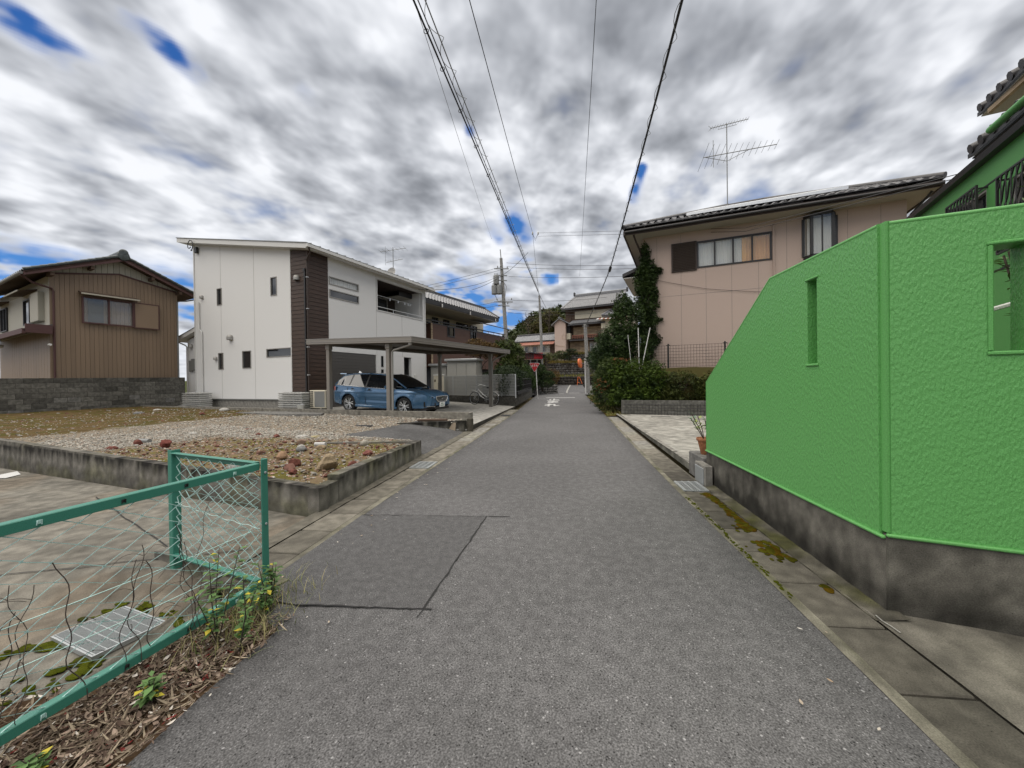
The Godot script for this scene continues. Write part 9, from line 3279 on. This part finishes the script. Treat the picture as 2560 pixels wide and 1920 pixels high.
	slab4(b, Vector3(-1.62, 10.92, 1.35), Vector3(0.25, 9.90, 1.35), Vector3(0.25, 9.90, -2.8), Vector3(-1.62, 10.92, -2.8), 0.14)
	b.tube([Vector3(-1.62, 10.98, 1.4), Vector3(-1.62, 10.98, -2.8)], 0.13, 7)
	part("annex_roof", b, M.tile_gray, o)
	b = mb()
	b.bx(Vector3(-0.72, 8.7, -0.3), Vector3(-0.2, 9.75, 0.35))
	part("annex_opening", b, M.near_black, o)
	b = mb()
	b.bx(Vector3(-0.715, 7.75, -0.3), Vector3(-0.12, 8.65, 0.5))
	part("annex_ledge", b, M.cream, o)
	b = mb()
	b.bar(Vector3(-2.3, 6.85, 1.02), Vector3(-0.85, 6.60, 1.02), 0.04, 0.05)
	frame_bars(b, rc(-1.2, 7.75, -0.73, 8.4), 0.03, 1.0, 1.03)
	part("pipe", b, M.tan_board, o)
	# the front wing on the right
	rf = tl.call(Vector3(4.8, 10.72, 1.7), Vector3(10.0, 10.95, 1.7), Vector3(10.0, 12.95, -2.2), Vector3(7.2, 12.85, -2.2), 20, 9)
	b = mb()
	b.bar(Vector3(4.8, 10.82, 1.7), Vector3(7.2, 12.95, -2.2), 0.34, 0.2, 0.05)
	part("verge", b, M.tile_gray, rf)
	b = mb()
	b.bx(Vector3(4.6, 5.4, 0.2), Vector3(9.6, 10.6, 1.2))
	part("wing_wall", b, M.cream, o)
	for i in 16:
		b = mb()
		b.hexa([Vector3(4.1 + i * 0.3, 10.12, 2.2), Vector3(4.38 + i * 0.3, 10.12, 2.2), Vector3(4.38 + i * 0.3, 10.42, 1.2), Vector3(4.1 + i * 0.3, 10.42, 1.2), Vector3(4.1 + i * 0.3, 10.17, 2.2), Vector3(4.38 + i * 0.3, 10.17, 2.2), Vector3(4.38 + i * 0.3, 10.47, 1.2), Vector3(4.1 + i * 0.3, 10.47, 1.2)])
		part("awning_sheet", b, M.tile_red if i % 2 else M.white_trim, o)
	b = mb()
	b.bar(Vector3(4.6, 8.9, 1.3), Vector3(9.0, 8.9, 1.3), 0.08, 0.08)
	for i in 6: b.bar(Vector3(4.7 + i * 0.7, 8.3, 1.3), Vector3(4.7 + i * 0.7, 8.95, 1.3), 0.06, 0.06)
	part("wing_rail", b, M.old_wood, o)
	# the low outbuilding on the left
	o = thing("outbuilding", "low outbuilding with grey tiles and a red corrugated awning", "house", Vector3(-6.0, 5.3, 0), OH)
	b = mb()
	b.bx(Vector3(-9.0, 5.2, -3.0), Vector3(-2.5, 7.9, -0.1))
	part("wall", b, M.cream, o)
	b = mb()
	slab4(b, Vector3(-9.3, 7.74, 0.6), Vector3(-2.45, 7.72, 0.6), Vector3(-2.45, 8.95, -1.6), Vector3(-9.6, 8.85, -1.6), 0.12)
	rf = part("roof", b, M.tile_dark, o)
	b = mb()
	tiles(b, Vector3(-9.3, 7.76, 0.6), Vector3(-2.45, 7.74, 0.6), Vector3(-2.45, 8.97, -1.6), Vector3(-9.6, 8.87, -1.6), 26, 8, 0.06, 0.03)
	part("roof_tiles", b, M.tile_gray, rf, "stuff")
	b = mb()
	b.bar(Vector3(-9.6, 8.95, -1.6), Vector3(-2.45, 9.02, -1.6), 0.3, 0.3, 0.06)
	part("ridge", b, M.tile_dark, rf)
	for i in 22:
		b = mb()
		var x := -8.2 + i * 0.26
		b.hexa([Vector3(x, 7.05, 1.5), Vector3(x + 0.22, 7.05, 1.5), Vector3(x + 0.22, 7.66, 0.3), Vector3(x, 7.66, 0.3), Vector3(x, 7.10, 1.5), Vector3(x + 0.22, 7.10, 1.5), Vector3(x + 0.22, 7.71, 0.3), Vector3(x, 7.71, 0.3)])
		part("awning_sheet", b, M.tile_red, o)
	for i in 6: window(o, rc(-7.8 + i * 0.72, 6.0, -7.15 + i * 0.72, 7.0), -0.05, Transform3D(), M.white_paint, 0.06, [], M.curtain if i % 2 else null)
	b = mb()
	b.bx(Vector3(-3.4, 5.3, -0.1), Vector3(-2.5, 7.3, 0.3))
	part("boarded_end", b, M.old_wood, o)
	# the small red shed
	var RS := Transform3D(Basis(Vector3.UP, 0.12), Vector3(-4.0, 0, -42.0))
	o = thing("red_shed", "small dark red shed with a grey sheet roof behind the hedges", "shed", Vector3(1.0, 0.6, 0), RS)
	b = mb()
	b.bx(Vector3(0.1, 3.95, -1.8), Vector3(2.2, 4.55, 0.0))
	part("wall", b, M.red_paint, o)
	for i in 9:
		b = mb()
		b.bx(Vector3(0.1 + i * 0.235, 3.92, 0.001), Vector3(0.1 + i * 0.235 + 0.215, 4.5, 0.025))
		part("board", b, M.rust_red if i < 5 else M.red_paint, o)
	b = mb()
	slab4(b, Vector3(-0.15, 4.78, 0.4), Vector3(2.5, 4.38, 0.4), Vector3(2.5, 4.58, -2.0), Vector3(-0.15, 4.95, -2.0), 0.10)
	part("roof", b, M.tile_dark, o)
	for x in [0.15, 0.9, 1.6, 2.15]:
		b = mb()
		b.bx(Vector3(x - 0.04, 0.3, -0.1), Vector3(x + 0.04, 3.95, -0.02))
		part("post", b, M.gray_metal, o)
	b = mb()
	b.bx(Vector3(0.2, 0.4, -1.8), Vector3(2.15, 3.9, -1.7))
	part("back_wall", b, M.dim_room, o)

func build_far_trees() -> void:
	var o := plant("broad_tree", "broad olive-green tree crown behind the pink tower annex", "tree", Vector3(-1.5, 5.4, -74.0))
	trunk(o, [Vector3(-1.5, 4.5, -74), Vector3(-1.5, 8.5, -74), Vector3(-1.2, 12.5, -74)], 0.35, 0.12, 26, 3.0, 31)
	leafy(o, [[Vector3(-1.6, 12.6, -74), Vector3(2.4, 2.0, 2.0), 2600], [Vector3(-3.6, 11.2, -74), Vector3(1.9, 1.6, 1.6), 1700], [Vector3(0.6, 11.5, -74), Vector3(1.6, 1.8, 1.6), 1500], [Vector3(-1.4, 10.2, -73), Vector3(3.0, 1.6, 1.6), 1700]], 0.36, Color(0.040, 0.046, 0.012), Color(0.150, 0.145, 0.040), 41)
	o = plant("bare_tree", "thin leafless tree on the hillside left of the olive tree", "tree", Vector3(-5.6, 5.4, -72.0))
	trunk(o, [Vector3(-5.4, 4.5, -72), Vector3(-5.5, 9.0, -72), Vector3(-5.8, 13.2, -72)], 0.16, 0.045, 34, 2.4, 32)
	leafy(o, [[Vector3(-5.6, 12.0, -72), Vector3(2.0, 1.7, 1.2), 120]], 0.22, Color(0.10, 0.07, 0.04), Color(0.16, 0.12, 0.06), 42, 0.1)
	o = plant("bare_tree", "second leafless tree top, right above the thin pole", "tree", Vector3(-2.0, 5.4, -71.0))
	trunk(o, [Vector3(-1.9, 4.5, -71), Vector3(-1.9, 9.5, -71), Vector3(-1.7, 14.8, -71)], 0.16, 0.04, 26, 2.0, 33)
	var hill := [[-8.5, 9.2, -80, 2.6, "dark bushy tree at the left foot of the hill"], [-11.5, 8.4, -84, 2.4, "low dark tree at the far left end of the hill"], [-6.0, 9.8, -82, 2.8, "rounded tree between the bare tree and the left foot of the hill"], [3.2, 12.2, -80, 2.8, "tree filling the gap between the tower annex and the old house"], [-14.5, 7.2, -86, 2.2, "smallest tree far left on the hill skyline"]]
	var k := 0
	for h in hill:
		o = plant("hill_tree", h[4], "tree", Vector3(h[0], 5.0, h[2]), Transform3D(), "trees on the hill")
		trunk(o, [Vector3(h[0], 4.0, h[2]), Vector3(h[0], h[1], h[2])], 0.3, 0.1, 8, 1.5, 50 + k)
		leafy(o, [[Vector3(h[0], h[1], h[2]), Vector3(h[3], h[3] * 0.75, h[3] * 0.8), 1500], [Vector3(h[0] + 0.8, h[1] - 1.6, h[2]), Vector3(h[3] * 1.1, h[3] * 0.7, h[3] * 0.8), 900]], 0.42, Color(0.028, 0.042, 0.014), Color(0.085, 0.105, 0.034), 60 + k)
		k += 1
	# woods on the hill behind, one mass
	if sprigs.is_empty(): make_sprigs()
	var pl := []
	var ti := []
	for i in 9000:
		var x := rng.randf_range(-40, 38)
		var z := rng.randf_range(-92, -150)
		var p := Vector3(x, terrain(x, z) + rng.randf_range(0.0, 2.6) * (0.6 + 0.6 * blotch(Vector3(x, 0, z), 0.25)), z)
		pl.append(Transform3D(Basis.from_euler(Vector3(rng.randf(), rng.randf() * 6.0, rng.randf())).scaled(Vector3.ONE * rng.randf_range(1.2, 2.4)), p))
		var l := rng.randf_range(0.7, 1.3) * (1.0 + 0.6 * blotch(p, 0.15))
		ti.append(Color(0.045, 0.062, 0.020) * l)
	swarm("woods", sprigs[0], M.leaf, pl, ti)
	# shrubs and a clipped pine on the terraces
	var sh := [[-2.2, 2.6, -47.5, 1.2, 0.8, "dark shrub on the lower terrace, left of the stone walls"], [-1.4, 4.5, -52.0, 1.1, 0.7, "green shrub on the middle terrace under the outbuilding"], [0.2, 5.0, -53.5, 0.9, 0.6, "pale green shrub below the tower annex"], [4.3, 3.4, -45.5, 1.2, 1.6, "tangled shrub right of the short pole"], [4.4, 1.6, -42.0, 1.0, 1.0, "low shrub on the verge right of the short pole"], [-4.0, 2.2, -38.5, 1.4, 1.5, "leafy shrub below the red shed"]]
	k = 0
	for s in sh:
		o = plant("shrub", s[5], "shrub", Vector3(s[0], s[1] - s[4], s[2]), Transform3D(), "shrubs on the terraces")
		trunk(o, [Vector3(s[0], s[1] - s[4] - 0.3, s[2]), Vector3(s[0], s[1], s[2])], 0.06, 0.02, 6, 0.5, 70 + k)
		leafy(o, [[Vector3(s[0], s[1], s[2]), Vector3(s[3], s[4], 0.8), 900]], 0.16, Color(0.030, 0.045, 0.014), Color(0.100, 0.120, 0.035), 80 + k)
		k += 1
	o = plant("clipped_pine", "small layered pine standing before the old house door", "tree", Vector3(1.3, 4.0, -49.6))
	trunk(o, [Vector3(1.3, 3.8, -50.6), Vector3(1.2, 4.5, -50.6), Vector3(1.4, 5.3, -50.6)], 0.09, 0.04, 8, 0.6, 91)
	leafy(o, [[Vector3(1.45, 5.35, -50.5), Vector3(0.75, 0.2, 0.5), 420], [Vector3(1.0, 4.95, -50.5), Vector3(0.55, 0.16, 0.4), 300], [Vector3(1.9, 4.95, -50.5), Vector3(0.5, 0.16, 0.4), 260], [Vector3(1.15, 4.45, -50.4), Vector3(0.35, 0.4, 0.3), 280]], 0.12, Color(0.014, 0.026, 0.012), Color(0.04, 0.06, 0.022), 92)
	o = plant("gnarled_tree", "pale gnarled tree trunk among the shrubs left of the stone walls", "tree", Vector3(-1.55, 1.5, -43.5))
	trunk(o, [Vector3(-1.5, 0.6, -43.5), Vector3(-1.45, 2.4, -43.5), Vector3(-1.6, 3.9, -43.5)], 0.20, 0.12, 12, 0.9, 93)
	leafy(o, [[Vector3(-1.6, 4.1, -43.3), Vector3(0.9, 0.35, 0.5), 220]], 0.16, Color(0.05, 0.06, 0.02), Color(0.13, 0.13, 0.04), 94, 0.2)
